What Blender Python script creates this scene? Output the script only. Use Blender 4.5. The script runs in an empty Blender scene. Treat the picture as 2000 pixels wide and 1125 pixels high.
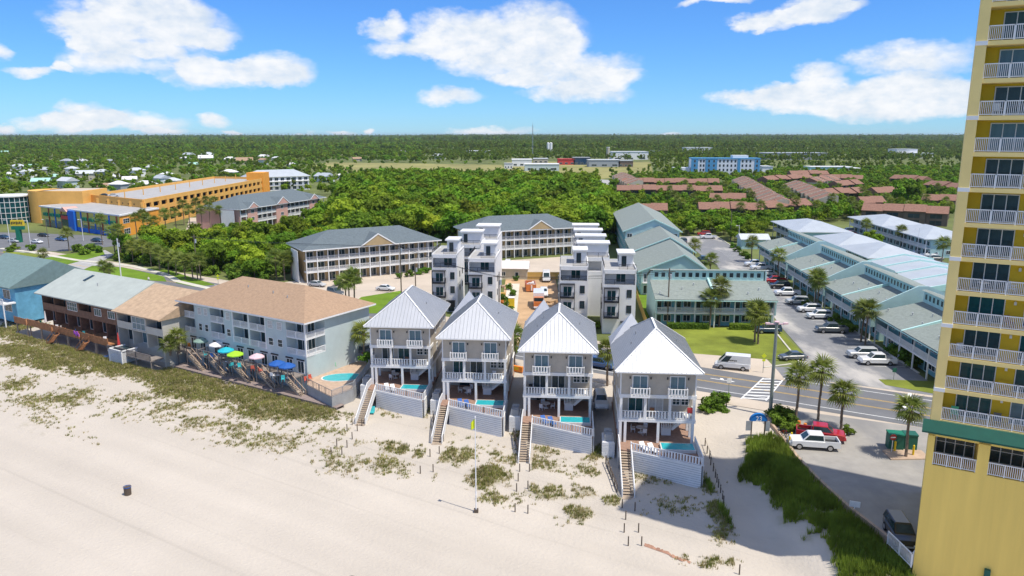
import bpy, math, random
import numpy as np
from mathutils import Vector, noise as mnoise
R = math.radians
random.seed(7)
SC = bpy.context.scene
COL = SC.collection

# ------------------------------------------------------------------ camera
CAM_H = 38.0
FPX = 1450.0                      # focal length in pixels of a 2000 px wide frame
PITCH = math.atan(299 / FPX)
cd = bpy.data.cameras.new('camera'); cam = bpy.data.objects.new('camera', cd); COL.objects.link(cam)
cam.location = (0, 0, CAM_H); cam.rotation_euler = (math.pi / 2 - PITCH, 0, 0)
cd.sensor_width = 36; cd.lens = 36 * FPX / 2000; cd.clip_end = 60000; cd.clip_start = 1
SC.camera = cam

def ray(px, py):
    u = (px - 1000) / FPX; v = (562.5 - py) / FPX
    c, s = math.cos(PITCH), math.sin(PITCH)
    return (u, c + v * s, -s + v * c)
def gp(px, py, z=0.0):
    """survey helper: photo pixel -> place on the level z"""
    d = ray(px, py); t = (z - CAM_H) / d[2]
    return (d[0] * t, d[1] * t)

# ------------------------------------------------------------------ light
SUN_EL, SUN_AZ = 65.0, -33.0      # azimuth of the sun measured from +X
sd = bpy.data.lights.new('sun', 'SUN'); sd.energy = 3.8; sd.angle = R(0.53); sd.color = (1, .93, .82)
so = bpy.data.objects.new('sun', sd); COL.objects.link(so)
sdir = Vector((math.cos(R(SUN_AZ)) * math.cos(R(SUN_EL)), math.sin(R(SUN_AZ)) * math.cos(R(SUN_EL)), math.sin(R(SUN_EL))))
so.rotation_euler = (-sdir).to_track_quat('-Z', 'Y').to_euler(); so.location = (0, 0, 200)
vs = SC.view_settings; vs.view_transform = 'Standard'; vs.look = 'None'; vs.exposure = 0.42; vs.gamma = 1.0
vs.use_curve_mapping = False
try:
    SC.cycles.max_bounces = 6; SC.cycles.diffuse_bounces = 3; SC.cycles.glossy_bounces = 3
    SC.cycles.transparent_max_bounces = 6; SC.cycles.use_denoising = True
except Exception: pass

def build_world():
    w = bpy.data.worlds.new('World'); SC.world = w; w.use_nodes = True
    nt = w.node_tree; N = nt.nodes; L = nt.links; N.clear()
    def nd(t, **k):
        n = N.new(t)
        for a, b in k.items(): setattr(n, a, b)
        return n
    def math_(op, a, b=None, clamp=False):
        n = nd('ShaderNodeMath', operation=op, use_clamp=clamp)
        for i, x in enumerate((a, b)):
            if x is None: continue
            if isinstance(x, (int, float)): n.inputs[i].default_value = x
            else: L.new(x, n.inputs[i])
        return n.outputs[0]
    sky = nd('ShaderNodeTexSky', sky_type='NISHITA'); sky.sun_disc = False
    sky.sun_elevation = R(SUN_EL); sky.sun_rotation = R(90 - SUN_AZ)
    sky.air_density = 1.0; sky.dust_density = 0.0; sky.ozone_density = 6.0; sky.altitude = 40
    hsv = nd('ShaderNodeHueSaturation'); hsv.inputs['Saturation'].default_value = 1.0; hsv.inputs['Value'].default_value = 1.0
    L.new(sky.outputs[0], hsv.inputs['Color'])
    tint = nd('ShaderNodeMix', data_type='RGBA', blend_type='MULTIPLY'); tint.inputs['Factor'].default_value = 1; tint.inputs['B'].default_value = (.40, .70, 1.10, 1)   # polarised, saturated blue of the photograph
    L.new(hsv.outputs[0], tint.inputs['A'])
    bg = nd('ShaderNodeBackground'); bg.inputs[1].default_value = 0.108
    L.new(tint.outputs['Result'], bg.inputs[0])
    tc = nd('ShaderNodeTexCoord'); sep = nd('ShaderNodeSeparateXYZ'); L.new(tc.outputs['Generated'], sep.inputs[0])
    az = math_('ARCTAN2', sep.outputs[0], sep.outputs[1])
    wrap = nd('ShaderNodeMath', operation='WRAP'); L.new(az, wrap.inputs[0]); wrap.inputs[1].default_value = .62; wrap.inputs[2].default_value = -.64
    el = math_('ARCSINE', sep.outputs[2])
    cmb = nd('ShaderNodeCombineXYZ'); L.new(wrap.outputs[0], cmb.inputs[0]); L.new(el, cmb.inputs[1])
    cmb2 = nd('ShaderNodeCombineXYZ'); L.new(az, cmb2.inputs[0]); L.new(math_('MULTIPLY', el, 1.7), cmb2.inputs[1])
    def noise(scale, det, rough=.55):
        n = nd('ShaderNodeTexNoise'); n.inputs['Scale'].default_value = scale; n.inputs['Detail'].default_value = det
        n.inputs['Roughness'].default_value = rough; L.new(cmb2.outputs[0], n.inputs['Vector']); return n
    n1 = noise(14, 5); n2 = noise(42, 6, .6); n3 = noise(9, 3)
    wp = nd('ShaderNodeVectorMath', operation='MULTIPLY_ADD'); wp.inputs[1].default_value = (.060, .034, 0)
    L.new(n1.outputs['Color'], wp.inputs[0])
    off = nd('ShaderNodeVectorMath', operation='SUBTRACT'); off.inputs[1].default_value = (.030, .017, 0)
    L.new(cmb.outputs[0], off.inputs[0]); L.new(off.outputs[0], wp.inputs[2])
    wp2 = nd('ShaderNodeVectorMath', operation='MULTIPLY_ADD'); wp2.inputs[1].default_value = (.018, .012, 0)
    L.new(n2.outputs['Color'], wp2.inputs[0])
    off2 = nd('ShaderNodeVectorMath', operation='SUBTRACT'); off2.inputs[1].default_value = (.009, .006, 0)
    L.new(wp.outputs[0], off2.inputs[0]); L.new(off2.outputs[0], wp2.inputs[2])
    P = wp2.outputs[0]
    blobs = [(285, 48, 150, 46), (195, 52, 78, 20), (375, 66, 72, 18), (290, 12, 95, 34), (215, 118, 80, 30), (172, 84, 30, 15),
             (305, 100, 40, 14), (450, 142, 130, 26), (535, 134, 72, 30), (395, 126, 55, 20), (66, 142, 38, 10), (127, 134, 18, 10),
             (2, 98, 20, 16), (140, 238, 80, 18), (150, 224, 46, 20), (262, 238, 92, 16), (417, 234, 32, 15), (10, 248, 22, 8),
             (305, 256, 48, 7), (460, 259, 26, 6), (668, 259, 32, 7), (730, 253, 15, 7), (590, 262, 25, 5),
             (745, 55, 42, 18), (775, 40, 26, 16), (890, 62, 92, 42), (1040, 60, 115, 46), (960, 82, 150, 30), (810, 92, 95, 18), (1100, 80, 48, 34),
             (960, 125, 105, 26), (1130, 136, 120, 36), (1200, 152, 62, 20), (1130, 182, 112, 20), (1010, 155, 62, 12), (880, 190, 68, 17),
             (960, 258, 82, 11), (1300, 263, 58, 6), (1525, 38, 80, 18), (1590, 20, 60, 24), (1640, 10, 40, 12), (1470, 50, 34, 10), (1400, -2, 80, 9),
             (1780, 112, 100, 30), (1602, 140, 46, 24), (1660, 184, 150, 26), (1780, 172, 100, 24), (1735, 222, 115, 18), (1475, 192, 85, 15),
             (1560, 208, 120, 16), (1535, 172, 62, 14), (1850, 190, 60, 32)]
    acc = None
    for (x, y, rx, ry) in blobs:
        d = Vector(ray(x, y)).normalized()
        a = math.atan2(d.x, d.y); e = math.asin(d.z)
        rx = rx / FPX * 1.12; ry = ry / FPX * 1.20
        mp = nd('ShaderNodeVectorMath', operation='MULTIPLY_ADD')
        L.new(P, mp.inputs[0]); mp.inputs[1].default_value = (1 / rx, 1 / ry, 0); mp.inputs[2].default_value = (-a / rx, -e / ry, 0)
        dt = nd('ShaderNodeVectorMath', operation='DOT_PRODUCT'); L.new(mp.outputs[0], dt.inputs[0]); L.new(mp.outputs[0], dt.inputs[1])
        f = math_('SUBTRACT', 1.0, dt.outputs['Value'], clamp=True)
        acc = f if acc is None else math_('ADD', acc, f)
    acc = math_('MINIMUM', acc, 1.0)
    dens = math_('ADD', acc, math_('MULTIPLY', math_('SUBTRACT', n2.outputs['Fac'], .5), .9))
    mr = nd('ShaderNodeMapRange', interpolation_type='SMOOTHSTEP'); mr.inputs['From Min'].default_value = -.02; mr.inputs['From Max'].default_value = 1.05
    L.new(dens, mr.inputs['Value'])
    gate = nd('ShaderNodeMapRange', interpolation_type='SMOOTHSTEP'); gate.inputs['From Max'].default_value = .30; L.new(acc, gate.inputs['Value'])
    alpha = math_('MULTIPLY', math_('MULTIPLY', mr.outputs[0], gate.outputs[0]), .97)
    # unseen cloud cover added overhead, above the frame, to whiten the blue fill light
    n4 = nd('ShaderNodeTexNoise'); n4.inputs['Scale'].default_value = 4.2; n4.inputs['Detail'].default_value = 6; L.new(tc.outputs['Generated'], n4.inputs['Vector'])
    hi = nd('ShaderNodeMapRange', interpolation_type='SMOOTHSTEP'); hi.inputs['From Min'].default_value = .46; hi.inputs['From Max'].default_value = .58; L.new(n4.outputs['Fac'], hi.inputs['Value'])
    up = nd('ShaderNodeMapRange', interpolation_type='SMOOTHSTEP'); up.inputs['From Min'].default_value = .30; up.inputs['From Max'].default_value = .42; L.new(el, up.inputs['Value'])
    alpha = math_('MAXIMUM', alpha, math_('MULTIPLY', math_('MULTIPLY', hi.outputs[0], up.outputs[0]), .95))
    ramp = nd('ShaderNodeValToRGB'); ramp.color_ramp.elements[0].position = .36; ramp.color_ramp.elements[0].color = (.66, .76, .88, 1)
    ramp.color_ramp.elements[1].position = .62; ramp.color_ramp.elements[1].color = (.97, .98, 1, 1)
    L.new(math_('ADD', math_('MULTIPLY', n1.outputs['Fac'], .6), math_('MULTIPLY', n2.outputs['Fac'], .45)), ramp.inputs[0])
    bgc = nd('ShaderNodeBackground'); bgc.inputs[1].default_value = .76; L.new(ramp.outputs[0], bgc.inputs[0])
    mix = nd('ShaderNodeMixShader'); L.new(alpha, mix.inputs[0]); L.new(bg.outputs[0], mix.inputs[1]); L.new(bgc.outputs[0], mix.inputs[2])
    out = nd('ShaderNodeOutputWorld'); L.new(mix.outputs[0], out.inputs[0])
build_world()

# ------------------------------------------------------------------ materials
MATS = {}
def mat(name, col, rough=.8, var=.12, scale=1.2, bump=0.0, bscale=None, metal=0.0, spec=.3, rnd=0.0, trans=0.0, coat=0.0, stretch=None, det=4):
    m = bpy.data.materials.new(name); m.use_nodes = True; MATS[name] = m
    nt = m.node_tree; N = nt.nodes; L = nt.links; b = N['Principled BSDF']
    b.inputs['Roughness'].default_value = rough; b.inputs['Metallic'].default_value = metal
    b.inputs['Specular IOR Level'].default_value = spec
    if coat: b.inputs['Coat Weight'].default_value = coat; b.inputs['Coat Roughness'].default_value = .06
    tc = N.new('ShaderNodeTexCoord'); vec = tc.outputs['Object']
    if stretch:
        mp = N.new('ShaderNodeMapping'); mp.inputs['Scale'].default_value = stretch; L.new(vec, mp.inputs[0]); vec = mp.outputs[0]
    nz = N.new('ShaderNodeTexNoise'); nz.inputs['Scale'].default_value = scale; nz.inputs['Detail'].default_value = det; nz.inputs['Roughness'].default_value = .62
    L.new(vec, nz.inputs['Vector'])
    mr = N.new('ShaderNodeMapRange'); mr.inputs['From Min'].default_value = .3; mr.inputs['From Max'].default_value = .7; L.new(nz.outputs['Fac'], mr.inputs['Value'])
    mx = N.new('ShaderNodeMix'); mx.data_type = 'RGBA'
    mx.inputs['A'].default_value = (*[c * (1 - var) for c in col], 1); mx.inputs['B'].default_value = (*[min(.95, c * (1 + var)) for c in col], 1)
    L.new(mr.outputs[0], mx.inputs['Factor']); cout = mx.outputs['Result']
    if rnd:
        oi = N.new('ShaderNodeObjectInfo'); h = N.new('ShaderNodeHueSaturation')
        m1 = N.new('ShaderNodeMapRange'); m1.inputs['To Min'].default_value = .5 - .018 * rnd; m1.inputs['To Max'].default_value = .5 + .030 * rnd
        m2 = N.new('ShaderNodeMapRange'); m2.inputs['To Min'].default_value = 1 - .42 * rnd; m2.inputs['To Max'].default_value = 1 + .42 * rnd
        wn = N.new('ShaderNodeTexWhiteNoise'); wn.noise_dimensions = '1D'; L.new(oi.outputs['Random'], wn.inputs['W'])
        L.new(oi.outputs['Random'], m1.inputs['Value']); L.new(wn.outputs['Value'], m2.inputs['Value'])
        L.new(m1.outputs[0], h.inputs['Hue']); L.new(m2.outputs[0], h.inputs['Value']); L.new(cout, h.inputs['Color']); cout = h.outputs[0]
    L.new(cout, b.inputs['Base Color'])
    if bump:
        n2 = N.new('ShaderNodeTexNoise'); n2.inputs['Scale'].default_value = bscale or scale * 4; n2.inputs['Detail'].default_value = 4; L.new(vec, n2.inputs['Vector'])
        bp = N.new('ShaderNodeBump'); bp.inputs['Strength'].default_value = bump; bp.inputs['Distance'].default_value = .15
        L.new(n2.outputs['Fac'], bp.inputs['Height']); L.new(bp.outputs[0], b.inputs['Normal'])
    if trans:
        tr = N.new('ShaderNodeBsdfTranslucent'); L.new(cout, tr.inputs[0]); ms = N.new('ShaderNodeMixShader'); ms.inputs[0].default_value = trans
        L.new(b.outputs[0], ms.inputs[1]); L.new(tr.outputs[0], ms.inputs[2]); L.new(ms.outputs[0], N['Material Output'].inputs[0])
    return m
def siding(name, col, pitch=.2, var=.08, axis=2, strength=.35, rough=.75):
    m = mat(name, col, rough, var, .5)
    nt = m.node_tree; N = nt.nodes; L = nt.links; b = N['Principled BSDF']
    tc = N.new('ShaderNodeTexCoord'); w = N.new('ShaderNodeTexWave'); w.wave_profile = 'SAW'; w.bands_direction = 'XYZ'[axis]
    w.inputs['Scale'].default_value = 2 * math.pi / (20 * pitch); w.inputs['Distortion'].default_value = 0
    L.new(tc.outputs['Object'], w.inputs['Vector'])
    bp = N.new('ShaderNodeBump'); bp.inputs['Strength'].default_value = strength; bp.inputs['Distance'].default_value = .05
    L.new(w.outputs['Fac'], bp.inputs['Height']); L.new(bp.outputs[0], b.inputs['Normal'])
    return m
mat('white', (.78, .78, .77), .55, .05, .8); mat('white_paint', (.72, .72, .71), .5, .07, 1.5)
mat('trim_grey', (.34, .35, .36), .5); mat('black_metal', (.02, .022, .028), .4, .1); mat('steel', (.42, .44, .45), .35, .1, metal=.7)
siding('taupe', (.47, .42, .35), .35, .13, 0, .5); siding('taupe_side', (.47, .42, .35), .3, .08, 1, .4)
mat('metal_roof', (.50, .515, .54), .52, .05, .35, metal=.55, spec=.5); mat('metal_seam', (.30, .32, .34), .5, .05, metal=.5)
siding('blue_siding', (.52, .60, .60), .22, .06); siding('blue_house_siding', (.13, .36, .52), .3, .22, 2, .4)
siding('cream_siding', (.53, .51, .45), .3, .1); siding('white_siding', (.80, .80, .79), .25, .05)
mat('tan_shingle', (.36, .245, .16), .9, .16, 2.2, .35, 9, det=8); mat('tan_shingle_pale', (.45, .325, .215), .9, .18, 1.3, .3, 9, det=8)
mat('green_metal_roof', (.40, .435, .395), .5, .08, .5); mat('grey_green_roof', (.16, .235, .23), .85, .12, 1.5, .3, 8)
mat('slate_shingle', (.125, .155, .170), .9, .18, 1.8, .35, 9, det=8); mat('brown_shingle', (.25, .138, .10), .9, .22, 1.2, .3, 8, det=6)
mat('teal_shingle', (.235, .27, .25), .9, .15, 1.8, .35, 8, det=8)
mat('pale_metal_roof', (.44, .48, .51), .45, .07, .3, metal=.1)
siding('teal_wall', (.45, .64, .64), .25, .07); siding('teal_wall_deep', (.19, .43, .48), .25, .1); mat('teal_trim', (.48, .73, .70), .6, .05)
mat('brown_wood', (.20, .115, .075), .85, .25, 1.5, .2, 12); mat('deck_orange', (.40, .185, .085), .8, .25, 1.5, .25, 10)
mat('deck_grey', (.25, .22, .20), .85, .22, 1.2, .25, 10); mat('boardwalk', (.27, .215, .195), .85, .16, .9, .25, 10); mat('deck_tan', (.46, .34, .25), .85, .15, 1.2)
mat('patio_brick', (.30, .19, .14), .85, .2, 2); mat('tread', (.36, .29, .22), .85, .18, 1.5)
mat('glass', (.028, .05, .058), .08, .35, .8, spec=.35); mat('glass_teal', (.008, .065, .072), .1, .4, .6, spec=.28); mat('glass_blue', (.09, .17, .21), .1, .3, .6, spec=.4)
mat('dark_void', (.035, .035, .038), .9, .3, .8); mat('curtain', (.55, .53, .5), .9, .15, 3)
mat('tower_yellow', (.86, .62, .16), .85, .07, .9, .1, 6, stretch=(1, 1, .07)); mat('tower_deep', (.78, .52, .035), .85, .06, .4); mat('tower_cream', (.84, .65, .26), .8, .05, .4)
mat('awning_green', (.008, .085, .058), .65, .1, 1); mat('pool_rim', (.66, .66, .64), .6)
mat('orange_wall', (.76, .42, .11), .85, .08, .25); mat('orange_bright', (.80, .34, .05), .8, .07, .4); mat('pink_wall', (.60, .36, .30), .85, .06, .4)
mat('tan_wall', (.42, .31, .17), .85, .1, .5); mat('brown_wall', (.18, .135, .10), .85, .15, .6); mat('beige_wall', (.50, .46, .36), .85, .1, .5)
mat('concrete', (.37, .365, .355), .9, .1, .3, .1, 5, det=7); mat('paving_beige', (.50, .43, .35), .9, .12, .12, .1, 5, det=7); mat('sidewalk', (.55, .53, .45), .9, .1, .4)
mat('asphalt', (.150, .155, .165), .9, .14, .2, .15, 12, det=8); mat('paint_white', (.74, .74, .72), .7, .16, 2.0, det=8); mat('paint_yellow', (.55, .36, .08), .7, .2, 1.5)
mat('soil', (.46, .31, .18), .95, .22, .22, .3, 4, det=8); mat('lawn', (.125, .215, .012), .95, .3, .16, .5, 6, det=9); mat('lawn_dry', (.18, .215, .028), .95, .4, .13, .5, 5, det=9)
mat('field', (.26, .245, .085), .95, .35, .012, .2, .5, det=8)
mat('leaf', (.150, .240, .014), .75, .4, .9, trans=.32, rnd=1.0, spec=.2); mat('leaf_light', (.225, .305, .020), .75, .35, .9, trans=.32, rnd=1.0, spec=.2)
mat('leaf_pine', (.165, .230, .028), .8, .3, .5, trans=.4, rnd=.9, spec=.15); mat('leaf_shrub', (.11, .185, .02), .8, .4, 1.2, trans=.2, rnd=.8, spec=.15)
mat('palm_leaf', (.185, .225, .040), .55, .35, 1.5, trans=.42, rnd=.6, spec=.3); mat('palm_dead', (.24, .16, .07), .9, .3, 3)
mat('bark', (.16, .12, .09), .95, .3, 3, .5, 10); mat('palm_bark', (.22, .17, .13), .95, .25, 4, .6, 8)
mat('grass_blade', (.26, .275, .07), .8, .5, .35, trans=.35, spec=.15); mat('grass_dry', (.44, .37, .19), .85, .4, .4, trans=.35, spec=.1); mat('grass_green', (.19, .26, .035), .8, .45, .35, trans=.35, spec=.15)
mat('tyre', (.02, .02, .021), .85, .2, 5); mat('rim', (.5, .5, .52), .3, .1, metal=.8); mat('lamp_clear', (.7, .72, .75), .15, .05, spec=.8); mat('lamp_red', (.35, .015, .012), .2, .1, spec=.6)
for n, c in dict(car_white=(.74, .75, .76), car_silver=(.48, .50, .51), car_black=(.012, .013, .016), car_grey=(.085, .10, .115), car_red=(.42, .012, .02), car_blue=(.03, .10, .28), car_darkblue=(.012, .05, .11), car_orange=(.62, .19, .05)).items():
    mat(n, c, .28, .03, .5, spec=.5, coat=.6)
for n, c in dict(cloth_white=(.75, .72, .70), cloth_teal=(.02, .40, .50), cloth_lime=(.33, .62, .03), cloth_pink=(.68, .48, .52), cloth_blue=(.02, .10, .36), cloth_green=(.20, .30, .26), cloth_red=(.55, .06, .05), cloth_purple=(.42, .10, .55), cloth_yellow=(.70, .50, .03), cloth_orange=(.75, .25, .04), plastic_green=(.14, .62, .32), plastic_teal=(.05, .42, .45), plastic_white=(.78, .78, .78), plastic_red=(.60, .13, .08), sign_blue=(.015, .17, .50), sign_yellow=(.62, .70, .03), bollard_yellow=(.75, .52, .01), dumpster_green=(.02, .12, .09), porta_yellow=(.72, .50, .02), fence_wood=(.52, .33, .08), skin=(.45, .28, .20), roof_red=(.50, .05, .05), hotel_blue=(.09, .31, .54), hotel_white=(.72, .75, .80), store_blue=(.015, .14, .62), store_green=(.01, .17, .10), store_rust=(.30, .08, .04), wood_post=(.10, .075, .055), roof_mint=(.36, .60, .50), roof_grey=(.33, .36, .38), roof_steel=(.52, .55, .57), wall_yellow=(.62, .52, .12), orange_net=(.42, .23, .15), pole_grey=(.22, .26, .25), utility_wood=(.16, .13, .10), rope=(.35, .3, .22)).items():
    mat(n, c, .6, .1, 1.0)
def patchy(name, c0, c1, scale, lo, hi):
    m = mat(name, c0, .9, .1, .6, .15, 8, det=8); nt = m.node_tree; N = nt.nodes; L = nt.links; b = N['Principled BSDF']; src = b.inputs['Base Color'].links[0].from_socket
    tc = N.new('ShaderNodeTexCoord'); mp = N.new('ShaderNodeMapping'); mp.inputs['Scale'].default_value = (1, .45, 1); nz = N.new('ShaderNodeTexNoise'); nz.inputs['Scale'].default_value = scale; nz.inputs['Detail'].default_value = 7; nz.inputs['Roughness'].default_value = .6
    L.new(tc.outputs['Object'], mp.inputs[0]); L.new(mp.outputs[0], nz.inputs['Vector']); mr = N.new('ShaderNodeMapRange'); mr.interpolation_type = 'SMOOTHSTEP'; mr.inputs['From Min'].default_value = lo; mr.inputs['From Max'].default_value = hi; L.new(nz.outputs['Fac'], mr.inputs['Value'])
    mx = N.new('ShaderNodeMix'); mx.data_type = 'RGBA'; mx.inputs['B'].default_value = (*c1, 1); L.new(src, mx.inputs['A']); L.new(mr.outputs[0], mx.inputs['Factor']); L.new(mx.outputs['Result'], b.inputs['Base Color'])
patchy('sandy_asphalt', (.20, .205, .215), (.44, .42, .39), .10, .50, .68); patchy('drive_concrete', (.315, .30, .275), (.23, .225, .22), .12, .45, .7)
def water(name, col):
    m = mat(name, col, .05, .12, 1.2, .25, 3.5, spec=.6); return m
water('pool_water', (.03, .40, .44)); water('sea_water', (.02, .16, .18))

# ------------------------------------------------------------------ mesh helpers
class MB:
    def __init__(s): s.v = []; s.f = []; s.m = []
    def add(s, vs, fs, m=0):
        o = len(s.v); s.v.extend(vs)
        for f in fs: s.f.append([i + o for i in f]); s.m.append(m)
        return s
    def box(s, x0, y0, z0, x1, y1, z1, m=0):
        v = [(x0, y0, z0), (x1, y0, z0), (x1, y1, z0), (x0, y1, z0), (x0, y0, z1), (x1, y0, z1), (x1, y1, z1), (x0, y1, z1)]
        return s.add(v, [(0, 3, 2, 1), (4, 5, 6, 7), (0, 1, 5, 4), (1, 2, 6, 5), (2, 3, 7, 6), (3, 0, 4, 7)], m)
    def poly(s, pts, m=0): return s.add(pts, [tuple(range(len(pts)))], m)
    def prism(s, pts, z0, z1, m=0, top=None):
        a = sum(p[0] * q[1] - q[0] * p[1] for p, q in zip(pts, pts[1:] + pts[:1]))
        if a < 0: pts = pts[::-1]
        n = len(pts); v = [(x, y, z0) for x, y in pts] + [(x, y, z1) for x, y in pts]
        s.add(v, [tuple(range(n - 1, -1, -1))] + [(i, (i + 1) % n, (i + 1) % n + n, i + n) for i in range(n)], m)
        return s.add([(x, y, z1) for x, y in pts], [tuple(range(n))], m if top is None else top)
    def xprism(s, prof, x0, x1, m=0, mtop=None):
        """profile in (y,z), extruded along x"""
        n = len(prof); v = [(x0, y, z) for y, z in prof] + [(x1, y, z) for y, z in prof]
        return s.add(v, [tuple(range(n)), tuple(range(2 * n - 1, n - 1, -1))] + [(i, i + n, (i + 1) % n + n, (i + 1) % n) for i in range(n)], m)
    def yprism(s, prof, y0, y1, m=0):
        """profile in (x,z), extruded along y"""
        n = len(prof); v = [(x, y0, z) for x, z in prof] + [(x, y1, z) for x, z in prof]
        return s.add(v, [tuple(range(n)), tuple(range(2 * n - 1, n - 1, -1))] + [(i, i + n, (i + 1) % n + n, (i + 1) % n) for i in range(n)], m)
    def beam(s, p, q, w, h, m=0):
        p = Vector(p); q = Vector(q); d = (q - p).normalized()
        sd = d.cross(Vector((0, 0, 1)))
        if sd.length < 1e-3: sd = Vector((1, 0, 0))
        sd.normalize(); up = sd.cross(d)
        a = sd * w / 2; b = up * h / 2
        v = [p - a - b, p + a - b, p + a + b, p - a + b, q - a - b, q + a - b, q + a + b, q - a + b]
        return s.add([tuple(x) for x in v], [(3, 2, 1, 0), (4, 5, 6, 7), (0, 1, 5, 4), (1, 2, 6, 5), (2, 3, 7, 6), (3, 0, 4, 7)], m)
    def cyl(s, x, y, z0, z1, r0, r1=None, n=10, m=0, cap=True):
        r1 = r0 if r1 is None else r1
        v = [(x + r0 * math.cos(2 * math.pi * i / n), y + r0 * math.sin(2 * math.pi * i / n), z0) for i in range(n)]
        v += [(x + r1 * math.cos(2 * math.pi * i / n), y + r1 * math.sin(2 * math.pi * i / n), z1) for i in range(n)]
        f = [(i, (i + 1) % n, (i + 1) % n + n, i + n) for i in range(n)]
        if cap: f += [tuple(range(n - 1, -1, -1)), tuple(range(n, 2 * n))]
        return s.add(v, f, m)
    def tube(s, pts, r, n=5, m=0):
        for p, q in zip(pts, pts[1:]): s.beam(p, q, r * 2, r * 2, m)
        return s
    def rail(s, p, q, h=1.0, sp=.22, bw=.07, post=.1, psp=None, m=0, bottom=.1):
        p = Vector(p); q = Vector(q); Z = Vector((0, 0, 1)); L_ = (q - p).length
        s.beam(p + Z * h, q + Z * h, .09, .07, m); s.beam(p + Z * bottom, q + Z * bottom, .06, .06, m)
        n = max(1, int(L_ / sp))
        for i in range(1, n):
            c = p + (q - p) * i / n; s.beam(c + Z * bottom, c + Z * h, bw, bw * .8, m)
        k = max(1, round(L_ / psp)) if psp else 1
        for i in range(k + 1):
            c = p + (q - p) * i / k; s.beam(c, c + Z * (h + .04), post, post, m)
        return s
    def mesh(s, name, mats):
        me = bpy.data.meshes.new(name); me.from_pydata([tuple(v) for v in s.v], [], s.f)
        if isinstance(mats, str): mats = [mats]
        for k in mats: me.materials.append(MATS[k])
        if len(mats) > 1: me.polygons.foreach_set('material_index', s.m)
        me.update(); return me
    def build(s, name, mats, parent=None, loc=(0, 0, 0), rz=0.0): return link(name, s.mesh(name, mats), parent, loc, rz)
def link(name, me, parent=None, loc=(0, 0, 0), rz=0.0, scale=None):
    o = bpy.data.objects.new(name, me); COL.objects.link(o); o.parent = parent
    o.location = loc; o.rotation_euler = (0, 0, rz)
    if scale is not None: o.scale = scale if isinstance(scale, (tuple, list)) else (scale,) * 3
    return o
def tag(o, label=None, cat=None, group=None, kind=None):
    for k, v in (('label', label), ('category', cat), ('group', group), ('kind', kind)):
        if v: o[k] = v
    return o
def thing(name, label, cat, loc=(0, 0, 0), rz=0.0, group=None):
    o = bpy.data.objects.new(name, None); COL.objects.link(o); o.location = loc; o.rotation_euler = (0, 0, rz)
    o.empty_display_size = .5
    return tag(o, label, cat, group)
def copy_tree(o, parent=None):
    c = o.copy(); COL.objects.link(c); c.parent = parent
    for ch in list(o.children): copy_tree(ch, c)
    return c
CACHE = {}
def cached(key, fn):
    if key not in CACHE: CACHE[key] = fn()
    return CACHE[key]
NO_TREES = []
def footprint(pts, margin=2.5):
    cx = sum(p[0] for p in pts) / len(pts); cy = sum(p[1] for p in pts) / len(pts)
    out = []
    for x, y in pts:
        d = math.hypot(x - cx, y - cy) or 1; out.append((cx + (x - cx) * (d + margin) / d, cy + (y - cy) * (d + margin) / d))
    NO_TREES.append(np.array(out))
def rect_fp(loc, rz, x0, y0, x1, y1, margin=2.5):
    c, s = math.cos(rz), math.sin(rz)
    footprint([(loc[0] + x * c - y * s, loc[1] + x * s + y * c) for x, y in ((x0, y0), (x1, y0), (x1, y1), (x0, y1))], margin)
def inside(px, py, poly):
    r = np.zeros(px.shape, bool); n = len(poly); j = n - 1
    for i in range(n):
        xi, yi = poly[i]; xj, yj = poly[j]
        if yi != yj:
            c = ((yi > py) != (yj > py)) & (px < (xj - xi) * (py - yi) / (yj - yi) + xi); r ^= c
        j = i
    return r
def window(par, x, y, z, w, h, nx=2, ny=1, rot=0.0, frame='white', glass='glass', split=False, name='window', fw=.09, sill=False):
    key = ('win', round(w, 2), round(h, 2), nx, ny, frame, fw)
    def mk():
        b = MB(); d0, d1 = -.07, .02
        b.box(0, d0, 0, w, d1, fw).box(0, d0, h - fw, w, d1, h).box(0, d0, fw, fw, d1, h - fw).box(w - fw, d0, fw, w, d1, h - fw)
        for i in range(1, nx): xx = w * i / nx; b.box(xx - .035, d0 + .005, fw, xx + .035, d1, h - fw)
        for i in range(1, ny): zz = h * i / ny; b.box(fw, d0 + .012, zz - .03, w - fw, d1, zz + .03)
        return b.mesh(name, frame)
    o = link(name, cached(key, mk), par, (x, y, z), rot)
    if split and nx > 1:
        pw = (w - 2 * fw) / nx
        me = cached(('pane', round(pw, 2), round(h, 2), glass), lambda: MB().box(0, -.03, 0, pw, .015, h - 2 * fw).mesh('pane', glass))
        for i in range(nx): link('pane', me, o, (fw + i * pw, 0, fw))
    else:
        me = cached(('pane', round(w - 2 * fw, 2), round(h, 2), glass), lambda: MB().box(0, -.03, 0, w - 2 * fw, .015, h - 2 * fw).mesh('pane', glass))
        link('pane', me, o, (fw, 0, fw))
    return o
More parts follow.
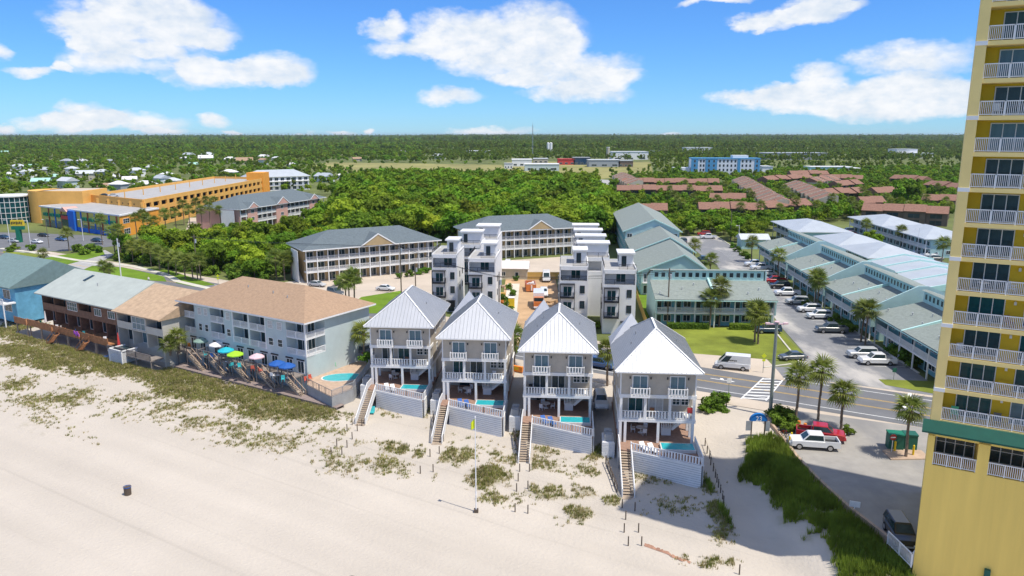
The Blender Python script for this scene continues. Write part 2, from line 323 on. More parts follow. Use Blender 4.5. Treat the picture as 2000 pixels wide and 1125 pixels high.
def hip_roof(b, x0, x1, y0, y1, z0, zr, hip, axis='x', th=.2, hip2=None):
    hip2 = hip if hip2 is None else hip2
    ym = (y0 + y1) / 2; xm = (x0 + x1) / 2
    E = [(x0, y0), (x1, y0), (x1, y1), (x0, y1)]
    if axis == 'x': rg = [(x0 + hip, ym, zr), (x1 - hip2, ym, zr)]; fs = [(0, 1, 5, 4), (1, 2, 5), (2, 3, 4, 5), (3, 0, 4)]
    else: rg = [(xm, y0 + hip, zr), (xm, y1 - hip2, zr)]; fs = [(0, 1, 4), (1, 2, 5, 4), (2, 3, 5), (3, 0, 4, 5)]
    b.add([(x, y, z0) for x, y in E] + rg, fs, 0)
    b.add([(x, y, z0 - th) for x, y in E] + [(x, y, z0) for x, y in E], [(3, 2, 1, 0), (0, 1, 5, 4), (1, 2, 6, 5), (2, 3, 7, 6), (3, 0, 4, 7)], 1)
    return b
def gable_roof(b, x0, x1, y0, y1, z0, zr, axis='x', th=.2, mid=None):
    """ridge runs along axis; mid = position of the ridge across it"""
    if axis == 'x':
        m = (y0 + y1) / 2 if mid is None else mid
        b.xprism([(y0, z0 - th), (y1, z0 - th), (y1, z0), (m, zr), (y0, z0)], x0, x1, 0)
    else:
        m = (x0 + x1) / 2 if mid is None else mid
        b.yprism([(x0, z0 - th), (x0, z0), (m, zr), (x1, z0), (x1, z0 - th)], y0, y1, 0)
    return b
# ------------------------------------------------------------------ ground, beach, roads
RA = R(-31.0); RD = np.array([math.cos(RA), math.sin(RA)]); RN = np.array([math.sin(RA), -math.cos(RA)])   # along the road, towards the sea
def sval(x, y): return x * RN[0] + y * RN[1]
def vnoise(x, y, sc, seed=0):
    """cheap tileless value noise on arrays"""
    x = np.asarray(x, float) * sc + seed * 17.13; y = np.asarray(y, float) * sc - seed * 9.71
    xi = np.floor(x).astype(np.int64); yi = np.floor(y).astype(np.int64); fx = x - xi; fy = y - yi
    fx = fx * fx * (3 - 2 * fx); fy = fy * fy * (3 - 2 * fy)
    def h(a, b):
        n = (a * 374761393 + b * 668265263 + seed * 1442695) & 0x7fffffff
        n = ((n ^ (n >> 13)) * 1274126177) & 0x7fffffff
        return (n ^ (n >> 16)) % 65536 / 65535.0
    return (h(xi, yi) * (1 - fx) + h(xi + 1, yi) * fx) * (1 - fy) + (h(xi, yi + 1) * (1 - fx) + h(xi + 1, yi + 1) * fx) * fy
def fbm(x, y, sc, seed=0, o=4):
    r = 0; a = .5; t = 0
    for i in range(o): r = r + a * vnoise(x, y, sc * 2 ** i, seed + i); t += a; a *= .5
    return r / t
# vegetation on the dunes: (pixel x, y, half width m, half depth m, strength), surveyed on the sand level
VEG = [(60, 650, 16, 6, .8), (40, 690, 16, 5, .75), (170, 690, 14, 4.5, 1.05), (110, 710, 12, 4, .8), (230, 715, 12, 4, .95), (300, 725, 11, 5.0, 1.1), (380, 752, 13, 5.5, 1.1), (470, 768, 13, 4.5, 1.05), (570, 788, 11, 5.0, 1.1), (655, 788, 7, 4.0, 1.0), (500, 800, 10, 4, .8), (700, 790, 5, 3, .8), (60, 760, 18, 6, .52), (200, 780, 16, 6, .55), (350, 800, 14, 6, .52), (470, 835, 12, 5, .5), (580, 860, 10, 5, .5), (660, 900, 7, 4, .45), (90, 820, 12, 4, .36), (760, 905, 6, 3, .5), (860, 930, 5, 2.5, .42), (1100, 1010, 6, 2, .42), (1020, 900, 8, 3, .5), (920, 860, 8, 3, .45),
       (120, 745, 14, 4, .42), (260, 775, 12, 4, .45), (30, 700, 12, 5, .5), (400, 810, 10, 4, .4), (520, 820, 9, 3, .5), (600, 850, 7, 3, .42), (160, 800, 10, 3, .3), (330, 840, 8, 3, .25), (480, 870, 7, 2.5, .22),
       (640, 840, 5, 3, .5), (700, 905, 4, 2.4, .38), (775, 870, 3.6, 2.2, .8), (830, 880, 3, 2.5, .7), (890, 890, 3.6, 3.2, .95), (950, 930, 3.4, 3.4, .95), (975, 970, 2.8, 2.2, .8), (690, 860, 3, 2, .5),
       (1070, 955, 3.2, 2.0, 1), (1130, 960, 2.6, 2.0, .9), (1125, 993, 1.9, 1.8, 1), (1194, 977, 1.3, 1.2, 1.15), (1060, 880, 2.6, 1.2, .55), (1140, 920, 3, 1.5, .5), (870, 850, 3, 1.2, .4), (760, 810, 3, 1, .45),
       (1270, 935, 4, 1.5, .42), (1310, 985, 5, 3, .38), (1404, 1005, 1.1, 3.4, .85), (1412, 1045, 1.5, 1.8, .85), (1392, 1095, 3.0, 1.3, .8), (1335, 1088, 1.6, .8, .6), (1395, 795, 3.0, 4.2, 1), (1370, 830, 2, 3, .6),
       (1505, 888, 3.7, 3.0, 1.4), (1495, 920, 3.0, 2.8, 1.3), (1550, 945, 2.6, 2.6, 1.25), (1550, 985, 2.2, 2.6, 1.1), (1610, 1000, 2.4, 2.4, 1.2), (1640, 1040, 2.4, 2.2, 1.2), (1690, 1070, 2.4, 2.4, 1.2), (1730, 1105, 2.4, 2.4, 1.2), (1610, 1050, 2.2, 1.8, .7), (1690, 1110, 2.6, 2.2, 1.1), (1560, 905, 1.6, 2, 1.2), (1560, 1010, 2.2, 1.8, .8), (350, 690, 5, 2, .9), (440, 735, 4, 1.5, .7), (690, 760, 5, 4, .8), (1375, 945, 1, 4, .6), (1180, 880, 1.4, 5, .75), (1010, 850, 1.4, 4, .6), (848, 800, 1.3, 4, .5)]
VEGW = [(*gp(a, b, -2.7 if a < 1440 else -1.2), c, d, e) for a, b, c, d, e in VEG]
SCRUB = [gp(a, b, -.9) for a, b in ((1452, 885), (1470, 868), (1512, 858), (1560, 893), (1600, 940), (1650, 985), (1700, 1030), (1745, 1075), (1790, 1140), (1660, 1140), (1630, 1085), (1600, 1040), (1550, 1005), (1510, 970), (1468, 930))]
def veg(x, y):
    r = np.zeros(np.shape(x))
    for cx, cy, rx, ry, e in VEGW:
        q = ((x - cx) * RD[0] + (y - cy) * RD[1]) / rx, ((x - cx) * RN[0] + (y - cy) * RN[1]) / ry
        if cx > 17: q = (x - cx) / rx, (y - cy) / ry
        r = np.maximum(r, e * np.exp(-.75 * (q[0] ** 2 + q[1] ** 2) ** 1.3))
    r = np.where(inside(x, y, SCRUB), np.maximum(r, .66), r)
    n = fbm(x, y, .16, 3, 5); f = fbm(x, y, .9, 8, 3)
    g = fbm(x, y, 2.1, 14, 2)
    k = np.clip((r * 1.15 + (n - .5) * 1.6 + (f - .5) * 1.0 + (g - .5) * .9 - .30) / .6, 0, 1)
    wallx = np.interp(y, [60, 65.4, 71, 77.2, 83, 90, 95.6], [36.6, 35.8, 34.7, 34.1, 34.0, 34.4, 34.5])
    k = k * (x < wallx - .25)
    for ox, oy, an, x0, x1, y0, y1 in CLEAR:
        c_, s_2 = math.cos(an), math.sin(an); lx = (x - ox) * c_ + (y - oy) * s_2; ly = -(x - ox) * s_2 + (y - oy) * c_
        k = k * ~((lx > x0) & (lx < x1) & (ly > y0) & (ly < y1))
    return k * np.clip(r * 1.25, 0, 1.1)
CLEAR = [(-59.6, 131.0, R(-31.5), -1, 44, -4.2, 16), (-97.0, 149.6, R(-31.5), -8, 42, -2.8, 16)] + [(ox, oy, R(-4.5), -.6, 9.6, -7.5 if k == 9 else -2.4, 15) for k, (ox, oy) in enumerate(((-21.8, 110.2), (-10.1, 103.4), (1.6, 96.9), (13.5, 88.1)))] + [(ox, oy, R(-4.5), -.4, 1.7, -16, 0) for ox, oy in ((-21.8, 110.2), (-10.1, 103.4), (1.6, 96.9), (13.5, 88.1))]
def terr(x, y):
    s = sval(x, y)
    z = np.interp(s, [-106, -101, -92, -84, -79, -66, -40, 0, 40], [-.06, -.12, -.9, -2.5, -2.85, -3.1, -3.9, -5.0, -6.2])
    # fore-dune that leans on the retaining wall of the tower's drive, and the access path beside it
    k = np.clip((x - 25.5) / 6.0, 0, 1) * np.clip((-58 - s) / 14, 0, 1); k = k * k * (3 - 2 * k)
    zd = np.interp(s, [-106, -95, -80, -66, -55], [-.06, -.15, -.35, -1.2, -2.8])
    z = z * (1 - k) + np.maximum(zd, z) * k
    return z
def beach_z(x, y):
    v = np.clip(veg(x, y), 0, 1); s = sval(x, y)
    bump = np.clip((s + 103) / 6, 0, 1)
    big = (fbm(x, y, .09, 11, 3) - .5) * .55 + (fbm(x, y, .5, 5, 3) - .5) * .16
    z = terr(x, y) + bump * (v * .22 + big * np.clip((-48 - s) / 20, .12, 1))
    for ox, oy, an, x0, x1, y0, y1 in CLEAR[:2]:
        c_, s_2 = math.cos(an), math.sin(an); lx = (x - ox) * c_ + (y - oy) * s_2; ly = -(x - ox) * s_2 + (y - oy) * c_
        d = np.minimum(np.minimum(lx - x0 + 1, x1 + 1 - lx), np.minimum(ly - y0 + 1.2, 8 - ly)); w = np.clip(d / 1.5, 0, 1); z = z * (1 - w) + np.minimum(z, -2.75) * w
    return z
a = np.concatenate([np.arange(-240, -90, 1.0), np.arange(-90, 45, .5), np.arange(45, 120, 2.0)])
s_ = np.concatenate([np.arange(-104, -44, .5), np.arange(-44, 40, 2.0)])
A, S = np.meshgrid(a, s_); X = A * RD[0] + S * RN[0]; Y = A * RD[1] + S * RN[1]; Zb = beach_z(X, Y); V = np.clip(veg(X, Y), 0, 1)
def grid_mesh(name, X, Y, Z, mats, attr=None):
    h, w = X.shape; me = bpy.data.meshes.new(name)
    me.vertices.add(h * w); me.vertices.foreach_set('co', np.stack([X, Y, Z], -1).ravel().astype(np.float32))
    i = np.arange(h * w).reshape(h, w); q = np.stack([i[:-1, :-1], i[1:, :-1], i[1:, 1:], i[:-1, 1:]], -1).reshape(-1, 4)
    me.loops.add(q.size); me.loops.foreach_set('vertex_index', q.ravel().astype(np.int32))
    me.polygons.add(len(q)); me.polygons.foreach_set('loop_start', (np.arange(len(q)) * 4).astype(np.int32))
    me.update(calc_edges=True); me.polygons.foreach_set('use_smooth', np.ones(len(q), bool))
    for m in mats: me.materials.append(MATS[m])
    if attr is not None:
        at = me.attributes.new('veg', 'FLOAT', 'POINT'); at.data.foreach_set('value', attr.ravel().astype(np.float32))
    me.validate(); return me
def sand_material():
    m = mat('sand', (.50, .452, .388), .95, .06, .05, .6, 2.6, spec=.15, det=8); nt = m.node_tree; N = nt.nodes; L = nt.links; b = N['Principled BSDF']
    src = b.inputs['Base Color'].links[0].from_socket
    at = N.new('ShaderNodeAttribute'); at.attribute_name = 'veg'
    nz = N.new('ShaderNodeTexNoise'); nz.inputs['Scale'].default_value = 1.1; nz.inputs['Detail'].default_value = 6
    tc = N.new('ShaderNodeTexCoord'); L.new(tc.outputs['Object'], nz.inputs['Vector'])
    ad = N.new('ShaderNodeMath'); ad.operation = 'MULTIPLY_ADD'; L.new(nz.outputs['Fac'], ad.inputs[0]); ad.inputs[1].default_value = .9
    L.new(at.outputs['Fac'], ad.inputs[2])
    mr = N.new('ShaderNodeMapRange'); mr.interpolation_type = 'SMOOTHSTEP'; mr.inputs['From Min'].default_value = .60; mr.inputs['From Max'].default_value = 1.45; mr.inputs['To Max'].default_value = .62
    L.new(ad.outputs[0], mr.inputs['Value'])
    mx = N.new('ShaderNodeMix'); mx.data_type = 'RGBA'; mx.inputs['B'].default_value = (.23, .21, .09, 1); L.new(src, mx.inputs['A']); L.new(mr.outputs[0], mx.inputs['Factor'])
    # trodden, slightly darker sand in streaks along the beach
    mr0 = N.new('ShaderNodeMapping'); mr0.inputs['Rotation'].default_value = (0, 0, -RA); L.new(tc.outputs['Object'], mr0.inputs[0])
    mp = N.new('ShaderNodeMapping'); mp.inputs['Scale'].default_value = (.022, .22, 1)
    n2 = N.new('ShaderNodeTexNoise'); n2.inputs['Scale'].default_value = 1.0; n2.inputs['Detail'].default_value = 7; L.new(mr0.outputs[0], mp.inputs[0]); L.new(mp.outputs[0], n2.inputs['Vector'])
    m3 = N.new('ShaderNodeMapRange'); m3.inputs['From Min'].default_value = .35; m3.inputs['From Max'].default_value = .65; m3.inputs['To Min'].default_value = .93; m3.inputs['To Max'].default_value = 1.03; L.new(n2.outputs['Fac'], m3.inputs['Value'])
    ml = N.new('ShaderNodeMix'); ml.data_type = 'RGBA'; ml.blend_type = 'MULTIPLY'; ml.inputs['Factor'].default_value = 1; L.new(mx.outputs['Result'], ml.inputs['A']); L.new(m3.outputs[0], ml.inputs['B'])
    # vehicle tracks: narrow lines pressed along the beach
    mp2 = N.new('ShaderNodeMapping'); mp2.inputs['Scale'].default_value = (.006, 1.1, 1)
    n5 = N.new('ShaderNodeTexNoise'); n5.inputs['Scale'].default_value = 1.0; n5.inputs['Detail'].default_value = 3; L.new(mr0.outputs[0], mp2.inputs[0]); L.new(mp2.outputs[0], n5.inputs['Vector'])
    m5 = N.new('ShaderNodeMapRange'); m5.interpolation_type = 'SMOOTHSTEP'; m5.inputs['From Min'].default_value = .60; m5.inputs['From Max'].default_value = .72; m5.inputs['To Min'].default_value = 1; m5.inputs['To Max'].default_value = .93; L.new(n5.outputs['Fac'], m5.inputs['Value'])
    m6 = N.new('ShaderNodeMix'); m6.data_type = 'RGBA'; m6.blend_type = 'MULTIPLY'; m6.inputs['Factor'].default_value = 1; L.new(ml.outputs['Result'], m6.inputs['A']); L.new(m5.outputs[0], m6.inputs['B'])
    L.new(m6.outputs['Result'], b.inputs['Base Color'])
sand_material()
tag(link('beach', grid_mesh('beach', X, Y, Zb, ['sand'], V)), kind='structure')
def rp(a, s): return (a * RD[0] + s * RN[0], a * RD[1] + s * RN[1])
mat('ground_cover', (.125, .15, .045), .95, .4, .03, .3, 2, det=9)
tag(MB().poly([(*rp(-30000, -103.5), -.07), (*rp(30000, -103.5), -.07), (*rp(30000, -16500), -.07), (*rp(-30000, -16500), -.07)]).build('ground', 'ground_cover'), kind='structure')
tag(MB().poly([(*rp(-4000, 30), -5.6), (*rp(-4000, 4000), -5.6), (*rp(4000, 4000), -5.6), (*rp(4000, 30), -5.6)]).build('sea', 'sea_water'), kind='structure')

def sheet(name, pts, z, m, parent=None, kind='structure', trees=True):
    if trees: footprint(list(pts), 1.0)
    b = MB(); b.prism(list(pts), z - .3, z); o = b.build(name, m, parent)
    if parent is None: tag(o, kind=kind)
    return o
def pxs(pts, z=0.0): return [gp(a, b, z) for a, b in pts]
# the coast road
RC = [(-330, 345), (-212, 268), (-145, 226), (-90, 190.5), (-40, 158), (0, 132), (29, 114.6), (57, 99.2), (120, 66), (200, 23)]
def offs(line, d):
    out = []
    for i, (x, y) in enumerate(line):
        p = line[max(0, i - 1)]; q = line[min(len(line) - 1, i + 1)]; t = Vector((q[0] - p[0], q[1] - p[1])).normalized()
        out.append((x + t.y * d, y - t.x * d))
    return out
def strip(name, line, d0, d1, z, m, parent=None, th=0.0):
    A_ = offs(line, d0); B_ = offs(line, d1); b = MB()
    for i in range(len(line) - 1):
        if th: b.prism([A_[i], A_[i + 1], B_[i + 1], B_[i]], z - th, z)
        else: b.poly([(*A_[i], z), (*B_[i], z), (*B_[i + 1], z), (*A_[i + 1], z)])
    o = b.build(name, m, parent)
    return o
shoulder = tag(strip('road_shoulder', RC, -11, 10.5, -.03, 'paving_beige'), kind='structure')
road = tag(strip('road', RC, -6.9, 6.9, -.018, 'asphalt'), kind='structure'); NO_TREES.append(np.array(offs(RC, -12) + offs(RC, 12)[::-1]))
strip('edge_line', RC, 5.15, 5.31, -.010, 'paint_white', road); strip('edge_line', RC, -5.35, -5.19, -.010, 'paint_white', road)
for d in (1.55, 1.85, -1.55, -1.85): strip('centre_line', RC, d - .06, d + .06, -.010, 'paint_yellow', road)
def seg_at(x):
    for (x0, y0), (x1, y1) in zip(RC, RC[1:]):
        if x0 <= x <= x1: return y0 + (y1 - y0) * (x - x0) / (x1 - x0), math.atan2(y1 - y0, x1 - x0)
# turn arrows in the middle lane
for x, fl in ((27.2, 0), (33.6, 0), (60.5, 1)):
    yy, an = seg_at(x)
    MB().poly([(-2.2, -.1, 0), (.6, -.1, 0), (.6, .1, 0), (-2.2, .1, 0)]).poly([(.6, -.5, 0), (1.7, 0, 0), (.6, .5, 0)]).poly([(-.6, .1, 0), (-.1, .1, 0), (-.4, .8, 0), (-.9, .8, 0)]).build('turn_arrow', 'paint_white', road, (x, yy, -.009), an + math.pi * fl)
# crosswalk: two long borders and the bars between them
cw = [gp(1447, 779), gp(1491, 738), gp(1532, 738), gp(1496, 782)]
def lerp(p, q, t): return (p[0] + (q[0] - p[0]) * t, p[1] + (q[1] - p[1]) * t)
for p, q in ((cw[0], cw[1]), (cw[3], cw[2])): MB().beam((*p, -.012), (*q, -.012), .22, .01).build('crosswalk_border', 'paint_white', road)
for i in range(8):
    t = .05 + i * .128; p = lerp(cw[0], cw[1], t); q = lerp(cw[3], cw[2], t)
    MB().beam((*p, -.008), (*q, -.008), .42, .01).build('crosswalk_stripe', 'paint_white', road)
p, q = gp(1765, 797), gp(1778, 768); MB().beam((*p, -.008), (*q, -.008), .5, .01).build('stop_line', 'paint_white', road)
# drive of the tower
def tower_drive():
    pts = [(38.2, 99.6), (35.0, 94.5), (34.5, 77.2), (36.2, 65.2), (36.6, 60.6), (90, 28), (104, 66), (54.4, 92.6)]
    b = MB(); b.prism(pts, -4.5, -.004); return tag(b.build('tower_drive', 'drive_concrete'), kind='structure')
tower_drive()
wl = [(34.7, 95.6), (34.6, 90), (34.2, 83), (34.35, 77.2), (34.9, 71), (36.0, 65.4), (36.5, 62.4)]
b = MB()
for p, q in zip(wl, wl[1:]): b.beam((*p, -1.0), (*q, -1.0), .32, 2.7)
tag(b.build('retaining_wall', 'deck_tan'), 'low tan retaining wall holding the drive of the yellow tower above the dune', 'wall')
# side sheets
sheet('parking_lot', [gp(1360, 716), (47, 119), (52, 127), (54.5, 146), (57.5, 163), (60.5, 216), (62.8, 281), (79, 286), (76.6, 250), (71.8, 203.7), (69.0, 160), (66.6, 120.5), (64.8, 104), (52, 110.5)], -.008, 'sandy_asphalt')
sheet('beach_house_lane', [(-34, 150), (24, 112), (22, 106), (-38, 143)], -.05, 'paving_beige')
sheet('condo_lot', [gp(540, 553), gp(600, 545), gp(850, 522), (-13, 208), (-14, 175), (-30, 171), gp(700, 590), gp(640, 582)], -.02, 'paving_beige')
sheet('condo_forecourt', [(-14, 208), (22, 205), (22, 236), (-14, 222)], -.022, 'paving_beige')
sheet('building_site', [(-3, 134), (10, 127), (12, 205), (-1.5, 205)], -.012, 'soil')
sheet('site_footpath', [(-2.2, 136), (.4, 134.5), (2.0, 190), (-1.2, 190)], -.004, 'sidewalk')
sheet('store_lot', [gp(-60, 500), gp(10, 487), gp(120, 491), gp(210, 482), gp(270, 474), gp(240, 462), gp(60, 455), gp(-80, 452)], -.015, 'asphalt')
sheet('store_driveway', [gp(110, 520), gp(160, 535), gp(222, 497), gp(205, 488)], -.012, 'concrete')
sheet('lawn', [gp(180, 519), gp(240, 522), gp(320, 540), gp(325, 550), gp(230, 543), gp(160, 528)], .02, 'lawn')
sheet('lawn', [gp(205, 512), gp(330, 528), gp(420, 556), gp(380, 560), gp(345, 553), gp(330, 536), gp(250, 519)], .022, 'lawn', trees=False)
strip('footpath', pxs([(0, 485), (60, 492), (85, 497), (150, 508), (200, 513), (260, 520), (318, 534), (336, 542), (346, 549), (385, 558), (450, 572)]), -.9, .9, .032, 'sidewalk')['kind'] = 'structure'
sheet('lawn', [gp(120, 498), gp(200, 488), gp(205, 497), gp(130, 517), gp(70, 507)], .01, 'lawn')
sheet('lawn', [gp(5, 490), gp(90, 497), gp(60, 505), gp(10, 498)], .01, 'lawn_dry', trees=False)
sheet('lawn', [gp(690, 592), gp(706, 580), gp(782, 568), gp(800, 580), gp(770, 612), gp(700, 612)], .02, 'lawn')
sheet('lawn', [(29.5, 144.5), (53.5, 145), (51.5, 126), (49.5, 121.5), (28, 128)], .02, 'lawn_dry')
sheet('lawn', [gp(1240, 570), gp(1262, 570), gp(1272, 620), gp(1256, 622)], .02, 'lawn')
sheet('lawn', [gp(1716, 741), gp(1730, 752), gp(1830, 770), gp(1830, 745)], .03, 'lawn_dry', trees=False)
sheet('sand_verge', [gp(1350, 690), gp(1495, 699), gp(1520, 725), gp(1535, 744), gp(1340, 712)], .0, 'paving_beige', trees=False)
sheet('playing_field', [gp(600, 326), gp(640, 317), gp(980, 322), gp(990, 336), gp(820, 338), gp(700, 338)], .05, 'field')
sheet('industrial_yard', [gp(980, 335), gp(990, 316), gp(1270, 316), gp(1275, 338), gp(1150, 352)], .04, 'field')
sheet('wood_track', [gp(1025, 395), gp(1050, 390), gp(1048, 362), gp(1036, 362)], .03, 'paving_beige')
sheet('far_lot', [gp(1165, 385), gp(1195, 388), gp(1192, 352), gp(1165, 350)], .03, 'concrete')
sheet('motel_lot', [(115, 290), (134, 290), (131, 185), (110, 185)], -.01, 'asphalt')
sheet('pink_condo_lot', [gp(360, 462), gp(430, 452), gp(430, 425), gp(370, 425)], .0, 'paving_beige')
# kerbs of the big parking lot and its painted bays
lot = bpy.data.objects['parking_lot']
MB().beam((66.2, 115.5, .06), (71.4, 203.7, .06), .3, .16).beam((71.4, 203.7, .06), (76.2, 250, .06), .3, .16).beam((76.2, 250, .06), (78.6, 286, .06), .3, .16).build('kerb', 'sidewalk', lot)
MB().beam((52.3, 145, .06), (49.0, 121, .06), .3, .16).beam((49, 121, .06), (42, 118.5, .06), .3, .16).build('kerb', 'sidewalk', lot)
bay = MB().box(-5.4, -.06, 0, 0, .06, .004).mesh('bay_line', 'paint_white')
for i in range(46):
    y = 119 + i * 2.85; x = np.interp(y, [115.5, 203.7, 286], [66.0, 71.2, 78.4]); link('bay_line', bay, lot, (float(x), y, -.005), R(-4))
for i in range(18): link('bay_line', bay, lot, (float(np.interp(163 + i * 2.85, [163, 281], [58, 62.9])) + 5.2, 163 + i * 2.85, -.005), R(-4))
# ------------------------------------------------------------------ the yellow tower
def railing_part(par, p, q, h=1.05, sp=.22, bw=.06, post=.1, psp=None, m='white', name='railing'):
    """a railing of its own mesh, shared between equal runs"""
    p = Vector(p); q = Vector(q); d = q - p; an = math.atan2(d.y, d.x); Lh = math.hypot(d.x, d.y)
    me = cached(('rail', round(Lh, 2), round(d.z, 2), h, sp, bw, post, psp, m), lambda: MB().rail((0, 0, 0), (Lh, 0, d.z), h, sp, bw, post, psp).mesh(name, m))
    return link(name, me, par, p, an)
def chair(par, loc, rz, m, lab=None, name='chair'):
    def mk():
        b = MB(); b.box(-.28, -.28, .38, .28, .28, .44); b.box(-.28, .24, .44, .28, .3, .95)
        for x in (-.25, .22):
            for y in (-.25, .22): b.box(x, y, 0, x + .04, y + .04, .38)
            b.box(x, -.25, .6, x + .05, .26, .64)
        return b.mesh('chair', m)
    o = link(name, cached(('chair', m), mk), par, loc, rz)
    if lab: tag(o, lab, 'chair')
    return o
def table(loc, m, lab, group=None):
    me = cached(('table', m), lambda: MB().cyl(0, 0, .7, .75, .6, .6, 14).cyl(0, 0, 0, .7, .05).cyl(0, 0, 0, .04, .35, .3, 10).mesh('table', m))
    return tag(link('patio_table', me, None, loc), lab, 'table', group)
def tower():
    P0 = (36.1, 60.4, 0); rz = R(-30.6)
    t = thing('apartment_tower', 'tall yellow apartment tower with white balcony railings and a green awning', 'tower', P0, rz)
    rect_fp(P0, rz, 0, 0, 46, 16.5)
    W = 27.0; fl = [14.1 + 2.82 * i for i in range(16)]
    TD = 16.5; b = MB(); b.box(.0, 0, -4.5, 46, TD, 9.9); b.box(0, 3.0, 9.9, 46, TD, 13.0)
    b.box(0, 0, 9.9, .5, 3.0, 13.0); x = 3.7
    while x < 44: b.box(x, 0, 9.9, x + .85, 3.0, 13.0); x += 4.4
    b.box(0, 0, 12.55, 46, 3.0, 13.05)
    b.build('base_wall', 'tower_yellow', t)
    b = MB(); b.box(.02, 1.9, 13.05, 46, TD, 58.4); b.build('wall', 'tower_deep', t)
    b = MB(); b.box(0, -.05, 13.05, .72, TD, 59.0); b.box(-.1, -.15, 58.4, 46.1, TD + .1, 59.2); b.box(W, 0, 13.05, 46, 1.9, 58.4); b.build('pilaster', 'tower_cream', t)
    b = MB(); b.xprism([(-.8, 13.0), (0, 13.1), (0, 13.98), (-.12, 13.98), (-.8, 13.15)], -.55, 46.3); b.build('awning', 'awning_green', t)
    for x0 in [.5] + [4.55 + 4.4 * i for i in range(5)]:
        x1 = x0 + (3.2 if x0 == .5 else 3.55)
        railing_part(t, (x0 + .02, .12, 9.92), (x1 - .02, .12, 9.92), 1.1, .145, .045, .09, 1.2)
        window(t, x0 + .1, 2.95, 10.0, x1 - x0 - .2, 2.3, 4, 2, glass='glass', name='restaurant_window')
    for i in range(0, 16, 2): MB().box(-.06, -.12, 0, .78, .6, .32).build('band', 'white', t, (0, 0, fl[i] + 2.82 - .32))
    slab = MB().box(.72, 0, 0, W, 1.9, .34).mesh('balcony_slab', 'tower_cream')
    part = MB().box(0, .05, 0, .18, 1.9, 2.5).mesh('partition', 'tower_deep')
    lamp = MB().box(-.09, -.14, 0, .09, 0, .26).cyl(0, -.1, .26, .32, .05, .02, 6).mesh('wall_lamp', 'white')
    for i, z in enumerate(fl):
        link('balcony_slab', slab, t, (0, 0, z - .34))
        for u in range(3):
            x0 = .74 + u * 8.75
            railing_part(t, (x0, .1, z), (x0 + 8.45, .1, z), 1.1, .125, .04, .09, 1.55)
            link('partition', part, t, (x0 + 8.55, 0, z))
            if u == 2: continue
            for k in (0, 1):
                g = ('glass_teal', 'glass', 'glass_teal', 'glass_blue', 'glass')[(i * 7 + k * 3 + u * 5 + i // 3) % 5]
                window(t, x0 + .95 + k * 3.95, 1.88, z + .03, 2.62, 2.25, 3, 1, 0, 'white', g, split=(u == 0), name='sliding_door', fw=.07)
            link('wall_lamp', lamp, t, (x0 + 4.25, 1.88, z + 1.75))
    b = MB()  # downpipe boxes on the base wall
    b.box(5.3, -.35, .4, 5.75, 0, 1.5).box(5.36, -.3, -.7, 5.7, 0, .2); b.build('meter_box', 'dumpster_green', t)
    c, s = math.cos(rz), math.sin(rz)
    def at(x, y): return (P0[0] + x * c - y * s, P0[1] + x * s + y * c)
    furn = [(2, 1.6, 'plastic_white'), (4, 4.6, 'plastic_white'), (0, 1.7, 'plastic_green'), (0, 4.8, 'car_grey'), (5, 1.4, 'plastic_white'), (6, 5.0, 'plastic_white'), (3, 4.7, 'deck_orange'), (1, 4.9, 'tower_deep'), (9, 2.0, 'plastic_white'), (10, 4.2, 'plastic_teal')]
    words = ['third', 'fifth', 'lowest', 'lowest', 'sixth', 'seventh', 'fourth', 'second', 'tenth', 'eleventh']
    cols = {'plastic_white': 'white', 'plastic_green': 'green', 'car_grey': 'dark grey', 'deck_orange': 'brown wooden', 'tower_deep': 'ochre', 'plastic_teal': 'teal'}
    for (f, x, m), w in zip(furn, words):
        q = at(x, 1.15); chair(None, (*q, fl[f]), rz + .3 * f, m, '%s chair on the %s balcony of the yellow tower' % (cols[m], w), 'balcony_chair')
    q = at(2.6, 1.2); tag(MB().cyl(0, 0, .66, .7, .45, .45, 12).cyl(0, 0, 0, .66, .04).build('balcony_table', 'plastic_white', None, (*q, fl[4])), 'white round table on the fifth balcony of the yellow tower', 'table')
tower()

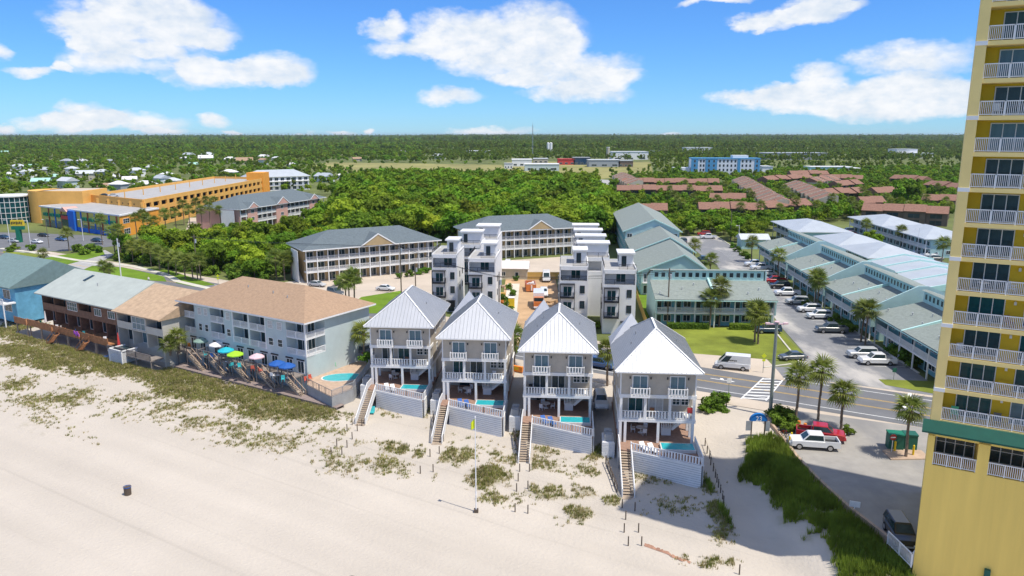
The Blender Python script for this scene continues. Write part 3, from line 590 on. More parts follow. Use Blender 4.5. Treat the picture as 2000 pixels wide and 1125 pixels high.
# ------------------------------------------------------------------ four beach houses on stilts
GA = R(-4.5)
def seam_lines(b, plane, n):
    """standing seams: beams from eave points to ridge points"""
    for p, q in plane: b.beam(p, q, .045, .07)
def beach_house(idx, o, words, rear):
    t = thing('beach_house', words, 'house', (*o, 0), GA, None)
    W, D = 9.3, 14.5; rect_fp(o, GA, -1, -9, W + 1, D + 1)
    MB().prism([(-.15, D), (-.15, -2.3), (1.35, -2.75), (9.25, -6.55), (9.45, -6.3), (9.45, D)], -.3, -.02).build('patio', 'patio_brick', t)
    z1, z2, ze = 3.15, 6.28, 9.5
    MB().box(.0, 6.5, -3.2, W, D, z1 - .3).build('ground_floor', 'taupe_side', t)
    b = MB(); b.box(0, 2.2, z1, W, D, z2 - .05); b.build('wall', 'taupe_side', t)
    MB().box(0, 0, z2, W, D, ze - .12).build('upper_wall', 'taupe', t)
    MB().box(-.12, -.12, z1 - .42, W + .12, D + .05, z1).build('floor_beam', 'white', t); MB().box(-.12, -.1, z2 - .38, W + .12, 2.2, z2 + .06).build('ceiling_beam', 'white', t)
    col = MB().box(-.16, -.16, 0, .16, .16, 1).mesh('column', 'white')
    for x, z, h in [(.15, 0, z1 - .4), (.75, 0, z1 - .4), (4.85, 0, z1 - .4), (W - .2, 0, z1 - .4), (.15, z1, z2 - z1 - .36), (3.15, z1, z2 - z1 - .36), (6.2, z1, z2 - z1 - .36), (W - .15, z1, z2 - z1 - .36)]:
        link('column', col, t, (x, .05, z), 0, (1, 1, h))
    for y in (2.2, 4.4): link('column', col, t, (.15, y, 0), 0, (1, 1, z1 - .4)); link('column', col, t, (W - .15, y, 0), 0, (1, 1, z1 - .4))
    for x0, x1 in ((.32, 2.98), (3.32, 6.03), (6.37, W - .32)): railing_part(t, (x0, .02, z1), (x1, .02, z1), 1.0, .34, .17, .08)
    for s in (0, 1): railing_part(t, (.05 if s == 0 else W - .05, .15, z1), (.05 if s == 0 else W - .05, 2.15, z1), 1.0, .235, .12, .08)
    # corner boards
    for x in (-.03, W - .13): MB().box(x, -.03, z2 + .06, x + .16, .13, ze - .1).build('corner_board', 'white', t)
    gk = (('glass', 'glass_teal'), ('glass_teal', 'glass'), ('glass', 'glass'), ('glass_teal', 'curtain'))[idx]
    window(t, 1.2, 2.18, z1 + .05, 1.9, 2.15, 2, 1, 0, glass=gk[0], split=True, name='sliding_door'); window(t, 3.75, 2.18, z1 + .05, 1.9, 2.15, 2, 1, 0, glass=gk[1], split=True, name='sliding_door')
    window(t, 6.75, 2.18, z1 + 1.1, 1.0, 1.1, 2, 2, name='window'); window(t, 7.85, 2.18, z1 + 1.1, 1.0, 1.1, 2, 2, name='window')
    for x in (1.45, 6.05):
        window(t, x, -.01, z2 + .12, 1.95, 2.45, 2, 1, 0, 'white', 'glass_blue', split=True, name='french_door', fw=.12)
        bal = MB().box(-.22, -.85, -.22, 2.17, 0, 0).build('balcony', 'white', t, (x, 0, z2 + .1))
        railing_part(bal, (-.17, -.78, 0), (2.12, -.78, 0), .98, .34, .17, .1); railing_part(bal, (-.17, -.72, 0), (-.17, -.05, 0), .98, .24, .12, .08); railing_part(bal, (2.12, -.72, 0), (2.12, -.05, 0), .98, .24, .12, .08)
        for dx in (-.35, 2.2): MB().box(0, -.16, 0, .14, 0, .28).build('wall_lamp', 'black_metal', t, (x + dx, 0, z2 + 2.1))
    for y, z in ((4, z2 + .9), (8, z2 + .9), (12, z2 + .9), (5, z1 + .9), (10, z1 + .9)):
        window(t, W + .01, y, z, 1.0, 1.4, 1, 2, math.pi / 2); window(t, -.01, y + 1, z, 1.0, 1.4, 1, 2, -math.pi / 2)
    # inside stair under the house
    b = MB()
    for i in range(9): b.box(6.9 + i * .24, 2.4, .9 + i * .21, 7.2 + i * .24, 3.5, .97 + i * .21)
    b.box(5.6, 2.4, .8, 6.9, 3.5, .97).box(5.6, 2.45, 0, 6.8, 3.45, .8); b.beam((6.9, 2.4, .85), (9.0, 2.4, 2.7), .1, .3)
    b.rail((5.6, 2.38, .97), (6.9, 2.38, .97), .95, .2, .09); b.rail((6.9, 2.38, .97), (8.9, 2.38, 2.75), .95, .2, .09)
    b.build('stair', 'white', t)
    MB().box(1.5, 6.44, 0, 3.0, 6.49, 2.2).box(5.6, 6.44, .1, 7.6, 6.49, 2.2).build('door', 'glass', t)
    # hip roof with standing seams
    x0, x1, y0, y1, zr, hip = -.75, W + .75, -.9, D + .7, 13.75, 5.3
    b = MB(); hip_roof(b, x0, x1, y0, y1, ze, zr, hip, 'y', .16); rf = b.build('roof', ['metal_roof', 'white'], t)
    xm = (x0 + x1) / 2; hw = xm - x0; sm = MB()
    n = 20
    for i in range(1, n):
        x = x0 + (x1 - x0) * i / n; k = 1 - abs(x - xm) / hw
        for ya, yb in ((y0, y0 + hip * k), (y1, y1 - hip * k)): sm.beam((x, ya, ze + .03), (x, yb, ze + (zr - ze) * k + .03), .04, .06)
    m = int((y1 - y0) / .52)
    for i in range(1, m):
        y = y0 + (y1 - y0) * i / m; k = min(1, (y - y0) / hip, (y1 - y) / hip)
        for xa, sg in ((x0, 1), (x1, -1)): sm.beam((xa, y, ze + .03), (xa + sg * hw * k, y, ze + (zr - ze) * k + .03), .04, .06)
    sm.build('seam', 'metal_seam', rf)
    cp = MB()
    for cx, cy in ((x0, y0), (x1, y0)): cp.beam((cx, cy, ze + .05), (xm, y0 + hip, zr + .05), .22, .07)
    for cx, cy in ((x0, y1), (x1, y1)): cp.beam((cx, cy, ze + .05), (xm, y1 - hip, zr + .05), .22, .07)
    cp.beam((xm, y0 + hip, zr + .05), (xm, y1 - hip, zr + .05), .26, .07); cp.build('ridge_cap', 'white', rf)
    vt = MB().cyl(0, 0, 0, .45, .07).mesh('vent_pipe', 'metal_seam')
    for x, y in ((1.6, 5.2), (2.4, 8.0), (7.6, 6.6)): link('vent_pipe', vt, rf, (x, y, ze + (zr - ze) * (1 - abs(x - xm) / hw) - .1))
    if rear:   # rear cross gable that stands behind the ridge on the left
        g = MB(); g.add([(-.72, 11.2, ze + .05), (4.6, 11.2, ze + .05), (4.6, 15.22, ze + .05), (-.72, 15.22, ze + .05), (2.2, 13.3, zr - .2)], [(0, 1, 4), (1, 2, 4), (2, 3, 4), (3, 0, 4)]); g.build('rear_gable', 'metal_roof', rf)
    # sea wall of slats round the pool terrace
    P = [(1.35, -2.75), (9.25, -6.55), (9.45, -6.3), (9.45, -.2)]
    core = MB(); core.beam((*P[0], -1.62), (*P[1], -1.62), .1, 3.1).beam((9.40, -6.4, -1.62), (9.40, .2, -1.62), .1, 3.1).beam((-.1, -2.3, -1.62), (-.1, 2.0, -1.62), .1, 3.1)
    sw = core.build('sea_wall', 'trim_grey', t); sl = MB(); dr = Vector((P[1][0] - P[0][0], P[1][1] - P[0][1], 0)).normalized(); nn = Vector((dr.y, -dr.x, 0)) * .07  # the core's grey paints the shadow in the gaps between slats
    z = -3.1
    while z < -.05:
        a_ = Vector((*P[0], z + .09)) + nn; b_ = Vector((*P[1], z + .09)) + nn; sl.beam(a_, b_, .05, .22); sl.beam((9.48, -6.35, z + .09), (9.48, .2, z + .09), .05, .22); z += .285
    sl.build('slat', 'white', sw)['kind'] = 'stuff'
    MB().beam(Vector((*P[0], .03)) + nn, Vector((*P[1], .03)) + nn, .2, .1).beam((9.45, -6.4, .03), (9.45, .2, .03), .2, .1).build('wall_cap', 'white', sw)
    for k in range(3): railing_part(t, (*lerp(P[0], P[1], k / 3), .06), (*lerp(P[0], P[1], (k + 1) / 3), .06), .98, .34, .16, .13)
    railing_part(t, (9.43, -6.3, .06), (9.43, -.2, .06), .98, .225, .11, .13)
    # beach stair
    st = MB(); n = 17
    for i in range(n):
        y = -2.5 - i * .385; z = -.17 * (i + 1); st.box(.0, y - .40, z - .05, 1.28, y, z)
    st.box(-.05, -9.6, -3.1, 1.33, -9.05, -2.92); s0 = st.build('beach_stair', 'tread', t)
    b = MB()
    for x in (-.06, 1.34): b.beam((x, -2.45, -.12), (x, -9.1, -3.02), .08, .34)
    b.build('stringer', 'white', s0)
    for x in (-.06, 1.34): railing_part(s0, (x, -2.4, -.02), (x, -9.1, -2.98), 1.05, .24, .1, .12, 2.4)
    railing_part(t, (-.06, -.2, 0), (-.06, -2.3, 0), 1.0, .24, .1, .1)
    # raised pool
    pl = MB(); pl.box(5.0, -2.9, -.02, 9.2, -.75, .36); rim = pl.build('pool', 'pool_rim', t)
    MB().box(5.15, -2.75, .36, 9.05, -.9, .39).build('water', 'pool_water', rim)
    # condenser units on a slatted stand
    b = MB(); b.box(-2.0, .6, -3.2, -.5, 3.6, -.35); z = -3.0
    while z < -.4: b.box(-2.06, .54, z, -.44, .6, z + .16); z += .22
    st = b.build('service_platform', 'white', t)
    for y in (1.2, 2.6): MB().box(-1.75, y - .45, -.35, -.75, y + .45, .55).cyl(-1.25, y, .55, .58, .38, .38, 12).build('condenser', 'trim_grey', st)
HO = [((-21.8, 110.2), 'tan stilt beach house with white metal hip roof, next to the long blue-grey beach building', False),
      ((-10.1, 103.4), 'tan stilt beach house with white metal hip roof, second along from the blue-grey beach building', True),
      ((1.6, 96.9), 'tan stilt beach house with white metal hip roof, third along from the blue-grey beach building', True),
      ((13.5, 88.1), 'tan stilt beach house with white metal hip roof, beside the sandy beach access path', True)]
for i, (o, w, r) in enumerate(HO): beach_house(i, o, w, r)
def house_xy(i, x, y):
    o = HO[i][0]; return (o[0] + x * math.cos(GA) - y * math.sin(GA), o[1] + x * math.sin(GA) + y * math.cos(GA))
nm = ['next to the blue-grey building', 'second along from the blue-grey building', 'third along from the blue-grey building', 'beside the beach access path']
for i in range(4):
    table((*house_xy(i, 3.0, 3.2), 0), 'plastic_white', 'white round patio table under the stilt house ' + nm[i])
    for k in range(3):
        an = k * 2.1 + i; q = house_xy(i, 3.0 + .95 * math.cos(an), 3.2 + .95 * math.sin(an))
        tag(chair(None, (*q, 0), GA + an - math.pi / 2, 'plastic_white', None, 'patio_chair'), 'white chair at the patio table under the stilt house ' + nm[i], 'chair', 'patio chairs under house %s' % ['one', 'two', 'three', 'four'][i])
q = house_xy(3, 8.7, .0); tag(MB().box(-.35, -.02, 0, .35, .05, .75).box(-.3, -.08, .1, .3, -.03, .6).build('beach_towel', 'cloth_red', None, (*q, 4.0), GA), 'red towel hung over the balcony rail of the stilt house beside the access path', 'towel')
q = house_xy(3, 4.2, 1.2); chair(None, (*q, 3.15), GA, 'deck_orange', 'brown chair on the middle balcony of the stilt house beside the access path', 'balcony_chair')
q = house_xy(1, 7.4, 1.2); chair(None, (*q, 3.15), GA, 'plastic_white', 'white chair on the middle balcony of the second stilt house', 'balcony_chair')
q = house_xy(2, 1.0, 1.3); chair(None, (*q, 3.15), GA + .5, 'black_metal', 'black chair on the middle balcony of the third stilt house', 'balcony_chair')
q = house_xy(0, 5.2, 1.2); chair(None, (*q, 3.15), GA - .4, 'brown_wood', 'dark wooden chair on the middle balcony of the first stilt house', 'balcony_chair')
def lounger(loc, rz, m, lab, group=None):
    def mk():
        b = MB(); b.box(-.32, -.95, .28, .32, .35, .36); b.beam((0, .35, .32), (0, .95, .75), .64, .07)
        for x in (-.3, .25):
            for y in (-.9, .3): b.box(x, y, 0, x + .05, y + .05, .28)
        return b.mesh('lounger', m)
    return tag(link('sun_lounger', cached(('lounger', m), mk), None, loc, rz), lab, 'lounger', group)
for i, m in ((1, 'cloth_blue'), (2, 'cloth_blue'), (3, 'plastic_white'), (0, 'plastic_white')):
    for k in range(2): lounger((*house_xy(i, 3.0 + k * 1.0, -2.4 - k * .35), 0), GA + .4, m, '%s lounger on the terrace of the stilt house %s' % ('blue' if m == 'cloth_blue' else 'white', nm[i]), 'loungers of house %s' % ['one', 'two', 'three', 'four'][i])

# ------------------------------------------------------------------ blue-grey three storey building
BA = R(-31.5)
def frame(o, rz):
    c, s = math.cos(rz), math.sin(rz)
    return lambda x, y: (o[0] + x * c - y * s, o[1] + x * s + y * c)
BB0 = (-59.6, 131.0); bbf = frame(BB0, BA)
def blue_building():
    t = thing('beach_apartment_building', 'long blue-grey three storey beach building with a brown shingle hip roof', 'building', (*BB0, 0), BA)
    W, D, H = 31.1, 15.0, 8.75; rect_fp(BB0, BA, -1, -9, W + 8, D + 1)
    bal = [(0.05, 3.2), (7.5, 11.2), (13.5, 17.35), (17.8, 21.7), (26.7, W)]
    b = MB(); b.box(0, 2.0, -3.0, W - 2.0, D, H); b.box(W - 2, 4.3, 2.9, W, D, H).box(W - 2, 2.0, -3, W, D, 2.9); b.box(0, 0, -3.0, W, 2.0, 2.9)
    cur = 0
    for x0, x1 in bal + [(W, W)]:
        if x0 > cur + .06: b.box(cur, 0, 2.9, x0, 2.0, H)
        cur = x1
    b.build('wall', 'blue_siding', t)
    for x0, x1 in bal:
        for z in (2.92, 5.85):
            MB().box(x0, .03, z - .18, x1, 2.0, z + .02).build('balcony_slab', 'white', t)
            if x1 == W: MB().box(W - 2, 2.0, z - .18, W - .03, 4.3, z + .02).build('balcony_slab', 'white', t)
            mid = (x0 + x1) / 2
            for p, q in ((x0, mid), (mid, x1)): railing_part(t, (p + .05, .08, z), (q - .05, .08, z), 1.05, .16, .06, .1)
            if x1 == W: railing_part(t, (W - .08, .15, z), (W - .08, 4.25, z), 1.05, .16, .06, .1, 2.0)
            window(t, x0 + .4, 1.98, z + .05, min(2.4, x1 - x0 - .6), 2.1, 2, 1, 0, 'white', 'glass', True, 'sliding_door')
            if x1 == W: window(t, W - 1.99, 2.3, z + .05, 1.6, 2.1, 2, 1, math.pi / 2, 'white', 'glass', False, 'sliding_door')
    for x in (bal[2][0] - .12, bal[3][0] - .3, bal[3][1] - .1): MB().box(x, -.02, 2.9, x + .24, .2, H - .05).build('column', 'white', t)
    MB().box(W - .26, -.02, 2.9, W + .02, .24, H - .05).build('column', 'white', t)
    for x, w in ((4.2, 1.0), (5.9, 1.0), (11.85, 1.1), (22.4, 1.2), (24.6, 1.2)):
        for z in (3.75, 6.65): window(t, x, -.01, z, w, 1.35, 1, 2, 0, 'white', 'curtain' if z > 5 else 'glass')
    for x in (1.6, 4.2, 8.0, 10.6, 14.3, 17.0, 20.3, 22.9, 26.4, 29.0):
        window(t, x, -.01, 0.02, 1.55, 2.15, 2, 1, 0, 'white', 'glass', False, 'french_door', .12)
        MB().box(x - .05, -.16, 2.2, x + 1.6, 0, 2.42).build('door_hood', 'black_metal', t)
    b = MB(); hip_roof(b, -.9, W + .9, -.9, D + .9, H + .12, 12.7, 8.4, 'x', .28); rf = b.build('roof', ['tan_shingle', 'white'], t)
    v = MB().cyl(0, 0, 0, .5, .1).mesh('vent_pipe', 'trim_grey')
    for x, y in ((19, 4.5), (23, 4.0), (12, 5.0)): link('vent_pipe', v, rf, (x, y, 8.9 + (12.7 - 8.9) * (y + .9) / 8.4 - .1))
blue_building()
def bb(x, y, z=0): return (*bbf(x, y), z)
def wood_deck():
    d = thing('wooden_deck', 'weathered grey timber deck with posts in front of the blue-grey beach building', 'deck', (*BB0, 0), BA)
    zt = 0.0
    for k in range(5):
        x0 = .3 + k * 6.1; x1 = x0 + 5.7
        MB().box(x0, -2.25, zt - .22, x1, -.05, zt).build('platform', 'deck_grey', d)
        railing_part(d, (x0, -2.2, zt), (x1 - 1.4, -2.2, zt), 1.0, .3, .05, .11, 1.9, 'deck_grey'); railing_part(d, (x0, -2.15, zt), (x0, -.2, zt), 1.0, .3, .05, .11, 2.3, 'deck_grey')
        for x in (x0 + .1, (x0 + x1) / 2, x1 - .1):
            for y in (-2.17, -.6): MB().box(x - .09, y - .09, -3.1, x + .09, y + .09, 1.05 if y < -2 else -.2).build('post', 'deck_grey', d)
        st = MB(); n = 13
        for i in range(n): st.box(x1 - 1.2 + i * .3, -3.2, -.19 * (i + 1) - .05, x1 - .88 + i * .3, -2.32, -.19 * (i + 1))
        s0 = st.build('stair', 'tread', d)
        for y in (-3.22, -2.30):
            MB().beam((x1 - 1.3, y, -.05), (x1 + 2.7, y, -2.72), .07, .3).build('stringer', 'tread', s0); railing_part(s0, (x1 - 1.2, y, 0), (x1 + 2.6, y, -2.55), 1.0, 1.3, .05, .1, 1.9, 'deck_tan')
wood_deck()
def boardwalk():
    d = thing('boardwalk', 'grey-brown boardwalk along the dune below the deck stairs', 'boardwalk', (*BB0, 0), BA)
    # one plank object per board
    me = MB().box(0, 0, 0, .62, 1.75, .08).mesh('plank', 'boardwalk')
    for i in range(61): link('plank', me, d, (1.6 + i * .65, -4.0, -2.42 + .006 * (i * 7 % 5)))
    MB().box(1.6, -3.9, -3.4, 41.2, -3.75, -2.43).box(1.6, -2.45, -3.4, 41.2, -2.3, -2.43).build('joist', 'deck_grey', d)
    s = MB()
    for i in range(4): s.box(15.2, -4.35 - i * .35, -2.62 - i * .12, 16.8, -4.0 - i * .35, -2.52 - i * .12)
    s.build('step', 'deck_grey', d)
boardwalk()
def pool_terrace():
    TZ = -.8; pts = pxs([(604, 734), (600, 752), (648, 776), (690, 760), (722, 718), (706, 690)], TZ)
    t = thing('pool_terrace', 'raised tan pool terrace beside the blank end wall of the blue-grey building', 'terrace', (0, 0, 0))
    b = MB(); b.prism(pts, -3.5, TZ, 1, 0); b.build('slab', ['deck_tan', 'trim_grey'], t)
    c = gp(669, 737, TZ); el = []
    for i in range(28):
        a = 2 * math.pi * i / 28; r = 1 + .10 * math.cos(2 * a); u, v = 2.9 * r * math.cos(a), 2.1 * r * math.sin(a); an = R(10)
        el.append((c[0] + u * math.cos(an) - v * math.sin(an), c[1] + u * math.sin(an) + v * math.cos(an)))
    rim = [(c[0] + (x - c[0]) * 1.08, c[1] + (y - c[1]) * 1.08) for x, y in el]
    r = MB().prism(rim, TZ, TZ + .05).build('pool_rim', 'pool_rim', t); MB().prism(el, TZ + .03, TZ + .07).build('pool_water', 'pool_water', r)
    for p, q in ((0, 1), (1, 2), (2, 3), (3, 4), (4, 5)): railing_part(t, (*pts[p], TZ), (*pts[q], TZ), 1.1, .5 if p < 2 else .18, .04, .08, 2.0, 'deck_grey' if p < 2 else 'trim_grey')
pool_terrace()
def umbrella(loc, m, r, lab, closed=False):
    t = thing('patio_umbrella', lab, 'umbrella', loc)
    MB().cyl(0, 0, 0, 2.55, .03, .03, 6).cyl(0, 0, 0, .08, .3, .25, 10).build('pole', 'plastic_white', t)
    n = 8; b = MB(); top = (0, 0, 2.6); z0 = 2.0
    ring = [(r * math.cos(2 * math.pi * i / n), r * math.sin(2 * math.pi * i / n), z0) for i in range(n)]
    mid = [(x * .5, y * .5, 2.36) for x, y, z in ring]
    for i in range(n):
        j = (i + 1) % n; b.poly([mid[i], mid[j], top]); b.poly([ring[i], ring[j], mid[j], mid[i]])
        b.poly([(ring[i][0], ring[i][1], z0 - .16), (ring[j][0], ring[j][1], z0 - .16), ring[j], ring[i]])
    b.build('canopy', m, t)
for px, py, m, r, lab in ((396, 686, 'cloth_green', 1.5, 'faded grey-green patio umbrella on the timber deck'), (427, 694, 'cloth_white', 1.5, 'white patio umbrella on the timber deck'), (443, 706, 'cloth_teal', 1.4, 'turquoise patio umbrella on the timber deck'), (461, 714, 'cloth_lime', 1.4, 'lime green patio umbrella on the timber deck'), (503, 719, 'cloth_pink', 1.3, 'pale pink patio umbrella on the timber deck'), (543, 733, 'cloth_blue', 1.4, 'royal blue patio umbrella on the timber deck, towards the umbrellas'), (562, 738, 'cloth_blue', 1.4, 'royal blue patio umbrella on the timber deck, at the pool end')):
    umbrella((*gp(px, py), 0), m, r, lab)
for px, py, m, lab in ((402, 697, 'plastic_teal', 'pale teal chair on the deck beside the grey-green umbrella'), (416, 700, 'cloth_blue', 'blue chair on the deck under the white umbrella'), (452, 718, 'plastic_teal', 'teal chair on the deck under the lime umbrella'), (468, 720, 'plastic_teal', 'teal chair on the deck beside the lime umbrella'), (494, 724, 'plastic_red', 'red chair on the deck under the pink umbrella'), (509, 728, 'plastic_red', 'rust red chair on the deck behind the pink umbrella'), (370, 680, 'cloth_orange', 'orange chair at the end of the deck by the palms'), (362, 676, 'cloth_lime', 'lime chair at the end of the deck by the palms'), (553, 745, 'plastic_teal', 'teal chair on the deck under a blue umbrella'), (533, 738, 'plastic_white', 'white chair on the deck under a blue umbrella'), (598, 747, 'plastic_red', 'red chair on the pool terrace near the deck'), (606, 743, 'plastic_red', 'red chair on the pool terrace nearer the pool'), (655, 719, 'plastic_green', 'bright green lounge chair on the pool terrace by the wall')):
    tz = -.8 if 'terrace' in lab else 0.0; o = chair(None, (*gp(px, py, tz), tz), R(random.uniform(0, 360)), m, lab, 'deck_chair')
    if 'lounge' in lab: o.scale = (1.8, 1.8, 1.3)

# ------------------------------------------------------------------ brown townhouses and neighbours
TB0 = (-97.0, 149.6); tbf = frame(TB0, BA)
def brown_townhouses():
    t = thing('townhouse_row', 'two storey brown timber townhouses under a pale green gable roof', 'townhouse', (*TB0, 0), BA)
    W, D, H = 27.2, 15.5, 6.1; rect_fp(TB0, BA, -1, -7, W + 15, D + 1)
    b = MB(); b.box(0, 1.6, -3.0, W, D, H); n = 6; bw = W / n; kind = ['open', 'open', 'win', 'open', 'win2', 'win2']
    for i in range(n + 1): b.box(max(0, i * bw - .12), 0, 0, min(W, i * bw + .12), 1.6, H)
    for i, k in enumerate(kind):
        x = i * bw
        b.box(x + .12, 0, 2.75, x + bw - .12, 1.6, 3.05)
        if k == 'open': b.box(x + .12, 0, 3.05, x + bw - .12, .12, 4.2)
        else: b.box(x + .12, 0, 3.05, x + bw - .12, 1.6, H)
    b.build('wall', 'brown_wood', t)
    for i, k in enumerate(kind):
        x = i * bw
        window(t, x + .6, 1.58, .05, bw - 1.2, 2.2, 3, 1, 0, 'white', 'glass', False, 'sliding_door')
        if k == 'open': window(t, x + .7, 1.58, 3.1, bw - 1.4, 2.1, 2, 1, 0, 'brown_wood', 'glass', False, 'balcony_door')
        elif k == 'win': window(t, x + .5, -.01, 3.75, bw - 1.0, 1.75, 4, 2, 0, 'white', 'glass_teal')
        else: window(t, x + 1.0, -.01, 3.8, 2.3, 1.5, 3, 1, 0, 'white', 'glass_teal')
    b = MB(); gable_roof(b, -.9, W + .3, -1.0, D + 1, H + .15, 10.0, 'x', .22); rf = b.build('roof', 'green_metal_roof', t)
    MB().beam((8.0, 4.6, 8.75), (8.2, 6.6, 9.55), .9, .12).build('skylight', 'glass', rf)
    p = MB().box(-.06, -.06, 0, .06, .06, .8).mesh('vent_pipe', 'trim_grey'); link('vent_pipe', p, rf, (14, 4, 8.2))
    # tan roofed end unit
    U0 = tbf(W + .1, -.5); u = thing('end_townhouse', 'cream two storey townhouse with a tan shingle roof and blank end wall', 'townhouse', (*U0, 0), BA)
    W2, D2 = 14.0, 16.5; b = MB(); b.box(0, 1.8, -3.0, W2, D2, 5.9); b.box(W2 - .2, 0, -3, W2, 1.8, 5.9); b.box(0, 0, -3, .2, 1.8, 5.9); b.box(.2, 0, 2.75, W2 - .2, 1.8, 3.0); b.box(.2, 0, 3.0, 4.6, .12, 4.1).box(9.2, 0, 3.0, W2 - .2, .12, 4.1).box(4.6, 0, 0, 4.8, 1.8, 5.9).box(9.0, 0, 0, 9.2, 1.8, 5.9)
    b.xprism([(1.8, 5.9), (D2, 5.9), (D2 / 2, 9.3)], W2 - .25, W2); b.build('wall', 'cream_siding', u)
    b = MB(); gable_roof(b, -.05, W2 + .5, -.9, D2 + .9, 6.05, 9.7, 'x', .2); b.build('roof', 'tan_shingle_pale', u)
    window(u, 4.9, .02, 3.1, 4.0, 2.4, 3, 2, 0, 'white', 'glass_blue', True); window(u, 5.0, 1.7, .05, 3.8, 2.5, 2, 1, 0, 'white', 'glass_blue')
    for x in (.6, 9.7): window(u, x, 1.75, 3.1, 3.4, 2.1, 2, 1, 0, 'trim_grey', 'glass'); window(u, x, 1.75, .05, 3.4, 2.3, 2, 1, 0, 'trim_grey', 'glass')
    # orange timber deck
    d = thing('timber_deck', 'orange-brown raised timber deck with solid rails along the brown townhouses', 'deck', (*TB0, 0), BA)
    for i in range(7):
        x0 = -7.0 + i * 4.9; x1 = x0 + 4.8; y0 = -2.6 + .2 * (i % 2)
        MB().box(x0, y0, -.5, x1, 0, -.28).build('platform', 'deck_orange', d)
        b = MB()
        for k in range(7): b.box(x0, y0 - .05, -.5 + k * .2, x1, y0, -.33 + k * .2)
        for x in (x0 + .05, (x0 + x1) / 2, x1 - .05): b.box(x - .06, y0, -.5, x + .06, y0 + .08, .95)
        b.build('rail_panel', 'deck_orange', d)
        for x in (x0 + .3, x1 - .3): MB().box(x - .1, y0 + .2, -3.2, x + .1, y0 + .4, -.5).build('post', 'deck_tan', d)
    for x in (10.5, 21.0):
        st = MB()
        for i in range(12): st.box(x - .3 - i * .26, -3.7, -.5 - .2 * (i + 1), x - i * .26, -2.7, -.45 - .2 * (i + 1))
        s0 = st.build('stair', 'deck_orange', d)
        for y in (-3.72, -2.68): MB().beam((x, y, -.4), (x - 3.3, y, -2.95), .07, .3).beam((x, y, .5), (x - 3.3, y, -2.05), .07, .12).beam((x - 3.2, y, -3.0), (x - 3.2, y, -2.0), .1, .1).build('stringer', 'deck_orange', s0)
    # grey deck of the end unit, with a white shed-like enclosure
    g = thing('low_deck', 'weathered grey deck below the cream end townhouse', 'deck', (*U0, 0), BA)
    MB().box(.2, -2.6, -1.3, 13.6, -.05, -1.1).build('platform', 'deck_grey', g)
    for k in range(3): railing_part(g, (.3 + k * 4.4, -2.5, -1.1), (4.7 + k * 4.4, -2.5, -1.1), 1.0, .2, .07, .12, None, 'deck_grey')
    for x in (.4, 5, 9, 13.4): MB().box(x - .1, -2.5, -3.3, x + .1, -2.3, -1.3).build('post', 'deck_grey', g)
    e = thing('white_enclosure', 'white framed deck enclosure in front of the cream end townhouse', 'enclosure', (*frame(U0, BA)(2.4, -3.4), -2.9), BA)
    b = MB()
    for k in range(11): b.box(0, -.04, .35 + k * .2, 3.8, .02, .47 + k * .2)
    for k in range(11): b.box(3.78, 0, .35 + k * .2, 3.84, 3.0, .47 + k * .2)
    b.build('lattice', 'white', e); MB().box(-.1, -.1, 2.55, 3.95, .1, 2.75).box(3.75, -.1, 2.55, 3.95, 3.1, 2.75).box(-.1, -.1, 0, .1, .1, 2.6).box(3.75, -.1, 0, 3.95, .1, 2.6).box(-.1, -.1, 2.55, .1, 3.1, 2.75).build('frame', 'white', e)
    MB().box(.1, .1, 2.3, 3.75, 3.0, 2.45).build('roof_panel', 'glass', e)
brown_townhouses()
def tb(x, y, z=0): return (*tbf(x, y), z)
umb = thing('closed_umbrella', 'closed red patio umbrella on the deck of the cream townhouse', 'umbrella', tb(29.0, -1.6, -1.1)); MB().cyl(0, 0, 0, .8, .03).build('pole', 'brown_wood', umb); MB().cyl(0, 0, .8, 3.2, .3, .06, 8).build('canopy', 'cloth_red', umb)
umb = thing('closed_umbrella', 'closed white patio umbrella on the orange timber deck', 'umbrella', tb(2.5, -1.0, -.28)); MB().cyl(0, 0, 0, .8, .03).build('pole', 'brown_wood', umb); MB().cyl(0, 0, .8, 3.1, .28, .05, 8).build('canopy', 'cloth_white', umb)
b = MB()
for k in range(16):
    a = k * .7; b.box(-.9 + k * .11, -.06, .2 + .25 * math.sin(a), -.78 + k * .11, .06, .75 + .25 * math.sin(a + 1))
tag(b.build('beach_towel', 'cloth_purple', None, tb(17.0, -2.75, .0), BA), 'purple towels hung over the orange deck rail', 'towel')
for x, m, lab in ((7.5, 'plastic_white', 'white chair on the orange deck, next to the closed umbrella'), (8.7, 'plastic_white', 'white chair on the orange deck, second from the closed umbrella'), (14, 'cloth_blue', 'blue chair on the orange deck, mid-way'), (17, 'plastic_teal', 'teal chair on the orange deck beside the purple towels'), (24.5, 'plastic_white', 'white chair at the end of the orange deck'), (1.0, 'store_green', 'green chair at the corner of the orange deck')):
    chair(None, tb(x, -1.6, -.28), BA + random.uniform(-1, 1), m, lab, 'deck_chair')
def beach_frame():
    t = thing('stacked_beach_frames', 'dark blue stack of flat beach chair frames lying on the sand', 'chair stack', (*gp(228, 697, -2.6), float(beach_z(np.array([gp(228, 697, -2.6)[0]]), np.array([gp(228, 697, -2.6)[1]]))[0]) + .05), BA)
    for k in range(3):
        b = MB()
        for y in (-1.4, 0, 1.4): b.box(-3, y - .06, k * .12, 3, y + .06, k * .12 + .08)
        for i in range(9): b.box(-3 + i * .74, -1.4, k * .12 + .02, -2.9 + i * .74, 1.4, k * .12 + .1)
        b.build('chair_frame', ('car_blue', 'car_darkblue', 'car_blue')[k], t, (.3 * k, .1 * k, .05))
    MB().box(-2.6, -1.2, .36, 2.4, 1.2, .42).build('cover', 'cloth_blue', t)
beach_frame()
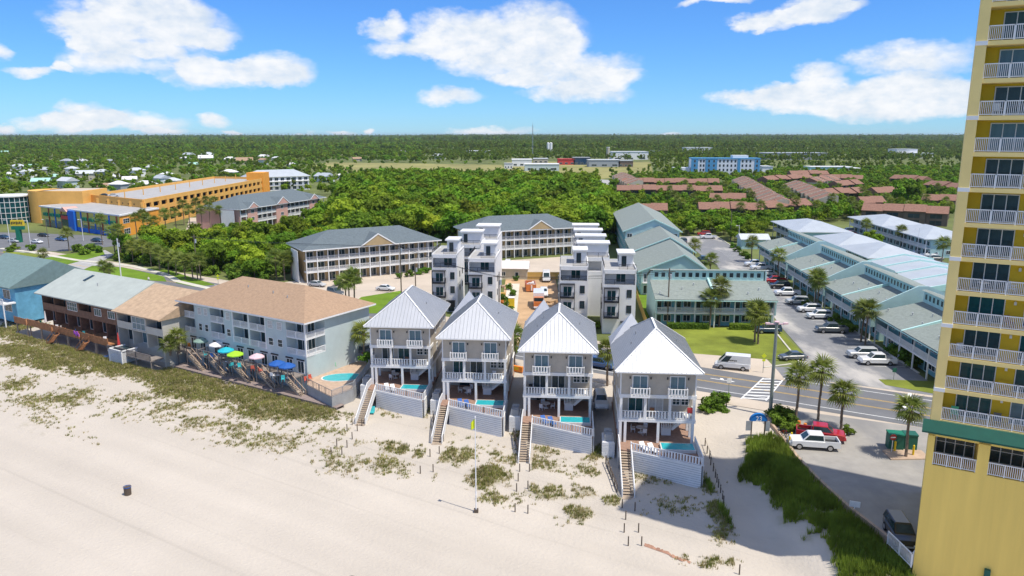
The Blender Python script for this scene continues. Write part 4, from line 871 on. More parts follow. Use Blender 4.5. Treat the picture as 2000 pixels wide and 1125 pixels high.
def blue_house():
    o = frame((-107.0, 156.2), BA)(-20, 0); t = thing('blue_house', 'blue shingled beach house with a grey-green gable roof', 'house', (*o, 0), BA)
    W, D = 20, 17; rect_fp(o, BA, 0, -2, W, D)
    b = MB(); b.box(0, 0, -2.0, W, D, 6.2); b.xprism([(0, 6.2), (D, 6.2), (D / 2, 10.0)], .2, W - .002); b.build('wall', 'blue_house_siding', t)
    b = MB(); gable_roof(b, -.5, W + .5, -1.3, D + 1.2, 6.0, 10.7, 'x', .25); b.build('roof', 'grey_green_roof', t)
    window(t, W + .01, 6.3, 2.9, 1.7, 2.0, 1, 2, math.pi / 2, 'white', 'glass', fw=.16)
    MB().box(W - 6, -2.6, 2.4, W, 0, 2.7).box(W - 6, -2.6, -2.5, W - 5.8, -2.4, 2.4).box(W - .2, -2.6, -2.5, W, -2.4, 2.4).build('porch', 'white', t)
    railing_part(t, (W - 6, -2.5, 2.7), (W, -2.5, 2.7)); window(t, W - 5, -.01, .2, 3, 2.1, 2, 1, 0, 'white', 'glass', False, 'sliding_door'); window(t, W - 5, -.01, 3.0, 3, 2.1, 2, 1, 0, 'white', 'glass', False, 'sliding_door')
    for x in (W - 19, W - 10, W - 1): MB().box(x - .15, 0.2, -3.4, x + .15, .5, -2).build('pile', 'deck_grey', t)
blue_house()
# ------------------------------------------------------------------ white modern townhouses
def town_unit(px, py, wpx, label, D=11.0, H=12.6, group='white modern townhouses', big=False, front=True):
    o = gp(px, py, H); o2 = gp(px + wpx, py, H); W = o2[0] - o[0]
    t = thing('white_townhouse', label, 'townhouse', (*o, 0), GA, None); rect_fp(o, GA, 0, 0, W, D, 3)
    zt = H - 2.9
    b = MB(); b.box(0, 0, -.2, W, D, zt); b.box(0, 2.4, zt, W, D, H - .15); b.box(0, 0, zt, .22, 2.4, H - .15); b.box(W - .22, 0, zt, W, 2.4, H - .15)
    b.box(0, 0, H - .75, W, .25, H + .05); b.box(0, .25, H - .3, W, 2.4, H - .15)
    b.build('wall', 'white_siding', t)
    MB().box(.0, .25, H - .15, W, D, H - .02).build('roof_terrace', 'concrete', t)
    b = MB(); b.box(0, .25, H - .02, .15, D, H + .35); b.box(W - .15, .25, H - .02, W, D, H + .35); b.box(0, D - .15, H - .02, W, D, H + .35); b.build('parapet', 'white_siding', t)
    bx = (W * .5, W - .35) if not big else (.1, W - .1)
    bk = MB().box(bx[0], D * .35, H, bx[1], D * .75, H + 2.55).build('stair_house', 'white', t)
    MB().box(bx[0] - .35, D * .35 - .6, H + 2.55, bx[1] + .3, D * .75 + .2, H + 2.85).build('stair_house_roof', 'white_paint', bk)
    window(bk, bx[0] - .01, D * .55, H + .9, .8, 1.1, 1, 1, -math.pi / 2, 'black_metal'); window(bk, bx[0] + .5, D * .35 - .01, H + .1, .9, 2.0, 1, 1, 0, 'black_metal')
    railing_part(t, (bx[0] - .2, .3, H + .02), (W - .1, .3, H + .02), 1.0, .14, .025, .06, 2.0, 'black_metal'); railing_part(t, (.12, .3, H + .3), (.12, D - .3, H + .3), .7, .2, .025, .06, 2.5, 'black_metal')
    if not front: return t
    railing_part(t, (.2, .06, zt), (W - .2, .06, zt), 1.0, .12, .025, .06, 2.0, 'black_metal'); window(t, W * .4, 2.38, zt + .05, 1.9, 2.1, 2, 1, 0, 'white', 'glass_teal', True, 'sliding_door')
    for k, z in enumerate((.3, 3.4, 6.5)):
        window(t, W * .72, -.01, z + .7, .95, 1.55, 1, 2, 0, 'black_metal', 'glass')
        if z > 1:
            window(t, .75, -.01, z + .05, 1.75, 2.05, 2, 1, 0, 'white', 'glass_teal', True, 'sliding_door')
            bal = MB().box(.15, -1.25, z - .14, 3.05, 0, z).build('balcony', 'black_metal', t); railing_part(bal, (.2, -1.2, z), (3.0, -1.2, z), 1.0, .12, .025, .06, None, 'black_metal'); railing_part(bal, (.2, -1.15, z), (.2, -.05, z), 1.0, .12, .025, .06, None, 'black_metal'); railing_part(bal, (3.0, -1.15, z), (3.0, -.05, z), 1.0, .12, .025, .06, None, 'black_metal')
    fr = MB()
    for x in (.2, 3.0): fr.box(x - .07, -1.27, 3.2, x + .07, -1.13, 9.2)
    for z in (9.1,): fr.box(.13, -1.27, z, 3.07, 0, z + .12)
    fr.build('balcony_frame', 'black_metal', t)
    window(t, W * .62, -.01, .05, 1.3, 2.2, 1, 1, 0, 'black_metal', 'glass', False, 'front_door'); MB().box(W * .55, -.9, 2.4, W * .9, 0, 2.55).build('door_canopy', 'black_metal', t)
    for y, z in ((3, 4.2), (7, 4.2), (3, 7.2), (7, 7.2)): window(t, W + .01, y, z, .8, 1.3, 1, 1, math.pi / 2, 'black_metal'); window(t, -.01, y + .8, z, .8, 1.3, 1, 1, -math.pi / 2, 'black_metal')
    return t
town_unit(843, 497, 50, 'slim white townhouse with roof terrace, nearest the tan-gabled condominium')
town_unit(914, 505, 54, 'slim white townhouse beside the footpath of the building site')
town_unit(1093, 520, 56, 'slim white townhouse with black balconies beside the parked site trucks')
town_unit(1179, 527, 64, 'slim white townhouse with black balconies next to the yellow timber fence')
town_unit(897, 478, 42, 'white townhouse behind the one nearest the tan-gabled condominium', 10, 12.6, front=True, big=True)
town_unit(928, 466, 44, 'white townhouse at the back of the row by the footpath', 12, 12.6, big=True, front=False)
for k, (px, py, w) in enumerate(((1128, 503, 62), (1125, 487, 58), (1122, 474, 54), (1119, 463, 50))):
    town_unit(px, py, w, 'white townhouse with a wide stair house, %s behind the site trucks' % ['first', 'second', 'third', 'fourth'][k], 8.5, 12.6, big=True, front=False)

# ------------------------------------------------------------------ galleried condominiums
def condo(o, rz, L_, D, label, bays, wall='tan_wall', roof='slate_shingle', gables=((.52, 9.5),), name='condominium', gable_m='tan_wall', h=2.9, rails=True, rise=4.0):
    t = thing(name, label, 'building', (*o, 0), rz); rect_fp(o, rz, 0, 0, L_, D, 3)
    H = 3 * h
    MB().box(0, 2.3, -.2, L_, D, H).build('wall', wall, t)
    bw = L_ / bays
    for f in range(3):
        z = f * h
        if f: MB().box(-.1, 0, z - .3, L_ + .1, 2.3, z).build('gallery_floor', 'white', t)
        for i in range(bays):
            if f and rails: railing_part(t, (i * bw + .1, .1, z), ((i + 1) * bw - .1, .1, z), 1.05, .17, .06, .06)
            window(t, i * bw + .5, 2.28, z + .05, min(2.0, bw - .9), 2.1, 2, 1, 0, 'white', 'glass', False, 'sliding_door')
    post = MB().box(-.11, -.05, 0, .11, .2, H - .05).mesh('post', 'white')
    for i in range(bays + 1): link('post', post, t, (i * bw, 0, 0))
    b = MB(); hip_roof(b, -1.0, L_ + 1.0, -.9, D + 1.0, H + .15, H + rise, D * .62, 'x', .3); rf = b.build('roof', [roof, 'white'], t)
    for c, w in gables:
        x = c * L_; g = MB(); yb = D * .5
        g.add([(x - w / 2, -1.0, H + .1), (x + w / 2, -1.0, H + .1), (x, -1.0, H + .1 + w * .32), (x, yb, H + .1 + w * .32), (x - w / 2, .2, H + .1), (x + w / 2, .2, H + .1)], [(0, 2, 3, 4), (1, 5, 3, 2)], 0)
        g.build('gable_roof', roof, rf)
        MB().add([(x - w / 2 + .2, -.95, H + .1), (x + w / 2 - .2, -.95, H + .1), (x, -.95, H + w * .32 - .08)], [(0, 1, 2)]).build('gable', gable_m, rf)
        MB().beam((x - w / 2 - .1, -1.02, H + .08), (x, -1.02, H + .1 + w * .32), .12, .3).beam((x + w / 2 + .1, -1.02, H + .08), (x, -1.02, H + .1 + w * .32), .12, .3).build('gable_trim', 'white', rf)
        if gable_m != 'tan_wall': MB().box(x - w / 2 + .3, -.1, -.1, x + w / 2 - .3, 2.3, H + .1).build('bay', gable_m, t); [window(t, x - 1, -.11, f * h + .8, 2, 1.4, 2, 1) for f in range(3)]
    b = MB()
    for k in range(12): b.box(-1.6, 2 + k * .5, .24 * k, -.2, 2.5 + k * .5, .24 * k + .1)
    b.box(-1.7, 1.9, 0, -1.6, 8.2, H - .3); b.build('end_stair', 'white', t)
    return t
condo((-53.4, 190.2), R(31), 37.5, 15, 'cream galleried condominium with grey hip roof beside the lot with parked sedans', 13)
condo((-12.5, 226.5), R(21), 37, 15, 'cream galleried condominium with grey hip roof behind the building site', 13, gables=((.62, 8.5),))
condo((-108.8, 297.6), R(72.5), 62, 20, 'pink condominium with grey roof and pink gabled bays behind the palms', 18, wall='brown_wall', gables=((.12, 7), (.45, 9), (.85, 7)), gable_m='pink_wall', rise=4.6)
MB().box(-21, -.3, -.2, 0, .2, 8.7).build('end_wall', 'pink_wall', [o for o in bpy.data.objects if o.get('label', '').startswith('pink condominium')][0], (0, .3, 0), R(90) + math.pi)

# ------------------------------------------------------------------ teal apartments
def teal_unit(o, rz, L_, label, D=15.0, bays=5, low='teal_wall_deep', roof='teal_shingle', z1=8.1, z2=10.2, ends='teal_wall', hedge=None):
    t = thing('teal_apartment_block', label, 'apartment block', (*o, 0), rz); rect_fp(o, rz, 0, -1, L_, D, 3)
    b = MB(); b.box(.3, 1.8, -.2, L_ - .3, D, 5.9); b.build('wall', low, t)
    prof = [(1.8, 5.9), (D, 5.9), (D, z1 - .3), (8.6, z2 - .3), (8.0, z2 - .3), (8.0, z1 - .25), (-.2, 5.75)]
    pe = [(1.7, -.2), (D, -.2)] + prof[2:] + [(-.1, 2.6), (1.7, 2.6)]
    for xa in (0, L_ - .3): MB().xprism(pe if xa == 0 or rz > -1 else [(1.7, -.2), (D, -.2), (D, z1 + .4), (9.6, z2 + .35), (7.9, z2 + .35), (-1.0, 6.1), (-1.0, 5.7), (-.1, 5.4), (-.1, 2.6), (1.7, 2.6)], xa + (.3 if xa else 0), xa + (.6 if xa else .3)).build('end_wall', ends, t)
    b = MB(); sl = (z1 - 5.9) / 9.0
    b.xprism([(-1.0, 5.72), (-1.0, 5.9), (8.0, z1), (8.0, z1 - .2)], -.25, L_ + .25); b.xprism([(7.6, z2 + .08), (8.4, z2 + .18), (D + .6, z1 - .1), (D + .6, z1 - .3), (8.4, z2)], -.25, L_ + .25)
    b.build('roof', roof, t)
    b = MB(); m = L_ / 2
    b.add([(m - .2, -1.1, 5.95), (m + .2, -1.1, 5.95), (m + .2, 8.02, z1 + .6), (m - .2, 8.02, z1 + .6), (m - .2, -1.1, 5.7), (m + .2, -1.1, 5.7), (m + .2, 8.02, z1 - .1), (m - .2, 8.02, z1 - .1)], [(0, 1, 2, 3), (0, 4, 5, 1), (1, 5, 6, 2), (3, 2, 6, 7), (0, 3, 7, 4)])
    b.xprism([(-1.05, 5.55), (-1.05, 5.74), (-.9, 5.74), (-.9, 5.55)], -.3, L_ + .3); b.build('trim', 'teal_trim', t)
    for q in range(7):
        xv = L_ * (q + .5) / 7 + .7 * ((q * 5) % 3 - 1); yv = 1.5 + 5.0 * ((q * 7) % 5) / 5; MB().cyl(0, 0, 0, .55, .09, .09, 7).cyl(0, 0, .5, .6, .16, .16, 7).build('vent_pipe', 'roof_steel', t, (xv, yv, 5.9 + (yv + 1) * sl - .08))
    cl = MB().box(.3, 8.0, z1 - .05, L_ - .3, 8.3, z2).build('clerestory', 'teal_trim', t); n = int(L_ / 1.45)
    for i in range(n): window(cl, .6 + i * (L_ - 1.0) / n, 7.99, z1 + .55, .95, 1.15, 1, 1, 0, 'teal_trim', 'glass')
    MB().box(0, -.05, 2.7, L_, 1.8, 2.95).build('gallery_floor', 'white', t)
    bw = L_ / bays; post = MB().box(-.1, -.05, -.1, .1, .15, 5.75).mesh('post', 'white')
    for i in range(bays + 1): link('post', post, t, (min(max(i * bw, .1), L_ - .1), 0, 0))
    for i in range(bays):
        railing_part(t, (i * bw + .1, .05, 2.95), ((i + 1) * bw - .1, .05, 2.95), 1.0, .2, .07, .08, 2.4)
        for z in (.05, 3.0):
            window(t, i * bw + .5, 1.78, z, 1.0, 2.1, 1, 1, 0, 'teal_trim', 'glass', False, 'door'); window(t, i * bw + 1.9, 1.78, z + .7, min(2.2, bw - 2.4), 1.4, 2, 1, 0, 'white', 'glass')
    return t
teal_unit((28.9, 145.6), R(-3), 23.6, 'teal two storey block with shingle roof and clerestory facing the lawn by the road', 14, 6, ends='teal_wall')
RW = R(-94)
for o, L_, w in (((75.0, 222.5), 27.5, 'farthest from the road'), ((71.8, 190.2), 27.2, 'third from the road'), ((69.3, 160.6), 25.0, 'second from the road'), ((67.2, 133.0), 25.5, 'at the road end')):
    teal_unit(o, RW, L_, 'teal block with sloping roof in the row along the parking lot, ' + w)
def stepped(o, W, L_, apex, ze, zr, label, base=0):
    t = thing('teal_gabled_block', label, 'apartment block', (*o, 0), GA); rect_fp(o, GA, 0, 0, W, L_, 3)
    b = MB(); b.box(0, 0, -.2, W, L_, ze - .1); b.yprism([(0, ze - .1), (W, ze - .1), (apex, zr - .25)], .02, L_ - .02); b.build('wall', 'teal_wall', t)
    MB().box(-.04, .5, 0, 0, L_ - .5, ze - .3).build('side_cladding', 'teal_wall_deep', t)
    b = MB(); b.yprism([(-.9, ze - .5), (-.9, ze - .25), (apex, zr), (W + .9, ze - .25), (W + .9, ze - .5), (apex, zr - .28)], -.35, L_ + .3); b.build('roof', 'teal_shingle', t)
    b = MB(); b.beam((-.9, -.38, ze - .36), (apex, -.38, zr - .12), .1, .3).beam((W + .9, -.38, ze - .36), (apex, -.38, zr - .12), .1, .3); b.build('barge_board', 'teal_trim', t)
    for y in np.arange(2, L_ - 2, 4.2):
        for z in np.arange(.9, ze - 2, 2.9): window(t, -.05, float(y) + 1.2, float(z), 1.2, 1.4, 1, 2, -math.pi / 2)
    for z in np.arange(.2, ze - 2, 2.9):
        window(t, .5, -.01, float(z), 1.6, 2.1, 2, 1, 0, 'white', 'glass', False, 'sliding_door'); window(t, W - 2.2, -.01, float(z), 1.6, 2.1, 2, 1, 0, 'white', 'glass', False, 'sliding_door')
        if z > 1:
            for x in (.3, W - 2.4): bl = MB().box(x, -1.2, z - .15, x + 2.1, 0, z).build('balcony', 'white', t); railing_part(bl, (x + .05, -1.15, float(z)), (x + 2.05, -1.15, float(z)), 1.0, .15, .04, .06)
    return t
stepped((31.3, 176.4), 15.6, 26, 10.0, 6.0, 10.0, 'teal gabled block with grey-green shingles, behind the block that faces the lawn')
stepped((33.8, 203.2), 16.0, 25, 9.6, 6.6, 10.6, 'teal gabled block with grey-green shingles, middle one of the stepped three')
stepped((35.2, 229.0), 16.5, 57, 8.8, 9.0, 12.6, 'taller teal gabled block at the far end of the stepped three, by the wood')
def motel(o, L_, D, label, roof='pale_metal_roof', saw=False, H=5.9, rz=RW):
    t = thing('motel_block', label, 'apartment block', (*o, 0), rz); rect_fp(o, rz, 0, 0, L_, D, 3)
    MB().box(0, 1.6, -.2, L_, D, H).build('wall', 'teal_wall', t); MB().box(0, 0, 2.7, L_, 1.6, 2.92).build('gallery_floor', 'white', t)
    n = int(L_ / 5); bw = L_ / n; post = MB().box(-.1, 0, 0, .1, .2, H - .1).mesh('post', 'white')
    for i in range(n + 1): link('post', post, t, (i * bw, 0, 0))
    for i in range(n):
        railing_part(t, (i * bw + .1, .05, 2.92), ((i + 1) * bw - .1, .05, 2.92), 1.0, .22, .06, .08)
        for z in (.1, 3.0): window(t, i * bw + .6, 1.58, z + .5, bw - 1.4, 1.5, 3, 1, 0, 'white', 'glass_teal')
    for z in (1.0, 3.6): window(t, L_ + .01, D * .4, z, 1.3, 1.3, 2, 1, math.pi / 2)
    b = MB()
    if not saw:
        k = 2 if L_ > 36 else 1; w = L_ / k
        for i in range(k): hip_roof(b, i * w - .7 * (i == 0), (i + 1) * w + .7 * (i == k - 1), -.9, D + .9, H + .1 + .02 * i, H + 2.6 + .02 * i, w * .42, 'x', .25)
        b.build('roof', [roof, 'white'], t)
    else:
        k = 4; w = L_ / k
        for i in range(k): b.xprism([(-1, H + .1), (-1, H + .25), (D * .55, H + 2.0), (D + .8, H + .9), (D + .8, H + .1)], i * w + .15, (i + 1) * w - .15)
        b.build('roof', roof, t); g = MB()
        for i in range(k + 1): g.xprism([(-1, H - .3), (-1, H + .5), (D * .55, H + 2.4), (D + .8, H + 1.3), (D + .8, H - .3)], i * w - .14, i * w + .14)
        g.build('parapet', 'teal_trim', t)
        for i in range(k): MB().beam((i * w + 2, 2, H + .68), (i * w + 2, 7, H + 1.62), .7, .1).build('skylight', 'glass', t)
    return t
motel((99.0, 280.5), 31, 17, 'teal motel block with pale metal hip roof, farthest from the road behind the sloping-roof row')
motel((98.2, 238), 43, 15, 'long teal motel block with pale metal hip roofs behind the sloping-roof row')
motel((91.8, 188), 34, 15, 'teal motel block with white ridged roof and skylights behind the sloping-roof row', saw=True)
motel((135.0, 296), 64, 16, 'long teal motel block with pale metal hip roofs across the motel lot')
def shed(o, W, D, H, label, wall='teal_wall', roof='roof_steel', rz=GA, name='outbuilding', cat='shed'):
    t = thing(name, label, cat, (*o, 0), rz); rect_fp(o, rz, 0, 0, W, D, 1)
    MB().box(0, 0, -.1, W, D, H).build('wall', wall, t); b = MB(); gable_roof(b, -.5, W + .5, -.5, D + .5, H + .1, H + 1.6, 'x'); b.build('roof', roof, t)
    window(t, W * .15, -.01, .9, 1.1, 1.2); window(t, W * .6, -.01, .05, 1.0, 2.0, 1, 1, 0, 'white', 'glass', False, 'door'); return t
shed(gp(1448, 486), 9, 7, 3.2, 'small teal outbuilding with a pale roof by the hedge beyond the parking lot')
shed((-4.0, 196), 8, 6, 3.0, 'small cream hut with a flat pale roof at the back of the building site', 'beige_wall', 'cloth_white', GA, 'site_hut', 'hut')
# ------------------------------------------------------------------ orange store, garage
def orange_store():
    z = 8.2; c = [(-201, 317), (-147.8, 279.0), (-146.2, 307), (-191, 336)]
    t = thing('beach_store', 'orange and yellow beach store with blue columns and green canopies', 'store', (*c[0], 0), 0.0); footprint(c, 3)
    l = [(x - c[0][0], y - c[0][1]) for x, y in c]
    MB().prism(l, -.2, z - .2, 0, 0).build('wall', 'orange_wall', t)
    lo = [(l[0][0] - .6, l[0][1] - .3), (l[1][0] + .4, l[1][1] - .6), (l[2][0] + .4, l[2][1]), (l[3][0], l[3][1])]
    MB().prism(lo, z - .2, z + .35).build('roof', 'white_paint', t); li = [(x * .97 + .9, y * .97 - .3) for x, y in l]; MB().prism(li, z + .35, z + .4).build('roof_gravel', 'concrete', t)
    p, q = Vector((*l[0], 0)), Vector((*l[1], 0)); d = (q - p); Lf = d.length; an = math.atan2(d.y, d.x); f = frame((0, 0), an)
    def fp(nm, x0, x1, z0, z1, m, dep=.3): return MB().box(x0, -dep, z0, x1, .05, z1).build(nm, m, t, (0, 0, 0), an)
    fp('front_panel', .2, Lf - .2, .2, 7.85, 'wall_yellow', .06)
    x = 3.0; k = 0
    while x < Lf - 3:
        w = 4.2
        if not 18 < x < 33:
            fp('canopy', x + .6, x + w - .4, 4.6, 5.9, 'store_green', .9); window(t, *f(x + .4, -.02), 3.4, w - .6, 1.1, 2, 1, an); fp('shop_front', x, x + w, .0, 2.9, 'glass_blue', .12)
        fp('column', x + w, x + w + .7, 0, 7.9, ('store_rust', 'store_blue')[k % 2], .35); x += 5.6; k += 1
    fp('blue_pillar', 26.5, 31.5, 0, 8.0, 'store_blue', 1.2); fp('blue_base', 29, Lf - 8, 0, 1.6, 'store_blue', .25); fp('blue_base', 5, 20, 0, 1.8, 'car_darkblue', .25)
    fp('entrance', 19.5, 26, 0, 6.0, 'glass_teal', .6); fp('entrance_sign', 19.8, 25.6, 4.2, 5.6, 'cloth_red', .9)
    g = MB().add([(19.6, -1.3, 7.4), (26, -1.3, 7.4), (22.8, -1.3, 9.2), (22.8, 4, 9.2), (19.6, 4, 8.2), (26, 4, 8.2)], [(0, 1, 2), (0, 2, 3, 4), (1, 5, 3, 2)]); g.build('porch_gable', 'pink_wall', t, (0, 0, 0), an)
    d2 = Vector((l[2][0] - l[1][0], l[2][1] - l[1][1], 0)); a2 = math.atan2(d2.y, d2.x); f2 = frame(l[1], a2)
    MB().box(0, -.12, 0, d2.length, .05, 7.9).build('side_wall', 'orange_bright', t, (*l[1], 0), a2)
    for zz in (.8, 5.0): window(t, *f2(2.0, -.13), zz, 4.2, 2.2 if zz < 2 else 1.8, 3, 2, a2); window(t, *f2(16.0, -.13), zz, 4.2, 1.8, 3, 2, a2)
    # rotunda and glass drum
    r = thing('orange_rotunda', 'plain orange drum and block rising behind the beach store', 'building', (-206, 332, 0)); footprint([(-222, 322), (-186, 322), (-186, 350), (-222, 350)])
    MB().cyl(0, 2, 0, 14.0, 9.0, 9.0, 64).prism([(-1, -7.0), (19, -7.5), (19, 13), (-1, 10.8)], 0, 14.0).build('wall', 'orange_wall', r); MB().prism([(1, -5.5), (18, -6.2), (18, 12), (1, 9.5)], 14.0, 14.05).build('roof', 'paving_beige', r)
    g = thing('glass_drum', 'round glass stair drum with white mullions beside the orange drum', 'building', (-221.5, 329, 0)); R0 = 7.4
    MB().cyl(0, 0, 0, 11.6, R0 - .15, R0 - .15, 24).build('glazing', 'glass_teal', g); b = MB()
    for i in range(24): a = 2 * math.pi * i / 24; b.cyl(R0 * math.cos(a), R0 * math.sin(a), 0, 11.6, .12, .12, 4)
    for zz in (2.4, 4.7, 7, 9.3, 11.5): b.cyl(0, 0, zz - .1, zz + .1, R0 + .02, R0 + .02, 24, cap=False)
    b.build('mullion', 'white', g); MB().cyl(0, 0, 11.6, 12.1, R0 + .5, R0 + .5, 24).build('roof', 'white', g)
orange_store()
def garage():
    c = [(-189, 333), (-151.6, 306), (-152.6, 468), (-190, 478)]; t = thing('parking_garage', 'long orange parking garage with an open pale roof deck', 'garage', (*c[1], 0)); footprint(c, 4)
    l = [(x - c[1][0], y - c[1][1]) for x, y in c]
    for z in (0, 3.6, 7.2, 10.8): MB().prism(l, z - .35, z).build('floor_deck', 'concrete', t)
    def wall(p, q, z0, z1, th=.4, m='orange_wall', nm='parapet'): MB().beam((*p, (z0 + z1) / 2), (*q, (z0 + z1) / 2), th, z1 - z0).build(nm, m, t)
    for p, q in ((l[0], l[1]), (l[1], l[2]), (l[2], l[3]), (l[3], l[0])):
        for z in (0, 3.6, 7.2, 10.8): wall(p, q, z - .5, z + 1.25)
    n = 22; pier = MB().box(-.5, -1.0, 0, .3, 1.0, 10.8).mesh('pier', 'orange_wall')
    for i in range(n + 1): x, y = lerp(l[1], l[2], i / n); link('pier', pier, t, (x, y, 0))
    for i in range(6): x, y = lerp(l[0], l[1], i / 5); link('pier', pier, t, (x, y, 0), R(90))
    MB().prism([(l[0][0] + 3, l[0][1] + 3), (l[1][0] - 3, l[1][1] + 3), (l[2][0] - 3, l[2][1] - 3), (l[3][0] + 3, l[3][1] - 3)], 0, 10.4).build('core', 'dark_void', t)  # dark block filling the open levels, its colour stands in for their shade
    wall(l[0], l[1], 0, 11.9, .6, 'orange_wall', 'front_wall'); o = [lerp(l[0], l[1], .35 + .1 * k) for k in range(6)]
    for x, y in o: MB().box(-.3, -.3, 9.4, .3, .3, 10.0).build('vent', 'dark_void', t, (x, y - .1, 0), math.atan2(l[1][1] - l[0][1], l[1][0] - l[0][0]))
    MB().box(-8, -12, 0, 2, 0, 15.5).build('stair_tower', 'orange_bright', t, (l[2][0] - 1, l[2][1], 0))
    post = MB().box(-.15, -.15, 10.8, .15, .15, 14).mesh('lamp_post', 'orange_wall')
    for i in range(9): x, y = lerp(lerp(l[0], l[1], .5), lerp(l[3], l[2], .5), (i + .5) / 9); link('lamp_post', post, t, (x, y, 0))
garage()
def arcade():
    t = thing('shopping_arcade', 'low white shopping arcade with green-edged canopy behind the store lot', 'store', (-262, 350, 0), R(20)); rect_fp((-262, 350), R(20), -25, 0, 62, 22)
    MB().box(-25, 0, 0, 60, 20, 6.5).build('wall', 'white_siding', t); MB().box(-26, -3, 6.5, 61, 21, 7.1).build('roof', 'paving_beige', t); MB().box(-26, -5, 3.2, 61, 0, 3.5).build('canopy', 'roof_mint', t)
    for i in range(14): window(t, -24 + i * 6, -.02, .4, 4.6, 2.4, 3, 1, 0, 'white', 'glass_teal')
    t = thing('glass_shop', 'low shop with a teal glass front beside the round glass drum', 'store', (-244, 318, 0), R(-8)); rect_fp((-244, 318), R(-8), -14, 0, 14, 12)
    MB().box(-16, 0, 0, 13, 12, 6.2).build('wall', 'teal_wall_deep', t); MB().box(-17, -2, 6.2, 14, 13, 6.7).build('roof', 'pale_metal_roof', t)
    for i in range(9): window(t, -15.5 + i * 3.1, -.02, .3, 2.9, 5.4, 2, 2, 0, 'white', 'glass_teal')
arcade()

# ------------------------------------------------------------------ brown roofed townhouses on the right
def brown_row(p0, p1, depth=9.5, saw=False, ze=5.4, step=.0, units=None, roof='brown_shingle', lab=None):
    a = Vector(gp(*p0, ze)); b_ = Vector(gp(*p1, ze)); d = b_ - a; L_ = d.length; rz = math.atan2(d.y, d.x); n = units or max(2, round(L_ / 7.5)); w = L_ / n
    t = thing('brown_roof_townhouses', lab or ('low row of townhouses with stepped red-brown roofs and pale party walls' if saw else 'low row of townhouses with red-brown shingle roofs among the palms'), 'townhouses', (*a, 0), rz, 'brown roofed rows with stepped roofs' if saw else 'brown roofed rows')
    rect_fp(a, rz, 0, -1, L_, depth, 3)
    for i in range(n):
        dy = (.9 if i % 2 else 0); dz = .25 * ((i * 7) % 3)
        u = MB().box(i * w + .02, dy, -.2, (i + 1) * w - .02, depth + dy, ze + dz).build('unit_wall', 'brown_wall' if not saw else 'beige_wall', t)
        r = MB()
        if saw: r.xprism([(-.6 + dy, ze + dz), (-.6 + dy, ze + dz + .2), (depth * .75 + dy, ze + 3.2 + dz), (depth + .4 + dy, ze + 2.4 + dz), (depth + .4 + dy, ze + dz)], i * w + .3, (i + 1) * w - .3)
        else: gable_roof(r, i * w - .1, (i + 1) * w + .1, -1.0 + dy, depth + 1.0 + dy, ze + dz, ze + 2.7 + dz, 'x')
        r.build('roof', roof, u)
        if saw: MB().xprism([(-.8 + dy, 0), (-.8 + dy, ze + .6), (depth * .75 + dy, ze + 3.5), (depth + .6 + dy, ze + 2.7), (depth + .6 + dy, 0)], (i + 1) * w - .3, (i + 1) * w + .3).build('party_wall', 'beige_wall', u)
        elif i == n - 1 or i % 3 == 2: MB().xprism([(dy, ze), (depth + dy, ze), (depth / 2 + dy, ze + 2.6 + dz)], (i + 1) * w - .35, (i + 1) * w + .05).build('gable', 'beige_wall', u)
        for z in (.3, 3.0): window(u, i * w + w * .2, dy - .01, z, w * .55, 1.9, 2, 1, 0, 'brown_wall', 'glass')
    return t
BL = ['long red-brown roofed row behind the tallest teal gabled block', 'long red-brown roofed row with another parallel row before it, towards the industrial strip', 'red-brown roofed row bordering the thicket behind the small teal outbuilding', 'short red-brown roofed row touching the thicket at the tallest teal gabled block', 'red-brown roofed row with a beige gable end bordering the thicket behind the motel', 'long red-brown roofed row behind the motel block across the motel lot', 'short red-brown roofed row directly behind the long row at the motel', 'red-brown roofed row at the foot of the stepped-roof rows, near the big round tree', "red-brown roofed row in front of the blue hotel's white wing", 'red-brown roofed row in front of the long white-roofed hall', 'red-brown roofed row beyond the big round tree', "outermost red-brown roofed row beside the yellow tower's edge, among trees", 'low red-brown roofed row beside the big round tree', 'short red-brown roofed row tucked behind the big round tree', 'red-brown roofed row closest to the long white-roofed hall', 'short red-brown roofed row between two stepped-roof rows', 'red-brown roofed row between the thicket and the long double rows']
for r, w in zip([((1205, 371), (1412, 373)), ((1215, 356), (1405, 358)), ((1365, 408), (1492, 410)), ((1240, 411), (1304, 412)), ((1498, 405), (1586, 402)), ((1683, 410), (1852, 418)), ((1684, 396), (1732, 396)), ((1608, 380), (1690, 376)), ((1500, 352), (1590, 347)), ((1600, 348), (1685, 350)), ((1738, 348), (1800, 352)), ((1805, 360), (1868, 368)), ((1800, 390), (1866, 393)), ((1712, 376), (1760, 375)), ((1545, 340), (1620, 340)), ((1640, 362), (1685, 360)), ((1385, 388), (1455, 390))], BL): brown_row(*r, lab=w)
SL = ['stepped red-brown roof row with pale party walls beside the blue hotel', 'stepped red-brown roof row with pale party walls in the middle of the townhouses', 'stepped red-brown roof row with pale party walls at the small lot by the wood', 'short stepped red-brown roof row with pale party walls near the white-roofed hall']
for r, w in zip([((1430, 352), (1497, 402)), ((1530, 361), (1595, 393)), ((1196, 344), (1226, 362)), ((1600, 357), (1640, 352))], SL): brown_row(*r, saw=True, lab=w)

